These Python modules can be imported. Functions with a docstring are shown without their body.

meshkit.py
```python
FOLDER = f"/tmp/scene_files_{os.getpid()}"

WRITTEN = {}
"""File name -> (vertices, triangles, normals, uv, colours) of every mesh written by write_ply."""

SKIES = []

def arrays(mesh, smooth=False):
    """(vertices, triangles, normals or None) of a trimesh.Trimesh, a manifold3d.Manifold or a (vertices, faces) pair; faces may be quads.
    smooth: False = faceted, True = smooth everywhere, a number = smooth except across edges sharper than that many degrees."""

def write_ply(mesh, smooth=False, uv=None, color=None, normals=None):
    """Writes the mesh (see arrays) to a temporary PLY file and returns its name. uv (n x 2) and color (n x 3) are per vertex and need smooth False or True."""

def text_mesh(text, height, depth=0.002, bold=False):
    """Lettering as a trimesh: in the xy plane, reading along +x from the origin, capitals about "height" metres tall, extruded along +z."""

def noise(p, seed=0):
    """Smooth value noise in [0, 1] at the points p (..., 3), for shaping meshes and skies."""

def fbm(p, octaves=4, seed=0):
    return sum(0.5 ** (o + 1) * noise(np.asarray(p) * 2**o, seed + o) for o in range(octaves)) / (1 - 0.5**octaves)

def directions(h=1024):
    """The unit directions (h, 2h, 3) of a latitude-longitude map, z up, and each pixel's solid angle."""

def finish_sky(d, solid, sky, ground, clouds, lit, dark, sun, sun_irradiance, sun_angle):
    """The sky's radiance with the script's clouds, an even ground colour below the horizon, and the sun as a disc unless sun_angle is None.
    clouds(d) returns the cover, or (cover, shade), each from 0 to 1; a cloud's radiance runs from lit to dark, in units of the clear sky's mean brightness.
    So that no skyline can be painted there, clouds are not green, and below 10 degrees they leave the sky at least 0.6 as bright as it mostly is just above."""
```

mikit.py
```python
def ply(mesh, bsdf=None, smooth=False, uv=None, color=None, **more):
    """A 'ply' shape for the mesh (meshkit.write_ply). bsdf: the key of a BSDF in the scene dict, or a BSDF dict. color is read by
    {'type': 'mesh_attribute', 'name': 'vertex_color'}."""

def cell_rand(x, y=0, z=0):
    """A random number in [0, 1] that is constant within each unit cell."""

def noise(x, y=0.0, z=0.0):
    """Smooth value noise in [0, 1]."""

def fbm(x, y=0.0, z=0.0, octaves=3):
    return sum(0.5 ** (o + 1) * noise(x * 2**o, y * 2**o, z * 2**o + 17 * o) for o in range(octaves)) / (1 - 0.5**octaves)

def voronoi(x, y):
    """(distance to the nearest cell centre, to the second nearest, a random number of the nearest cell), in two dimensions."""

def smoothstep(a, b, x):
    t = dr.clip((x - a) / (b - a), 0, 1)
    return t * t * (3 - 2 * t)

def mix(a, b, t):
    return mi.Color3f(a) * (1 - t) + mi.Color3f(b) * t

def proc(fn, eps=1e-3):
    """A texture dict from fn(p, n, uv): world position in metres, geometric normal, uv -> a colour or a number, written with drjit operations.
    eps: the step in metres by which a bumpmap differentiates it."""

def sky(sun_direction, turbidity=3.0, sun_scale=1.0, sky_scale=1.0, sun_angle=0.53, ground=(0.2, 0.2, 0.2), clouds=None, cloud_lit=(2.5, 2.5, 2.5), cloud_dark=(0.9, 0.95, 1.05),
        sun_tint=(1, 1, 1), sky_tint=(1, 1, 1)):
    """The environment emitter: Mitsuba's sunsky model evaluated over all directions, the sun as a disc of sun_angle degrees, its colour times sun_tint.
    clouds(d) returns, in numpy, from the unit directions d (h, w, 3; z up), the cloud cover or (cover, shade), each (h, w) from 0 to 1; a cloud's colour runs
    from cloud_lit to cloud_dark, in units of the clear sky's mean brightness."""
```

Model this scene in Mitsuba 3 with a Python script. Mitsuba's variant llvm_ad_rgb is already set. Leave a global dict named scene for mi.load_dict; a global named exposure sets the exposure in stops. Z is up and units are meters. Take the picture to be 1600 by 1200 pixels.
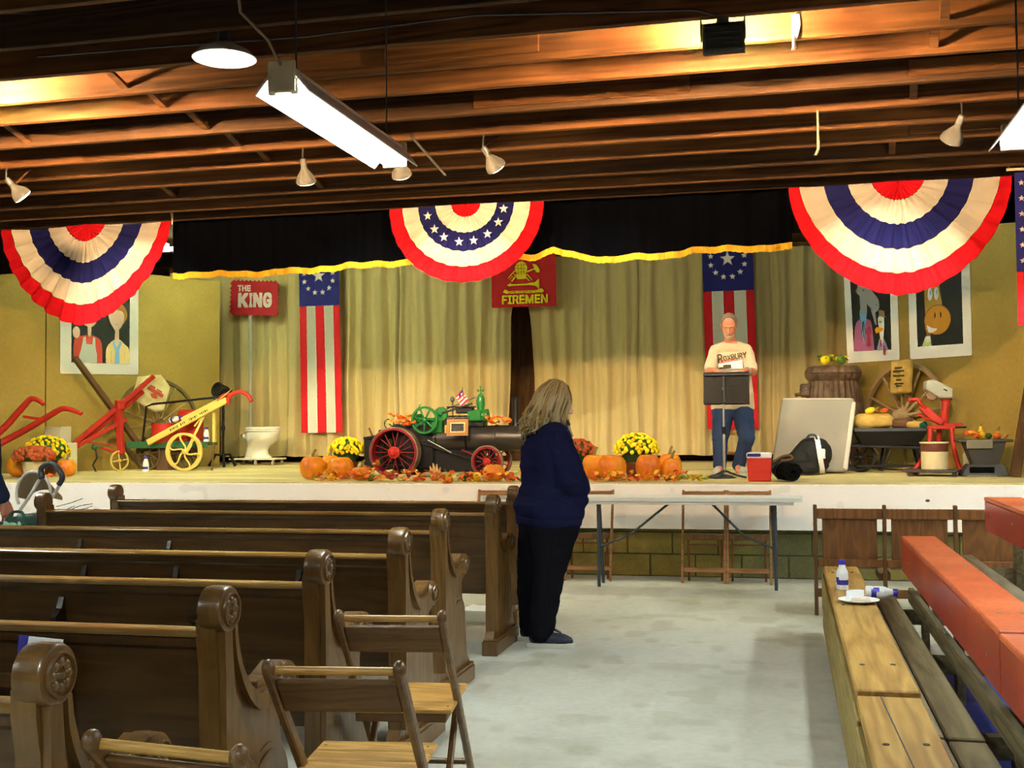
import math, random
import numpy as np, trimesh, mitsuba as mi, drjit as dr
import manifold3d as m3
from shapely.geometry import Polygon, Point, box as sbox, LineString
from shapely import affinity, union_all
import mikit, meshkit
from mikit import proc, noise, fbm, smoothstep, mix, cell_rand, voronoi

T4 = mi.ScalarTransform4f
rnd = random.Random(7)
nrs = np.random.RandomState(11)
scene, labels = {}, {}

# ------------------------------------------------------------------ camera, lights, exposure
exposure = 2.35
EYE = np.array([0, 0, 1.36])
FWD = np.array([-0.22819801, 0.97292718, 0.03658362])
UPV = np.array([0.01710441, -0.03356311, 0.99929023])
scene['camera'] = {'type': 'perspective', 'fov': 2 * math.degrees(math.atan(800 / 1822.0)), 'fov_axis': 'x',
                   'near_clip': 0.05, 'far_clip': 100.0,
                   'to_world': T4().look_at(origin=EYE.tolist(), target=(EYE + FWD).tolist(), up=UPV.tolist())}
FLUO = [26, 29, 27.5]
WARM_FLOOD = [1250, 770, 340]
PAR_W = [30, 22, 12]          # glow of the bulb faces
PAR_BEAM = [14, 11.6, 8.0]      # beam of each reflector bulb towards the stage
DOME_W = [50, 40, 26]
STAGE_TUBE = [44, 50, 28]
VAL_TUBE = [27, 30, 22]
# hall shop lights: (x, y) of the near end, 1.22 m long, hung at z = 2.55
SHOP = [(-1.70, 3.76, -0.02), (0.98, 4.15, 0.02)]
SHOP_BEHIND = [(-7.6, 8.1), (2.4, 8.3), (-6.1, 6.6), (2.5, 6.9), (-4.6, 3.4), (3.6, 3.4), (-1.7, -0.6), (1.2, -0.6), (-4.6, -0.6), (3.8, -0.6)]

# ------------------------------------------------------------------ colours and materials
def lin(r, g, b):
    c = np.array([r, g, b]) / 255.0
    return [float(x) for x in np.where(c <= 0.04045, c / 12.92, ((c + 0.055) / 1.055) ** 2.4)]

def col3(c):
    return mi.Color3f(*c)

def mat(key, rgb, rough=0.6, spec=0.3, metallic=0.0, clearcoat=0.0, two=True, sheen=0.0, bump=None, bscale=None):
    base = rgb if isinstance(rgb, dict) else {'type': 'rgb', 'value': lin(*rgb)}
    d = {'type': 'principled', 'base_color': base, 'roughness': rough, 'specular': spec, 'metallic': metallic}
    if clearcoat: d['clearcoat'] = clearcoat; d['clearcoat_gloss'] = 0.85
    if sheen: d['sheen'] = sheen
    if bump is not None:
        d = {'type': 'bumpmap', 'arbitrary': bump, 'scale': bscale, 'bsdf': d}
    scene[key] = {'type': 'twosided', 'bsdf': d} if two else d
    return key

def woodfn(dark, light, axis=0, scale=1.0, stretch=14.0, rings=9.0):
    a, b = lin(*dark), lin(*light)
    def fn(p, n, uv):
        q = [p.x * scale, p.y * scale, p.z * scale]
        q[axis] = q[axis] / stretch
        w = fbm(q[0] * 6, q[1] * 6, q[2] * 6, 3)
        g = 0.5 + 0.5 * dr.sin(6.28 * (w * rings))
        f = noise(q[0] * 90, q[1] * 90, q[2] * 90)
        big = noise(p.x * 0.9 + 3, p.y * 0.9, p.z * 0.9)
        t = dr.clip(0.45 * g + 0.3 * f + 0.35 * big - 0.05, 0, 1)
        return mix(a, b, t)
    return fn

def mottled(a, b, s=3.0, octs=3, c=None):
    a, b = lin(*a), lin(*b)
    def fn(p, n, uv):
        t = smoothstep(0.25, 0.75, fbm(p.x * s, p.y * s, p.z * s, octs))
        f = noise(p.x * s * 25, p.y * s * 25, p.z * s * 25)
        return mix(a, b, t) * (0.9 + 0.2 * f)
    return fn

def floorfn(p, n, uv):
    a, b = lin(190, 190, 178), lin(166, 166, 152)
    t = fbm(p.x * 0.8, p.y * 0.8, 0.3, 4)
    s = noise(p.x * 38, p.y * 38, 0.5)
    dirt = smoothstep(0.52, 0.75, fbm(p.x * 1.7 + 9, p.y * 0.9, 4.2, 3))
    stain = smoothstep(0.6, 0.8, noise(p.x * 7, p.y * 7, 2.2)) * 0.25
    c = mix(a, b, smoothstep(0.3, 0.7, t))
    c = mix(c, mi.Color3f(*lin(142, 138, 112)), dr.clip(0.45 * dirt + stain, 0, 1))
    return c * (0.92 + 0.16 * s)

def blockfn(p, n, uv):
    a, b = lin(122, 116, 66), lin(92, 92, 62)
    t = smoothstep(0.3, 0.7, fbm(p.x * 1.3, p.z * 2.0, p.y, 3))
    ochre = smoothstep(0.55, 0.7, noise(p.x * 1.1 + 5, p.z * 1.2, 0.0))
    c = mix(mix(a, b, t), mi.Color3f(*lin(142, 118, 52)), ochre * 0.6)
    return c * (0.85 + 0.3 * noise(p.x * 60, p.z * 60, p.y * 60))

def stagefn(p, n, uv):
    c = mix(lin(196, 182, 128), lin(172, 158, 108), smoothstep(0.3, 0.7, fbm(p.x * 0.9, p.y * 2.2, 0.0, 3)))
    return c * (0.93 + 0.14 * noise(p.x * 30, p.y * 30, 0.0))

def panelfn(p, n, uv):
    # front fascia: white paint with faint pencilled lines and scuffs
    s = noise(p.x * 3, p.z * 3, 0.0)
    spot = smoothstep(0.86, 0.9, noise(p.x * 9, p.z * 9, 3.0))
    return mix(lin(236, 234, 230), lin(242, 240, 238), s) * (1 - 0.10 * spot)

def curtainfn(p, n, uv):
    a, b = lin(204, 188, 140), lin(190, 172, 122)
    t = noise(p.x * 2.3, 0.0, p.z * 0.25)
    weave = noise(p.x * 120, p.z * 120, 1.0)
    return mix(a, b, t) * (0.97 + 0.06 * weave)

def olivefn(p, n, uv):
    t = fbm(p.x * 0.8, p.y * 0.8, p.z * 0.8, 3)
    return mix(lin(160, 138, 72), lin(142, 120, 60), smoothstep(0.3, 0.7, t)) * (0.93 + 0.14 * noise(p.x * 90, p.y * 90, p.z * 30))

def pumpkinfn(p, n, uv):
    t = fbm(p.x * 6, p.y * 6, p.z * 6, 2)
    return mix(lin(222, 142, 26), lin(208, 114, 26), smoothstep(0.3, 0.7, t))

def rustfn(a, b):
    return mottled(a, b, 9.0, 3)

mat('floor_mat', proc(floorfn), 0.55, 0.35)
mat('block_mat', proc(blockfn), 0.85, 0.2)
mat('mortar_mat', (84, 82, 56), 0.9, 0.1)
mat('stage_mat', proc(stagefn), 0.6, 0.3)
mat('fascia_mat', proc(panelfn), 0.55, 0.3)
mat('curtain_mat', proc(curtainfn), 0.85, 0.1, sheen=0.3)
mat('olive_mat', proc(olivefn), 0.7, 0.25)
mat('joist_mat', proc(woodfn((50, 30, 16), (108, 70, 38), 0, 1.0, 18, 7)), 0.7, 0.2)
mat('joist_dark', proc(woodfn((36, 22, 14), (72, 48, 28), 0, 1.3, 18, 7)), 0.75, 0.2)
mat('deck_mat', proc(woodfn((34, 25, 19), (62, 46, 33), 1, 1.0, 14, 5)), 0.85, 0.1)
mat('pew_mat', proc(woodfn((42, 26, 8), (66, 43, 15), 0, 1.6, 10, 5)), 0.4, 0.3, clearcoat=0.25)
mat('pew_end_mat', proc(woodfn((68, 45, 18), (102, 72, 33), 2, 1.6, 8, 5)), 0.3, 0.4, clearcoat=0.45)
mat('pew_rail_mat', proc(woodfn((84, 58, 22), (128, 92, 40), 0, 1.6, 10, 7)), 0.2, 0.5, clearcoat=1.0)
mat('pew_dark_mat', (30, 18, 10), 0.3, 0.4)
mat('redtop_mat', proc(mottled((176, 74, 38), (196, 98, 56), 2.5)), 0.35, 0.4, clearcoat=0.2)
mat('chair_mat', proc(woodfn((66, 43, 18), (98, 67, 31), 0, 2.4, 8, 4)), 0.4, 0.4, clearcoat=0.3)
mat('chair_seat_mat', proc(woodfn((150, 106, 44), (196, 152, 78), 0, 2.0, 9, 7)), 0.4, 0.4, clearcoat=0.3)
mat('oldchair_mat', proc(woodfn((110, 74, 44), (168, 124, 82), 0, 2.0, 8, 6)), 0.6, 0.3)
mat('plank_mat', proc(woodfn((130, 94, 42), (182, 148, 82), 1, 1.4, 12, 6)), 0.6, 0.25)
mat('frontboard_mat', proc(woodfn((100, 86, 46), (146, 128, 78), 1, 1.4, 12, 6)), 0.7, 0.2)
mat('greyplank_mat', proc(woodfn((112, 104, 84), (158, 150, 126), 1, 1.4, 12, 6)), 0.7, 0.2)
mat('darkplank_mat', proc(woodfn((74, 66, 46), (118, 106, 76), 1, 1.6, 12, 6)), 0.75, 0.2)
mat('redbench_mat', proc(mottled((146, 32, 24), (166, 46, 30), 2.2)), 0.3, 0.45, clearcoat=0.3)
mat('brownwood_mat', proc(woodfn((64, 42, 24), (104, 72, 42), 2, 1.2, 10, 6)), 0.7, 0.2)
mat('seatrow_mat', proc(woodfn((70, 42, 18), (126, 80, 36), 2, 1.6, 7, 7)), 0.45, 0.35)
mat('pumpkin_mat', proc(pumpkinfn), 0.38, 0.4)
mat('stem_mat', (118, 104, 58), 0.8, 0.2)
mat('rust_iron', proc(rustfn((98, 76, 62), (130, 106, 88))), 0.6, 0.4, metallic=0.3)
mat('burlap_mat', proc(mottled((196, 168, 96), (168, 140, 74), 12)), 0.9, 0.1)
mat('canvas_mat', proc(mottled((222, 210, 166), (196, 180, 130), 8)), 0.9, 0.1)
for k, c, r in [('red_cloth', (186, 26, 36), 0.8), ('white_cloth', (212, 204, 190), 0.85), ('navy_cloth', (32, 33, 84), 0.8), ('flag_blue', (34, 34, 110), 0.8),
                ('flag_red', (202, 32, 44), 0.8), ('flag_white', (212, 208, 198), 0.85), ('velvet_black', (6, 7, 12), 0.95), ('gold_fringe', (214, 168, 40), 0.7),
                ('black_cloth', (12, 12, 14), 0.9), ('fire_red', (178, 34, 40), 0.8), ('fire_yellow', (214, 200, 30), 0.7), ('sign_red', (158, 26, 38), 0.6),
                ('sign_white', (235, 225, 222), 0.6), ('paper_white', (232, 234, 234), 0.7), ('art_black', (26, 30, 30), 0.7),
                ('farm_red', (178, 46, 38), 0.45), ('farm_yellow', (206, 186, 100), 0.5), ('farm_green', (46, 92, 60), 0.5), ('engine_green', (30, 100, 44), 0.35),
                ('engine_red', (124, 22, 32), 0.4), ('engine_black', (13, 14, 16), 0.4), ('iron_black', (13, 13, 15), 0.6), ('porcelain', (236, 234, 222), 0.12),
                ('grey_paint', (168, 166, 158), 0.5), ('plastic_white', (226, 228, 226), 0.4), ('plinth_mat', (206, 200, 178), 0.7), ('plinth_grey', (186, 176, 160), 0.7),
                ('cap_purple', (62, 48, 160), 0.4), ('label_blue', (52, 48, 140), 0.5), ('mum_yellow', (236, 214, 26), 0.7), ('mum_yellow_dark', (206, 176, 14), 0.7),
                ('mum_rust', (164, 78, 42), 0.7), ('mum_rust_dark', (150, 56, 28), 0.7), ('leaf_green', (48, 74, 30), 0.7), ('foil', (214, 204, 160), 0.3), ('pot_brown', (96, 44, 26), 0.6),
                ('leaf_orange', (214, 108, 38), 0.7), ('leaf_gold', (226, 168, 58), 0.7), ('leaf_red', (196, 74, 36), 0.7), ('gourd_yellow', (236, 196, 40), 0.45), ('gourd_green', (86, 124, 48), 0.5),
                ('gourd_pale', (206, 204, 150), 0.5), ('corn_tan', (202, 176, 120), 0.7), ('brass', (190, 150, 70), 0.35), ('plaque_wood', (156, 106, 58), 0.5), ('table_plastic', (212, 214, 212), 0.4),
                ('steel_dark', (52, 58, 66), 0.4), ('cooler_red', (196, 52, 42), 0.35), ('cooler_white', (226, 226, 234), 0.35), ('cooler_blue', (40, 44, 120), 0.4),
                ('mat_black', (16, 17, 18), 0.85), ('bag_black', (24, 26, 27), 0.7), ('lean_grey', (140, 137, 128), 0.5), ('lean_edge', (190, 184, 178), 0.5),
                ('crock_cream', (218, 206, 166), 0.25), ('crock_brown', (104, 60, 48), 0.25), ('stove_iron', (66, 66, 68), 0.5), ('stove_panel', (126, 122, 108), 0.5),
                ('pale_grey_iron', (150, 156, 146), 0.5), ('wheel_wood', (150, 128, 96), 0.75), ('wheel_dark', (96, 84, 58), 0.75), ('wagon_brown', (92, 66, 44), 0.75), ('tape_white', (230, 214, 180), 0.7),
                ('skin', (184, 122, 96), 0.5), ('skin_pale', (216, 172, 150), 0.5), ('hair_grey', (104, 90, 78), 0.7), ('beard', (168, 152, 136), 0.8), ('tee_cream', (184, 170, 144), 0.85),
                ('jeans', (44, 56, 84), 0.85), ('jeans_light', (84, 108, 150), 0.85), ('sneaker_grey', (176, 168, 158), 0.6), ('navy_sweat', (21, 22, 46), 0.9), ('dark_pants', (17, 17, 22), 0.9), ('shoe_navy', (30, 34, 50), 0.7),
                ('sole_white', (190, 190, 180), 0.6), ('print_dark', (70, 58, 44), 0.8), ('print_grey', (136, 128, 120), 0.8), ('print_white', (226, 222, 224), 0.8), ('lip', (170, 96, 84), 0.5), ('eye_dark', (50, 36, 30), 0.4),
                ('blue_tarp', (56, 66, 140), 0.6), ('bolt', (150, 140, 120), 0.4), ('lampwhite', (240, 238, 230), 0.5), ('parglass', (132, 132, 130), 0.3), ('flood_black', (26, 26, 26), 0.5),
                ('strap_red', (196, 70, 40), 0.6), ('stroller_grey', (176, 172, 168), 0.5), ('stroller_cloth', (132, 116, 92), 0.8), ('stroller_dark', (34, 38, 46), 0.6), ('stroller_purple', (84, 74, 150), 0.5),
                ('bagfloral', (42, 74, 62), 0.8), ('bagleaf', (170, 206, 176), 0.8), ('shirt_dark', (34, 42, 60), 0.85), ('food', (206, 190, 172), 0.8), ('wire_tan', (150, 136, 110), 0.6), ('red_print', (190, 80, 58), 0.8), ('print_black', (60, 52, 30), 0.8), ('teal_cloth', (30, 96, 84), 0.8)]:
    mat(k, c, r, 0.0 if r >= 0.85 or 'velvet' in k or 'cloth' in k else 0.3)
mat('chrome', (200, 200, 204), 0.2, 0.5, metallic=1.0)
mat('worn_silver', (176, 176, 172), 0.35, 0.5, metallic=0.8)
mat('boiler_steel', (70, 66, 64), 0.3, 0.5, metallic=0.6)

# ------------------------------------------------------------------ mesh helpers
TM = trimesh.Trimesh
def cat(ms):
    ms = [m for m in ms if m is not None]
    return trimesh.util.concatenate(ms) if len(ms) > 1 else ms[0]

def box(c, s, bev=0.004, rot=None):
    s = np.asarray(s, float) / 2
    b = min(bev, s.min() * 0.45)
    pts = []
    for sx in (-1, 1):
        for sy in (-1, 1):
            for sz in (-1, 1):
                g = np.array([sx, sy, sz])
                if b > 0:
                    for k in range(3):
                        q = g * (s - b); q[k] = g[k] * s[k]; pts.append(q)
                else: pts.append(g * s)
    m = trimesh.convex.convex_hull(np.array(pts)) if b > 0 else trimesh.creation.box(2 * s)
    if rot is not None:
        m.apply_transform(rot)
    m.apply_translation(c)
    return m

def bx(x0, x1, y0, y1, z0, z1, bev=0.004):
    return box(((x0 + x1) / 2, (y0 + y1) / 2, (z0 + z1) / 2), (abs(x1 - x0), abs(y1 - y0), abs(z1 - z0)), bev)

def Rz(d): return trimesh.transformations.rotation_matrix(math.radians(d), [0, 0, 1])
def Rx(d): return trimesh.transformations.rotation_matrix(math.radians(d), [1, 0, 0])
def Ry(d): return trimesh.transformations.rotation_matrix(math.radians(d), [0, 1, 0])
def Tr(*p): return trimesh.transformations.translation_matrix(p)

def frame_of(d):
    d = np.asarray(d, float) / np.linalg.norm(d)
    a = np.array([0, 0, 1.0]) if abs(d[2]) < 0.9 else np.array([1.0, 0, 0])
    x = np.cross(a, d); x /= np.linalg.norm(x)
    return x, np.cross(d, x), d

def beam(p0, p1, w, h, bev=0.004, up=None):
    """A bar of w x h section from p0 to p1 (w sideways, h along up)."""
    p0, p1 = np.asarray(p0, float), np.asarray(p1, float)
    d = p1 - p0; L = np.linalg.norm(d); d = d / L
    u = np.asarray(up if up is not None else ([0, 0, 1] if abs(d[2]) < 0.95 else [0, 1, 0]), float)
    x = np.cross(d, u); x /= np.linalg.norm(x); z = np.cross(x, d)
    m = box((0, 0, 0), (w, L, h), bev)
    M = np.eye(4); M[:3, 0] = x; M[:3, 1] = d; M[:3, 2] = z; M[:3, 3] = (p0 + p1) / 2
    m.apply_transform(M); return m

def cyl(p0, p1, r0, r1=None, n=16, caps=True):
    return tube([p0, p1], [r0, r0 if r1 is None else r1], n, caps)

def tube(pts, r, n=8, caps=True, closed=False):
    p = np.asarray(pts, float); k = len(p)
    r = np.broadcast_to(np.asarray(r, float), (k,))
    t = np.gradient(p, axis=0) if not closed else np.roll(p, -1, 0) - np.roll(p, 1, 0)
    t /= np.linalg.norm(t, axis=1, keepdims=True) + 1e-12
    x, y, _ = frame_of(t[0]); xs, ys = [x], [y]
    for i in range(1, k):
        x = xs[-1] - t[i] * (xs[-1] @ t[i]); x /= np.linalg.norm(x) + 1e-12
        xs.append(x); ys.append(np.cross(t[i], x))
    a = np.arange(n) * 2 * np.pi / n
    v = p[:, None] + r[:, None, None] * (np.cos(a)[None, :, None] * np.array(xs)[:, None] + np.sin(a)[None, :, None] * np.array(ys)[:, None])
    v = v.reshape(-1, 3); f = []
    for i in range(k if closed else k - 1):
        i2 = (i + 1) % k
        for j in range(n):
            j2 = (j + 1) % n
            f += [[i * n + j, i * n + j2, i2 * n + j2], [i * n + j, i2 * n + j2, i2 * n + j]]
    if caps and not closed:
        v = np.vstack([v, p[0], p[-1]]); c0, c1 = len(v) - 2, len(v) - 1
        for j in range(n):
            j2 = (j + 1) % n
            f += [[c0, j2, j], [c1, (k - 1) * n + j, (k - 1) * n + j2]]
    return TM(v, np.array(f), process=False)

def lathe(prof, n=28, c=(0, 0, 0), ribs=0, amp=0.0):
    """Revolve (r, z) about z."""
    prof = np.asarray(prof, float); k = len(prof)
    a = np.arange(n) * 2 * np.pi / n
    rr = prof[:, 0][:, None] * (1 + (amp * np.cos(ribs * a)[None] if ribs else 0))
    v = np.stack([rr * np.cos(a), rr * np.sin(a), np.repeat(prof[:, 1][:, None], n, 1)], -1).reshape(-1, 3)
    f = []
    for i in range(k - 1):
        for j in range(n):
            j2 = (j + 1) % n
            f += [[i * n + j, i * n + j2, (i + 1) * n + j2], [i * n + j, (i + 1) * n + j2, (i + 1) * n + j]]
    m = TM(v, np.array(f), process=False); m.merge_vertices()
    m.update_faces(m.nondegenerate_faces()); m.apply_translation(c)
    return m

def ball(c, r, sub=2):
    m = trimesh.creation.icosphere(subdivisions=sub, radius=1.0)
    m.apply_scale(r if np.ndim(r) else [r] * 3); m.apply_translation(c); return m

def extr(poly, th, M=None):
    """Polygon (u, v) extruded by th along w, placed by the 4x4 M."""
    if not isinstance(poly, Polygon) and not hasattr(poly, 'geoms'): poly = Polygon(poly)
    poly = poly.buffer(0)
    ms = [trimesh.creation.extrude_polygon(g, th, engine='earcut') for g in getattr(poly, 'geoms', [poly]) if g.area > 1e-9]
    m = cat(ms)
    if M is not None: m.apply_transform(M)
    return m

def vframe(o, deg=0.0, lean=0.0):
    """Upright plane at o: u along deg (from +X in the floor), v up (leaning back by lean degrees), w towards the hall."""
    a = math.radians(deg); l = math.radians(lean)
    u = np.array([math.cos(a), math.sin(a), 0]); back = np.array([-math.sin(a), math.cos(a), 0])
    v = np.array([0, 0, 1.0]) * math.cos(l) + back * math.sin(l)
    M = np.eye(4); M[:3, 0] = u; M[:3, 1] = v; M[:3, 2] = np.cross(u, v); M[:3, 3] = o
    return M

def grid(P, closed_u=False):
    """A sheet from an array of points (a, b, 3)."""
    a, b, _ = P.shape; f = []
    for i in range(a if closed_u else a - 1):
        i2 = (i + 1) % a
        for j in range(b - 1):
            f += [[i * b + j, i2 * b + j, i2 * b + j + 1], [i * b + j, i2 * b + j + 1, i * b + j + 1]]
    return TM(P.reshape(-1, 3), np.array(f), process=False)

def star(cx, cy, R, r=None, rot=0.0):
    r = R * 0.40 if r is None else r
    return Polygon([(cx + (R if k % 2 == 0 else r) * math.sin(math.radians(36 * k) + rot), cy + (R if k % 2 == 0 else r) * math.cos(math.radians(36 * k) + rot)) for k in range(10)])

def ellipse(cx, cy, a, b, rot=0):
    return affinity.rotate(affinity.scale(Point(cx, cy).buffer(1.0, 24), a, b), rot)

def hull(*spheres, seg=20):
    return m3.Manifold.batch_hull([m3.Manifold.sphere(r, seg).translate(list(map(float, c))) for c, r in spheres])

def rhull(c, s, r, seg=14):
    """A box with rounded edges of radius r."""
    s = np.asarray(s, float) / 2 - r
    return m3.Manifold.batch_hull([m3.Manifold.sphere(r, seg).translate([c[0] + a * s[0], c[1] + b * s[1], c[2] + d * s[2]]) for a in (-1, 1) for b in (-1, 1) for d in (-1, 1)])

def mtm(man):
    m = man.to_mesh(); return TM(np.array(m.vert_properties[:, :3], float), np.array(m.tri_verts), process=True)

def flesh(parts, res=0.02, it=12):
    """Joins manifolds into one continuous smoothed skin."""
    man = m3.Manifold.batch_boolean(parts, m3.OpType.Add).refine_to_length(res)
    m = mtm(man); m.merge_vertices()
    return trimesh.smoothing.filter_taubin(m, lamb=0.5, nu=0.52, iterations=it)

# ------------------------------------------------------------------ scene helpers
def free(key):
    if key not in scene and key not in labels: return key
    i = 1
    while f'{key}_{i:03d}' in scene or f'{key}_{i:03d}' in labels: i += 1
    return f'{key}_{i:03d}'

GROUPS = {'pew': 'dark oak pews in rows', 'folding_chair': 'wooden folding chairs in the aisle', 'ganged_chairs': 'joined wooden chairs against the stage', 'pumpkin': 'pumpkins on the stage', 'gourd': 'gourds of the harvest display', 'potted_mum': 'potted mums on the stage',
          'milk_bottle': 'white milk bottles', 'shop_light': 'hall shop lights', 'reflector_bulb': 'reflector bulbs under the joists', 'stage_curtain': 'tan stage curtain panels', 'poster': 'painted posters on the wing walls', 'bunting': 'fan buntings over the stage',
          'striped_banner': 'long striped star banners', 'cartwheel': 'old wagon wheels', 'leaf_garland': 'autumn leaf bunches', 'grain_sack': 'sacks in the wheelbarrow', 'tube_light': 'hidden stage strip lights', 'floodlight': 'work floodlights', 'tape_strip': 'pale strips hanging from the joists', 'plinth_block': 'pale plinth boxes', 'person': 'people'}
class Thing:
    def __init__(self, name, label=None, cat_=None, group=None, M=None, kind=None):
        self.k = free(name); self.M = np.eye(4) if M is None else np.asarray(M, float)
        d = {}
        if label: d['label'] = label
        if cat_: d['category'] = cat_
        group = group or GROUPS.get(name)
        if group and label: d['group'] = group
        if kind: d['kind'] = kind
        labels[self.k] = d
    def add(self, name, mesh, m, smooth=False, label=None, stuff=False, M=None, **more):
        key = free(self.k + '__' + name)
        d = self._put(key, mesh, m, smooth, M, **more)
        if label or stuff:
            labels[key] = {}
            if label: labels[key]['label'] = label
            if stuff: labels[key]['kind'] = 'stuff'
        return key
    def sub(self, parent, name, mesh, m, smooth=False, M=None, **more):
        key = free(parent + '__' + name)
        self._put(key, mesh, m, smooth, M, **more); return key
    def _put(self, key, mesh, m, smooth, M=None, **more):
        if isinstance(mesh, m3.Manifold): mesh = mtm(mesh)
        if isinstance(mesh, (list, tuple)): mesh = cat(list(mesh))
        mesh = mesh.copy(); mesh.apply_transform(self.M if M is None else self.M @ M)
        scene[key] = mikit.ply(mesh, m, smooth=smooth, **more); return key

def single(name, mesh, m, label, cat_, group=None, smooth=False, M=None, kind=None, **more):
    """A thing that is one mesh."""
    t = Thing(name, label, cat_, group, M, kind)
    t._put(t.k, mesh, m, smooth, None, **more); return t

def struct(name, mesh, m, smooth=False, label=None, **more):
    t = Thing(name, label, None, None, None, 'structure')
    if mesh is not None: t._put(t.k, mesh, m, smooth, None, **more)
    return t

def area(rad): return {'type': 'area', 'radiance': {'type': 'rgb', 'value': [float(x) for x in rad]}}
# ================================================================== THE SETTING
ST = 0.845            # stage floor height
YF = 10.5             # stage front
def wl(y): return -8.35 + 0.577 * (y - 14)      # left wing wall
def wr(y): return 2.0 - (y - 12.6) * 0.839      # right wing wall

struct('floor', bx(-12, 7, -4.2, 10.7, -0.12, 0, 0), 'floor_mat', label='worn grey concrete hall floor')
struct('wall_hall_left', bx(-12.1, -12, -4.2, 17.5, 0, 4.2, 0), 'brownwood_mat')
struct('wall_hall_right', bx(7, 7.1, -4.2, 17.5, 0, 4.2, 0), 'brownwood_mat')
struct('wall_hall_rear', bx(-12, 7, -4.3, -4.2, 0, 4.2, 0), 'brownwood_mat')
struct('wall_stage_back', bx(-12, 7, 17.2, 17.3, 0.4, 4.4, 0), 'brownwood_mat')

# stage deck, white fascia, block wall
struct('stage_floor', bx(-12, 7, YF, 17.2, ST - 0.05, ST, 0.006), 'stage_mat', label='tan painted stage floor')
fas = struct('wall_stage_fascia', bx(-12, 7, YF - 0.018, YF + 0.03, 0.434, ST - 0.012, 0.003), 'fascia_mat', label='white painted fascia board along the stage front')
sc = [[(-7.22, .59), (-7.05, .63), (-6.91, .675)], [(-7.13, .545), (-7.06, .58), (-7.0, .60)], [(-7.08, .55), (-6.95, .60), (-6.80, .625)], [(-6.98, .56), (-6.88, .575), (-6.80, .60)], [(-6.86, .545), (-6.78, .57), (-6.70, .565)]]
fas.add('pencil_mark', [tube([(x, YF - 0.0185, z) for x, z in s], 0.004, 5) for s in sc], 'steel_dark', label='scribbled dark pencil strokes')
fas.add('scuff', ball((1.16, YF - 0.018, 0.70), (0.02, 0.004, 0.012), 1), 'steel_dark')
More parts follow.
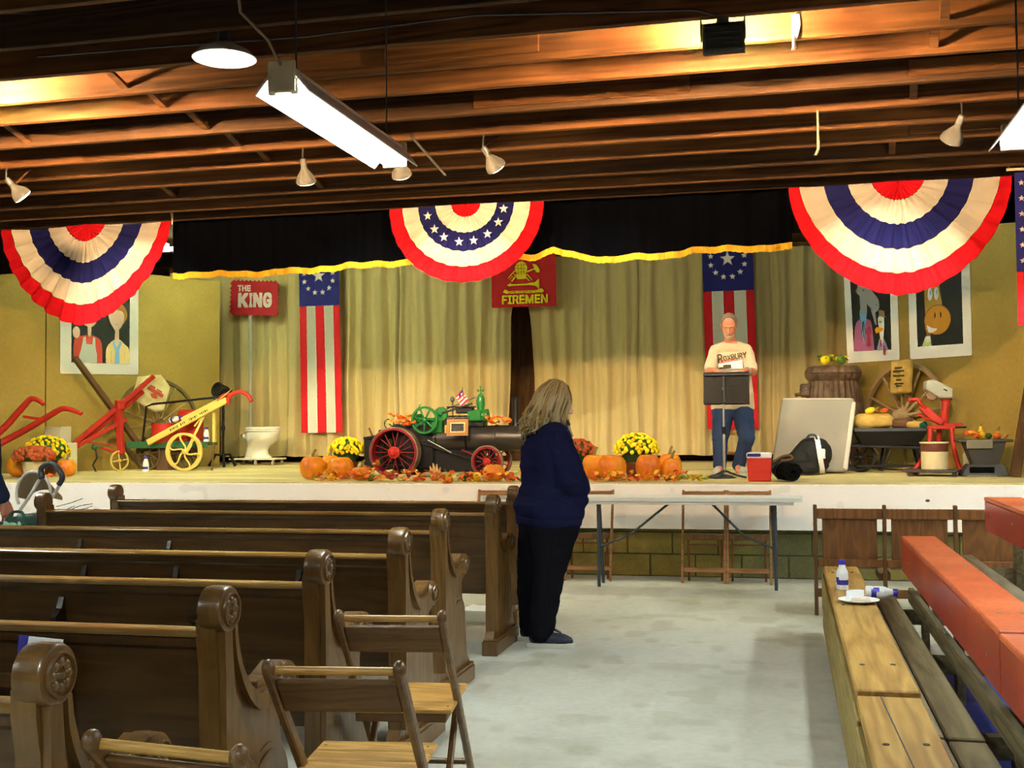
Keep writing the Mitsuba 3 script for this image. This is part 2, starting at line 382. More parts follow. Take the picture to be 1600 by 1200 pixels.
blk = struct('wall_stage_block', bx(-12, 7, YF + 0.10, YF + 0.3, 0, 0.44, 0), 'mortar_mat', label='painted concrete block wall under the stage')
for row, (z0, z1) in enumerate([(0.006, 0.196), (0.206, 0.396), (0.406, 0.436)]):
    for i in range(-16, 8):
        x0 = i * 0.406 + 0.203 * (row % 2) + 0.006
        blk.add('block', bx(x0, x0 + 0.396, YF + 0.088, YF + 0.12, z0, z1, 0.004), 'block_mat')

# wing walls of olive painted boards (each board a panel)
def wing(name, f, ys, label, side):
    w = struct(name, None, None, label=label)
    for a, b in zip(ys[:-1], ys[1:]):
        p, q = np.array([f(a + 0.006), a + 0.006, 0]), np.array([f(b - 0.006), b - 0.006, 0])
        d = (q - p) / np.linalg.norm(q - p); n = np.array([d[1], -d[0], 0]) * side
        m = box((0, 0, 0), (np.linalg.norm(q - p), 0.03, 3.45 - ST), 0.003)
        M = np.eye(4); M[:3, 0] = d; M[:3, 1] = -n; M[:3, 2] = np.cross(d, -n); M[:3, 3] = (p + q) / 2 - n * 0.015 + [0, 0, (ST + 3.45) / 2]
        w.add('panel', m, 'olive_mat', M=M)
    return w
wing('wall_left', wl, [11.0, 12.86, 15.04], 'olive painted board wall of the left stage wing', 1)
wing('wall_right', wr, [14.12, 12.68, 11.2], 'olive painted board wall of the right stage wing', 1)

# black masking cloth behind the side buntings
def drape(x0, x1, y, z0, z1, nx=40, amp=0.02, k=9):
    xs = np.linspace(x0, x1, nx); zs = np.linspace(z1, z0, 5)
    P = np.array([[(x, y + amp * math.sin(k * x) + 0.3 * amp * math.sin(2.7 * k * x + 1), z) for z in zs] for x in xs])
    return grid(P)
struct('trim_1', drape(-9.5, -5.95, 10.62, 3.0, 3.145, 60), 'black_cloth', True, label='strip of black masking cloth left of the valance')
struct('trim_2', drape(-9.5, -6.62, 10.6, 3.14, 3.5, 60), 'black_cloth', True)
struct('trim_3', drape(0.05, 5, 10.62, 3.06, 3.5, 60), 'black_cloth', True, label='black masking cloth behind the right bunting')
struct('trim_4', bx(-12, 7, 10.3, 10.345, 3.405, 3.60, 0.004), 'joist_dark', label='dark wooden header beam over the stage front')
struct('trim_5', bx(-12, 7, 10.355, 10.39, 3.425, 3.6, 0.004), 'joist_mat')

# ceiling: roof slab, deck boards over the joists, joists, bridging
cei = struct('ceiling', bx(-12, 7, -4.2, 17.3, 3.86, 3.95, 0), 'deck_mat', label='open barn ceiling of rough joists under dark deck boards')
for i in range(58):
    x0 = -8.6 + i * 0.215
    dz = rnd.uniform(0, 0.012)
    cei.add('deck_board', bx(x0, x0 + 0.205 - (0.05 if i % 9 == 4 else 0), 3.0, 10.45, 3.62 + dz, 3.645 + dz, 0.002), 'deck_mat')
JY = [2.9, 3.4, 3.9, 4.38, 4.88, 5.36, 5.83, 6.29, 6.74, 7.31, 7.81, 8.29, 8.79, 9.36, 9.86]
for i, y in enumerate(JY):
    h = 0.20 + rnd.uniform(-0.01, 0.012)
    m = box((0, 0, 0), (19.0, 0.046, h), 0.004, Rz(rnd.uniform(-0.15, 0.15)))
    m.apply_transform(Ry(rnd.uniform(-0.08, 0.08)))
    m.apply_translation((-2.5, y + 0.023, 3.40 + h / 2 + rnd.uniform(-0.006, 0.006)))
    cei.add('joist', m, 'joist_mat' if i % 4 != 1 else 'joist_dark')
# scabs and splices nailed to joists
for x, y, L, h in [(-2.2, 6.262, 0.9, 0.12), (-1.95, 7.283, 1.4, 0.11), (-1.6, 7.783, 1.2, 0.13), (0.9, 8.763, 1.3, 0.16), (0.75, 7.28, 0.8, 0.1)]:
    cei.add('splice', bx(x, x + L, y, y + 0.025, 3.44, 3.44 + h, 0.004), 'joist_mat')
# cross bridging between joists
for xb in (-3.9, -5.3, 0.8):
    for a, b in zip(JY[2:-1], JY[3:]):
        if rnd.random() < 0.75:
            s = rnd.choice((-1, 1))
            cei.add('bridging', beam((xb, a + 0.05, 3.44 if s > 0 else 3.58), (xb + 0.03, b, 3.58 if s > 0 else 3.44), 0.05, 0.02, 0.002), 'joist_mat')
# thin splinters and lath ends hanging down
for x, y, dx, dz in [(-5.75, 8.0, -0.16, -0.10), (-2.15, 8.25, 0.22, 0.13), (-1.75, 8.75, 0.2, 0.12), (-1.2, 9.4, 0.2, 0.12), (-1.9, 5.9, 0.12, 0.16), (-1.35, 6.9, 0.1, 0.12), (-0.6, 8.9, 0.18, 0.1), (-4.6, 5.0, 0.2, 0.1)]:
    cei.add('splinter', beam((x, y, 3.42), (x + dx, y + 0.04, 3.42 + dz), 0.016, 0.008, 0.001), 'joist_mat')

# ================================================================== LAMPS
def shop_light(x, y, rz, label, seen=True):
    t = Thing('shop_light', label, 'light fixture', None, Tr(x, y, 2.55) @ Rz(rz))
    L = 1.22
    prof = [(-0.105, -0.012), (-0.10, -0.016), (-0.05, 0.045), (0.05, 0.045), (0.10, -0.016), (0.105, -0.012), (0.055, 0.055), (-0.055, 0.055)]
    M = np.eye(4); M[:3, 0] = [1, 0, 0]; M[:3, 1] = [0, 0, 1]; M[:3, 2] = [0, -1, 0]; M[:3, 3] = [0, L, 0]
    t.add('reflector', extr(prof, L, M), 'lampwhite')
    t.add('channel', bx(-0.035, 0.035, 0.0, L, 0.055, 0.085, 0.003), 'lampwhite')
    for y0 in (-0.012, L - 0.006):
        t.add('end_plate', bx(-0.05, 0.05, y0, y0 + 0.018, -0.012, 0.10, 0.003), 'tape_white')
    for s in (-1, 1):
        t.add('tube', cyl((s * 0.042, 0.02, 0.012), (s * 0.042, L - 0.02, 0.012), 0.018, n=10), 'lampwhite', True, emitter=area(FLUO))
        for yy in (0.004, L - 0.02):
            t.add('socket', bx(s * 0.042 - 0.014, s * 0.042 + 0.014, yy, yy + 0.014, -0.016, 0.04, 0.003), 'lampwhite')
    for yy in (0.12, L - 0.12):
        t.add('hanging_chain', tube([(0, yy, 0.085), (0.0, yy, 0.85)], 0.004, 5), 'steel_dark')
    return t
sl = shop_light(*SHOP[0], 'white twin-tube shop light hanging left of the picture centre')
sl.add('cord', tube([(0, -0.012, 0.08), (-0.03, -0.05, 0.16), (-0.10, -0.12, 0.24), (-0.13, -0.10, 0.42), (-0.16, 0.0, 0.62), (-0.2, 0.1, 0.85)], 0.005, 6), 'wire_tan', True)
shop_light(*SHOP[1], 'white twin-tube shop light cut by the right picture edge')
SHOP_LABEL = dict(zip(SHOP_BEHIND, ['white shop light close to the left end of the stage front, out of view', 'white shop light close to the right end of the stage front, out of view', 'white shop light before the left wing of the stage, out of view', 'white shop light before the right wing of the stage, out of view', 'white shop light hanging left of the near pews, out of view', 'white shop light hanging over the bleachers right of view', 'white shop light behind the viewer on the left', 'white shop light behind the viewer on the right', 'white shop light at the rear left corner of the hall', 'white shop light at the rear right corner of the hall']))
for x, y in SHOP_BEHIND:
    shop_light(x, y, 0, f"white twin-tube shop light behind the viewer, near x {x} y {y}" if 0 else SHOP_LABEL[(x, y)], False)

# loose end wire and lath beside the shop light
single('lath_strip', beam((-1.63, 4.98, 2.68), (-1.56, 5.30, 2.56), 0.012, 0.006, 0.001), 'tape_white', 'thin pale strip poking out past the far end of the left shop light', 'strip')

# dome lamp
t = Thing('dome_lamp', 'glowing white enamel dome lamp under the joists at upper left', 'lamp', None, Tr(-2.82, 5.52, 3.29))
t.add('shade', lathe([(0.165, 0.0), (0.168, 0.004), (0.13, 0.04), (0.07, 0.072), (0.035, 0.085), (0.03, 0.082), (0.066, 0.068), (0.125, 0.036), (0.162, 0.001), (0.165, 0.0)], 36), 'lampwhite', True)
t.add('bulb', lathe([(0.0, -0.035), (0.02, -0.031), (0.03, -0.012), (0.027, 0.012), (0.016, 0.04), (0.012, 0.06)], 16), 'lampwhite', True, emitter=area(DOME_W))
t.add('neck', lathe([(0.03, 0.082), (0.035, 0.09), (0.032, 0.14), (0.0, 0.142)], 16), 'steel_dark', True)

# work floodlight hanging under a joist
def floodlight(x, y, z, label):
    t = Thing('floodlight', label, 'floodlight', None, Tr(x, y, z) @ Rx(15))
    t.add('housing', bx(-0.10, 0.10, -0.045, 0.03, -0.075, 0.065, 0.012), 'flood_black')
    t.add('front_frame', [bx(-0.105, 0.105, 0.03, 0.045, -0.08, -0.068, 0.002), bx(-0.105, 0.105, 0.03, 0.045, 0.058, 0.07, 0.002), bx(-0.105, -0.093, 0.03, 0.045, -0.08, 0.07, 0.002), bx(0.093, 0.105, 0.03, 0.045, -0.08, 0.07, 0.002)], 'steel_dark')
    lens = TM(np.array([[-0.09, 0.034, -0.065], [0.09, 0.034, -0.065], [0.09, 0.034, 0.055], [-0.09, 0.034, 0.055]]), np.array([[0, 2, 1], [0, 3, 2]]), process=False)
    t.add('lens', lens, 'lampwhite', emitter=area(WARM_FLOOD))
    t.add('visor', [bx(-0.105, 0.105, 0.04, 0.15, -0.082, -0.078, 0.001)], 'flood_black')
    for k in range(5):
        t.add('cooling_fin', bx(-0.085, 0.085, -0.058, -0.045, -0.06 + k * 0.025, -0.052 + k * 0.025, 0.001), 'flood_black')
    t.add('bracket', [bx(-0.03, 0.03, -0.02, 0.0, 0.06, 0.15, 0.003), bx(-0.112, -0.104, -0.02, 0.01, -0.02, 0.10, 0.002), bx(0.104, 0.112, -0.02, 0.01, -0.02, 0.10, 0.002), bx(-0.112, 0.112, -0.02, 0.01, 0.095, 0.105, 0.002)], 'steel_dark')
    return t
floodlight(-0.275, 5.90, 3.315, 'black work floodlight hanging from a joist at upper right')
floodlight(-4.75, 5.85, 3.31, 'black work floodlight under the joists beyond the left picture edge')

# reflector bulbs aimed at the stage
PAR = [(-3.38, 7.834, 'silver reflector bulb left of the shop light end', (-0.05, 0.5, -1)), (-2.66, 7.834, 'silver reflector bulb at the far end of the shop light', (0.05, 0.6, -1)),
       (-2.02, 7.834, 'silver reflector bulb right of the shop light, tilted to the right', (0.45, 0.6, -0.8)), (1.12, 7.834, 'silver reflector bulb under the joists at upper right', (-0.4, 0.7, -0.9)),
       (-5.83, 7.834, 'silver reflector bulb at the left picture edge', (0.5, 0.6, -0.8))]
for x, y, lab, d in PAR:
    d = np.array(d, float); d /= np.linalg.norm(d)
    xx, yy, zz = frame_of(d)
    M = np.eye(4); M[:3, 0], M[:3, 1], M[:3, 2], M[:3, 3] = xx, yy, zz, np.array([x, y, 3.30])
    t = Thing('reflector_bulb', lab, 'light bulb', 'reflector bulbs under the joists' if 0 else None, M)
    t.add('bulb', lathe([(0.020, 0.03), (0.024, 0.06), (0.042, 0.085), (0.066, 0.12), (0.074, 0.150), (0.071, 0.163)], 24), 'parglass', True)
    fc = lathe([(0.071, 0.163), (0.05, 0.172), (0.0, 0.176)], 20)
    t.add('face', fc, 'lampwhite', True, emitter=area(PAR_W))
    P0 = np.array([x, y, 3.30]) + d * 0.185; AIM = np.array([{-5.83: -7.2, -3.38: -4.9, -2.66: -3.4, -2.02: -1.0, 1.12: 0.4}[x], 15.5, 0.9])
    scene['beam_' + t.k] = {'type': 'spot', 'intensity': {'type': 'rgb', 'value': PAR_BEAM}, 'cutoff_angle': 19.0, 'beam_width': 7.0, 'to_world': T4().look_at(origin=P0.tolist(), target=AIM.tolist(), up=[0, 0, 1])}
    t.add('socket', lathe([(0.0, -0.02), (0.02, -0.018), (0.022, 0.03), (0.018, 0.04)], 14), 'worn_silver', True)
    t.add('stem', tube([(0, 0, -0.02), tuple(np.linalg.inv(M)[:3, :3] @ np.array([0, 0, 0.07]) + np.array([0, 0, -0.015])), tuple(np.linalg.inv(M)[:3, :3] @ np.array([0, 0, 0.115]))], 0.007, 6), 'chrome', True)

# tube light behind the left masking cloth
t = Thing('tube_light', 'bright tube light behind the black masking at upper left', 'light fixture', None, Tr(-6.95, 11.1, 3.24))
t.add('channel', bx(-0.6, 0.6, 0.0, 0.08, 0.06, 0.10, 0.004), 'lampwhite')
t.add('tube', cyl((-0.58, 0.03, 0.03), (0.70, 0.03, 0.03), 0.025, n=10), 'lampwhite', True, emitter=area(STAGE_TUBE))
[t.add('hanger', tube([(x, 0.04, 0.1), (x, 0.04, 0.62)], 0.005, 5), 'steel_dark') for x in (-0.5, 0.5)]

# strip lights behind the valance
for i, (x, lab) in enumerate([(-4.9, 'strip light hidden behind the left half of the valance'), (-1.6, 'strip light hidden behind the right half of the valance'), (-7.22, 'strip light hidden behind the left end of the valance, close to the wing wall'), (0.9, 'strip light hidden behind the right bunting')]):
    t = Thing('tube_light', lab, 'light fixture', None, Tr(x, 11.2 if x > -7 else 13.85, 3.60))
    t.add('channel', bx(-0.6, 0.6, 0.0, 0.08, 0.06, 0.10, 0.004), 'lampwhite')
    t.add('tube', cyl((-0.6, 0.03, 0.03), (0.6, 0.03, 0.03), 0.019, n=10), 'lampwhite', True, emitter=area(VAL_TUBE if x > -7 else STAGE_TUBE))
    [t.add('hanger', tube([(xx, 0.04, 0.1), (xx, 0.04, 0.27)], 0.005, 5), 'steel_dark') for xx in (-0.5, 0.5)]

# tape ends hanging from joists
def ribbon(pts, w, label):
    P = np.array([[(x - w / 2, y, z), (x + w / 2, y + 0.004, z)] for x, y, z in pts])
    single('tape_strip', cat([grid(P)]), 'tape_white', label, 'tape')
def ribbon2(pts, label):
    P = np.array([[(x - w / 2, y, z), (x, y - 0.008, z), (x + w / 2, y + 0.004, z)] for x, y, z, w in pts])
    single('tape_strip', grid(P), 'tape_white', label, 'tape')
ribbon2([(0.085, 6.285, 3.53, .045), (0.088, 6.28, 3.47, .048), (0.08, 6.27, 3.42, .04), (0.075, 6.275, 3.38, .02), (0.076, 6.275, 3.35, .024), (0.07, 6.275, 3.335, .02)], 'torn pale strip of tape hanging beside the floodlight')
ribbon2([(0.235, 7.805, 3.405, .014), (0.235, 7.80, 3.26, .014), (0.235, 7.80, 3.20, .02), (0.235, 7.80, 3.15, .02), (0.215, 7.80, 3.11, .02)], 'thin bent pale strip hanging from a joist above the valance right of centre')
ribbon2([(-5.815, 10.28, 3.48, .03), (-5.805, 10.27, 3.42, .022), (-5.80, 10.26, 3.36, .012)], 'short pale strip hanging where the left bunting meets the valance')
single('cable', tube([(-4.0, 5.62, 3.43), (-3.2, 5.60, 3.415), (-2.4, 5.60, 3.40), (-1.5, 5.6, 3.43), (-0.4, 5.75, 3.41), (-0.27, 5.88, 3.40)], 0.006, 6), 'steel_dark', 'thin dark cable running along the joists to the floodlight', 'cable', smooth=True)
# ================================================================== PEWS
def rosette(r, th, x):
    """A carved round boss facing +x, at local x."""
    ms = [lathe([(0, th), (r * 0.16, th * 1.1), (r * 0.24, th * 0.5), (r * 0.3, 0.001)], 12)]
    for k in range(8):
        a = k * math.pi / 4
        ms.append(ball((r * 0.55 * math.cos(a), r * 0.55 * math.sin(a), 0.001), (r * 0.27, r * 0.27, th * 0.8), 1))
    ms.append(lathe([(r * 0.84, 0), (r * 0.9, th), (r * 0.98, th), (r, 0)], 28))
    m = cat(ms); m.apply_transform(Ry(90)); m.apply_translation((x, 0, 0)); return m

def smooth_curve(pts, n=8):
    """Catmull-Rom through 2-D or 3-D points."""
    p = np.asarray(pts, float); p = np.vstack([2 * p[0] - p[1], p, 2 * p[-1] - p[-2]]); out = []
    for i in range(1, len(p) - 2):
        for t in np.linspace(0, 1, n, endpoint=False):
            out.append(0.5 * ((2 * p[i]) + (p[i + 1] - p[i - 1]) * t + (2 * p[i - 1] - 5 * p[i] + 4 * p[i + 1] - p[i + 2]) * t * t + (-p[i - 1] + 3 * p[i] - 3 * p[i + 1] + p[i + 2]) * t ** 3))
    out.append(p[-2]); return np.array(out)

YZ = np.array([[0, 0, 1, 0], [1, 0, 0, 0], [0, 1, 0, 0], [0, 0, 0, 1.0]])     # (u,v,w) -> (y,z,x)
front = smooth_curve([(0.115, 0.87), (0.125, 0.80), (0.165, 0.72), (0.25, 0.652), (0.35, 0.655), (0.42, 0.68)], 6)
front2 = smooth_curve([(0.485, 0.635), (0.47, 0.575), (0.418, 0.55), (0.415, 0.48), (0.465, 0.30), (0.52, 0.14)], 6)
PEW_END = Polygon([(0.0, 0.0), (0.0, 0.10), (0.03, 0.14), (0.04, 0.45), (0.035, 0.74), (0.02, 0.82), (0.02, 0.87)] + front.tolist() + front2.tolist() + [(0.56, 0.10), (0.56, 0.0)])
MOULD_REAR = Polygon([(0.035, 0.14), (0.045, 0.45), (0.04, 0.74), (0.035, 0.84), (0.075, 0.84)] + smooth_curve([(0.08, 0.78), (0.10, 0.66), (0.15, 0.57), (0.24, 0.50)], 5).tolist() + smooth_curve([(0.24, 0.46), (0.20, 0.36), (0.19, 0.14)], 5).tolist())
MOULD_FRONT = Polygon(smooth_curve([(0.105, 0.85), (0.117, 0.79), (0.155, 0.71), (0.24, 0.637), (0.35, 0.64), (0.41, 0.665)], 6).tolist() + smooth_curve([(0.44, 0.58), (0.35, 0.595), (0.25, 0.59), (0.165, 0.655), (0.105, 0.76), (0.09, 0.85)], 6).tolist())
ARCH = Polygon([(0.20, 0.14), (0.20, 0.36)] + [(0.33 + 0.13 * math.cos(a), 0.36 + 0.12 * math.sin(a)) for a in np.linspace(math.pi, 0, 12)] + [(0.46, 0.36), (0.48, 0.14)])

def pew(X, Y, L, label, racks=(), booklet=False):
    t = Thing('pew', label, 'pew', None, Tr(X, Y, 0))
    for side, x0 in ((1, -0.055), (-1, -L)):
        out = x0 + (0.055 if side > 0 else 0.0)
        flip = np.eye(4) if side > 0 else np.diag([-1.0, 1, 1, 1])
        M = Tr(x0, 0, 0) @ YZ
        e = t.add('end_panel', extr(PEW_END, 0.055, M), 'pew_end_mat')
        def onface(m):                       # local x measured outward from the outer face
            m = m.copy()
            if side < 0: m.apply_transform(np.diag([-1.0, 1, 1, 1])); m.invert()
            m.apply_translation((out, 0, 0)); return m
        t.sub(e, 'moulding', onface(extr(MOULD_REAR, 0.020, YZ)), 'pew_end_mat')
        t.sub(e, 'moulding', onface(extr(MOULD_FRONT, 0.020, YZ)), 'pew_end_mat')
        t.sub(e, 'arched_panel', onface(cat([extr(ARCH, 0.004, YZ), extr(ARCH.buffer(-0.02), 0.010, YZ)])), 'pew_end_mat')
        t.sub(e, 'plinth', onface(cat([bx(-0.07, 0.026, -0.012, 0.575, 0, 0.085, 0.006), bx(-0.062, 0.021, -0.006, 0.568, 0.085, 0.10, 0.006)])), 'pew_end_mat')
        drum = lathe([(0, -0.048), (0.05, -0.048), (0.059, -0.042), (0.0615, -0.025), (0.0615, 0.012), (0.058, 0.019), (0.05, 0.022), (0, 0.022)], 32)
        drum.apply_transform(Ry(90)); drum.apply_translation((0, 0.062, 0.893))
        t.sub(e, 'top_scroll', onface(drum), 'pew_end_mat', 35)
        ro = rosette(0.045, 0.009, 0.021); ro.apply_translation((0, 0.062, 0.893))
        t.sub(e, 'rosette', onface(ro), 'pew_end_mat', 40)
        arm = lathe([(0, -0.058), (0.044, -0.058), (0.052, -0.05), (0.054, -0.02), (0.052, 0.012), (0.044, 0.021), (0, 0.021)], 28)
        arm.apply_transform(Ry(90)); arm.apply_translation((0, 0.44, 0.635))
        t.sub(e, 'arm_scroll', onface(arm), 'pew_end_mat', 35)
        ra = rosette(0.036, 0.008, 0.020); ra.apply_translation((0, 0.44, 0.635))
        t.sub(e, 'rosette', onface(ra), 'pew_end_mat', 40)
        rest = np.array([[[x, y, z + 0.012] for x in (-0.065, 0.008)] for y, z in smooth_curve([(0.30, 0.598), (0.38, 0.60), (0.45, 0.628)], 5)])
        t.sub(e, 'arm_cap', onface(cat([beam((-0.028, 0.25, 0.655), (-0.028, 0.35, 0.656), 0.066, 0.02, 0.006), beam((-0.028, 0.34, 0.656), (-0.028, 0.42, 0.684), 0.066, 0.02, 0.006)])), 'pew_end_mat')
    a, b = -L + 0.05, -0.05
    back = Polygon([(0.105, 0.35), (0.13, 0.35), (0.073, 0.826), (0.043, 0.826)])
    t.add('back_panel', extr(back, b - a, Tr(a, 0, 0) @ YZ), 'pew_mat')
    cap = Polygon([(0.022, 0.825), (0.019, 0.832), (0.023, 0.839), (0.032, 0.8425), (0.084, 0.8425), (0.095, 0.836), (0.095, 0.828), (0.088, 0.825)])
    t.add('top_rail', extr(cap, b - a, Tr(a, 0, 0) @ YZ), 'pew_rail_mat', 40)
    t.add('rail_moulding', extr(Polygon([(0.046, 0.788), (0.036, 0.798), (0.031, 0.815), (0.030, 0.825), (0.06, 0.825), (0.06, 0.788)]), b - a, Tr(a, 0, 0) @ YZ), 'pew_mat')
    t.add('seat', bx(a, b, 0.115, 0.50, 0.425, 0.452, 0.008), 'pew_mat')
    t.add('seat_rail', bx(a, b, 0.45, 0.472, 0.35, 0.425, 0.004), 'pew_mat')
    for xb in racks:
        br = Polygon([(0.080, 0.60), (0.05, 0.60), (0.035, 0.63), (0.045, 0.66), (0.0, 0.69), (-0.005, 0.71), (0.03, 0.735), (0.045, 0.775), (0.062, 0.775)])
        t.add('back_bracket', extr(br, 0.022, Tr(xb - X - 0.011, 0, 0) @ YZ), 'pew_dark_mat')
    if booklet:
        t.add('book_rack', bx(-1.6, -0.46, -0.035, -0.02, 0.685, 0.725, 0.004), 'pew_mat')
        t.add('book_rack_shelf', bx(-1.6, -0.46, -0.035, 0.075, 0.60, 0.612, 0.003), 'pew_mat')
        for xx in (-1.59, -0.475): t.add('book_rack_end', bx(xx, xx + 0.015, -0.03, 0.075, 0.612, 0.70, 0.003), 'pew_mat')
    return t
PEWS = [(-1.82, 7.80, 3.09, 'farthest dark oak pew, nearest the stage'),
        (-1.705, 6.76, 3.09, 'dark oak pew beside the standing woman'),
        (-1.675, 5.56, 3.15, 'third dark oak pew from the stage', (-3.71, -3.18)),
        (-1.525, 4.49, 3.20, 'fourth dark oak pew from the stage', (-2.98, -2.54, -1.98)),
        (-1.515, 3.62, 3.20, 'dark oak pew behind the chair facing the stage', (-2.5, -1.96)),
        (-1.425, 2.735, 3.2, 'second nearest dark oak pew, with the booklet in its rack', (), True),
        (-1.375, 1.93, 3.2, 'nearest dark oak pew, cut off at the lower left corner')]
for p in PEWS: pew(p[0] - 0.008, *p[1:])
t = Thing('booklet', 'white booklet with a blue edge standing in the near pew book rack', 'booklet', None, vframe((-1.992, 2.705, 0.614), 0, 8))
t.add('page', extr([(0.02, 0), (0.13, 0), (0.135, 0.20), (0.035, 0.205)], 0.006), 'paper_white')
t.add('cover', extr([(0.0, 0), (0.12, 0), (0.118, 0.20), (0.0, 0.208)], 0.003, Tr(0, 0, -0.004)), 'label_blue')
single('paper', extr([(-2.39, 8.36), (-2.16, 8.36), (-2.10, 8.50), (-2.19, 8.66), (-2.28, 8.62), (-2.36, 8.68)], 0.003, Tr(0, 0, 0.001)), 'paper_white', 'white sheet of paper lying on the floor behind the far pews', 'paper')

# ================================================================== FOLDING CHAIRS IN THE AISLE
def folding_chair(X, Y, rz, label):
    t = Thing('folding_chair', label, 'chair', None, Tr(X, Y, 0) @ Rz(rz))
    w = 0.165
    for s in (-1, 1):
        pts = np.array([(s * w, 0.0, 0.765), (s * (w + 0.004), 0.76, 0.0)])
        p = t.add('post', beam(pts[0], pts[1], 0.022, 0.036, 0.005), 'chair_mat')
        t.sub(p, 'knob', ball(pts[0] + [0, 0.006, 0.0], (0.0165, 0.024, 0.024), 2), 'chair_mat', True)
    t.add('back_rest', box((0, 0.075, 0.685), (2 * w - 0.022, 0.016, 0.125), 0.004, Rx(42)), 'chair_mat')
    t.add('top_rail', cyl((-w + 0.01, 0.02, 0.758), (w - 0.01, 0.02, 0.758), 0.011, n=12), 'chair_seat_mat', True)
    for s in (-1, 1):
        t.add('rear_leg', beam((s * (w - 0.026), 0.54, 0.42), (s * (w - 0.026), 0.10, 0.0), 0.02, 0.03, 0.004), 'chair_mat')
    se = t.add('seat_frame', [bx(-w + 0.014, w - 0.014, 0.175, 0.195, 0.395, 0.425, 0.003)], 'chair_mat')
    t.sub(se, 'side_rail', bx(-w + 0.014, -w + 0.032, 0.195, 0.55, 0.395, 0.425, 0.003), 'chair_mat')
    t.sub(se, 'side_rail', bx(w - 0.032, w - 0.014, 0.195, 0.55, 0.395, 0.425, 0.003), 'chair_mat')
    for k in range(4):
        y0 = 0.165 + k * 0.10
        t.add('seat_slat', bx(-w - 0.005, w + 0.005, y0, y0 + 0.0985, 0.425, 0.44, 0.003), 'chair_seat_mat')
        for s in (-1, 1):
            if k in (0, 3): t.add('screw', cyl((s * (w - 0.015), y0 + 0.05, 0.4395), (s * (w - 0.015), y0 + 0.05, 0.4408), 0.004, n=8), 'steel_dark')
    t.add('stretcher', bx(-w + 0.03, w - 0.03, 0.255, 0.275, 0.135, 0.16, 0.003), 'chair_mat')
    t.add('stretcher', cyl((-w, 0.62, 0.145), (w, 0.62, 0.145), 0.011, n=10), 'chair_mat', True)
    return t
folding_chair(-1.222, 3.50, 8, 'slatted wooden folding chair farthest along the aisle')
folding_chair(-1.098, 2.72, 8, 'slatted wooden folding chair between the two others in the aisle')
folding_chair(-1.142, 1.985, -7, 'wooden folding chair cut off at the bottom edge')

# ================================================================== CHAIRS AND TABLE AT THE STAGE FRONT
def ganged(x0, n, label, w=0.375):
    t = Thing('ganged_chairs', label, 'chair', None, Tr(x0, 10.18, 0))
    lean = lambda z: 0.25 * (1 - abs(z - 0.45) / 0.45 * 0) * z / 0.8
    for k in range(n + 1):
        for dx in ((0,) if k in (0, n) else (-0.011, 0.011)):
            t.add('post', beam((k * w + dx, 0.0, 0.0), (k * w + dx, 0.24, 0.785), 0.02, 0.03, 0.003), 'oldchair_mat')
    for k in range(n):
        a, b = k * w + 0.01, (k + 1) * w - 0.01
        t.add('back_rail', beam((a, 0.225, 0.755), (b, 0.225, 0.755), 0.014, 0.045, 0.003), 'oldchair_mat')
        t.add('seat', beam((a + 0.012, 0.105, 0.385), (b - 0.012, 0.105, 0.385), 0.02, 0.045, 0.003), 'seatrow_mat')
        t.add('seat_rail', beam((a + 0.02, 0.155, 0.318), (b - 0.02, 0.155, 0.318), 0.012, 0.014, 0.002), 'seatrow_mat')
        t.add('stretcher', beam((a, 0.03, 0.11), (b, 0.03, 0.11), 0.014, 0.04, 0.003), 'oldchair_mat')
        for xx in (a + 0.035, b - 0.035):
            t.add('rear_leg', beam((xx, 0.17, 0.0), (xx, 0.125, 0.41), 0.018, 0.026, 0.003), 'seatrow_mat')
    return t
ganged(-0.895, 2, 'pair of joined wooden folding chairs against the stage, behind the right half of the table')
ganged(-2.76, 3, 'row of joined wooden folding chairs against the stage, behind the woman', 0.413)

t = Thing('folding_table', 'long white plastic folding table in front of the stage', 'table', None, None)
top = m3.Manifold.batch_hull([m3.Manifold.cylinder(0.032, r, r, 24).translate([x, y, 0.728 + dz]) for x in (-1.72, 0.07) for y in (9.78, 10.10) for r, dz in ((0.05, 0.0),)])
t.add('tabletop', top, 'table_plastic', 40)
t.add('rim', bx(-1.70, 0.05, 9.745, 9.765, 0.70, 0.728, 0.004), 'table_plastic')
t.add('rim', bx(-1.70, 0.05, 10.115, 10.135, 0.70, 0.728, 0.004), 'table_plastic')
for xs in (-0.10, -1.565):
    for y in (9.84, 10.08):
        t.add('leg', tube([(xs + (0.0 if y < 10 else -0.03), y, 0.725), (xs, y, 0.0)], 0.0145, 10), 'steel_dark', True)
    t.add('crossbar', tube([(xs, 9.84, 0.24), (xs, 10.08, 0.24)], 0.010, 8), 'steel_dark', True)
t.add('brace', tube([(-0.115, 9.95, 0.33), (-0.36, 9.95, 0.435), (-0.64, 9.95, 0.72)], 0.010, 8), 'steel_dark')
t.add('brace', tube([(-1.55, 9.95, 0.33), (-1.30, 9.95, 0.44), (-0.95, 9.95, 0.72)], 0.010, 8), 'steel_dark')
t.add('brace_bar', tube([(-0.10, 9.84, 0.33), (-0.10, 10.08, 0.33)], 0.009, 8), 'steel_dark')
t.add('brace_bar', tube([(-1.565, 9.84, 0.33), (-1.565, 10.08, 0.33)], 0.009, 8), 'steel_dark')

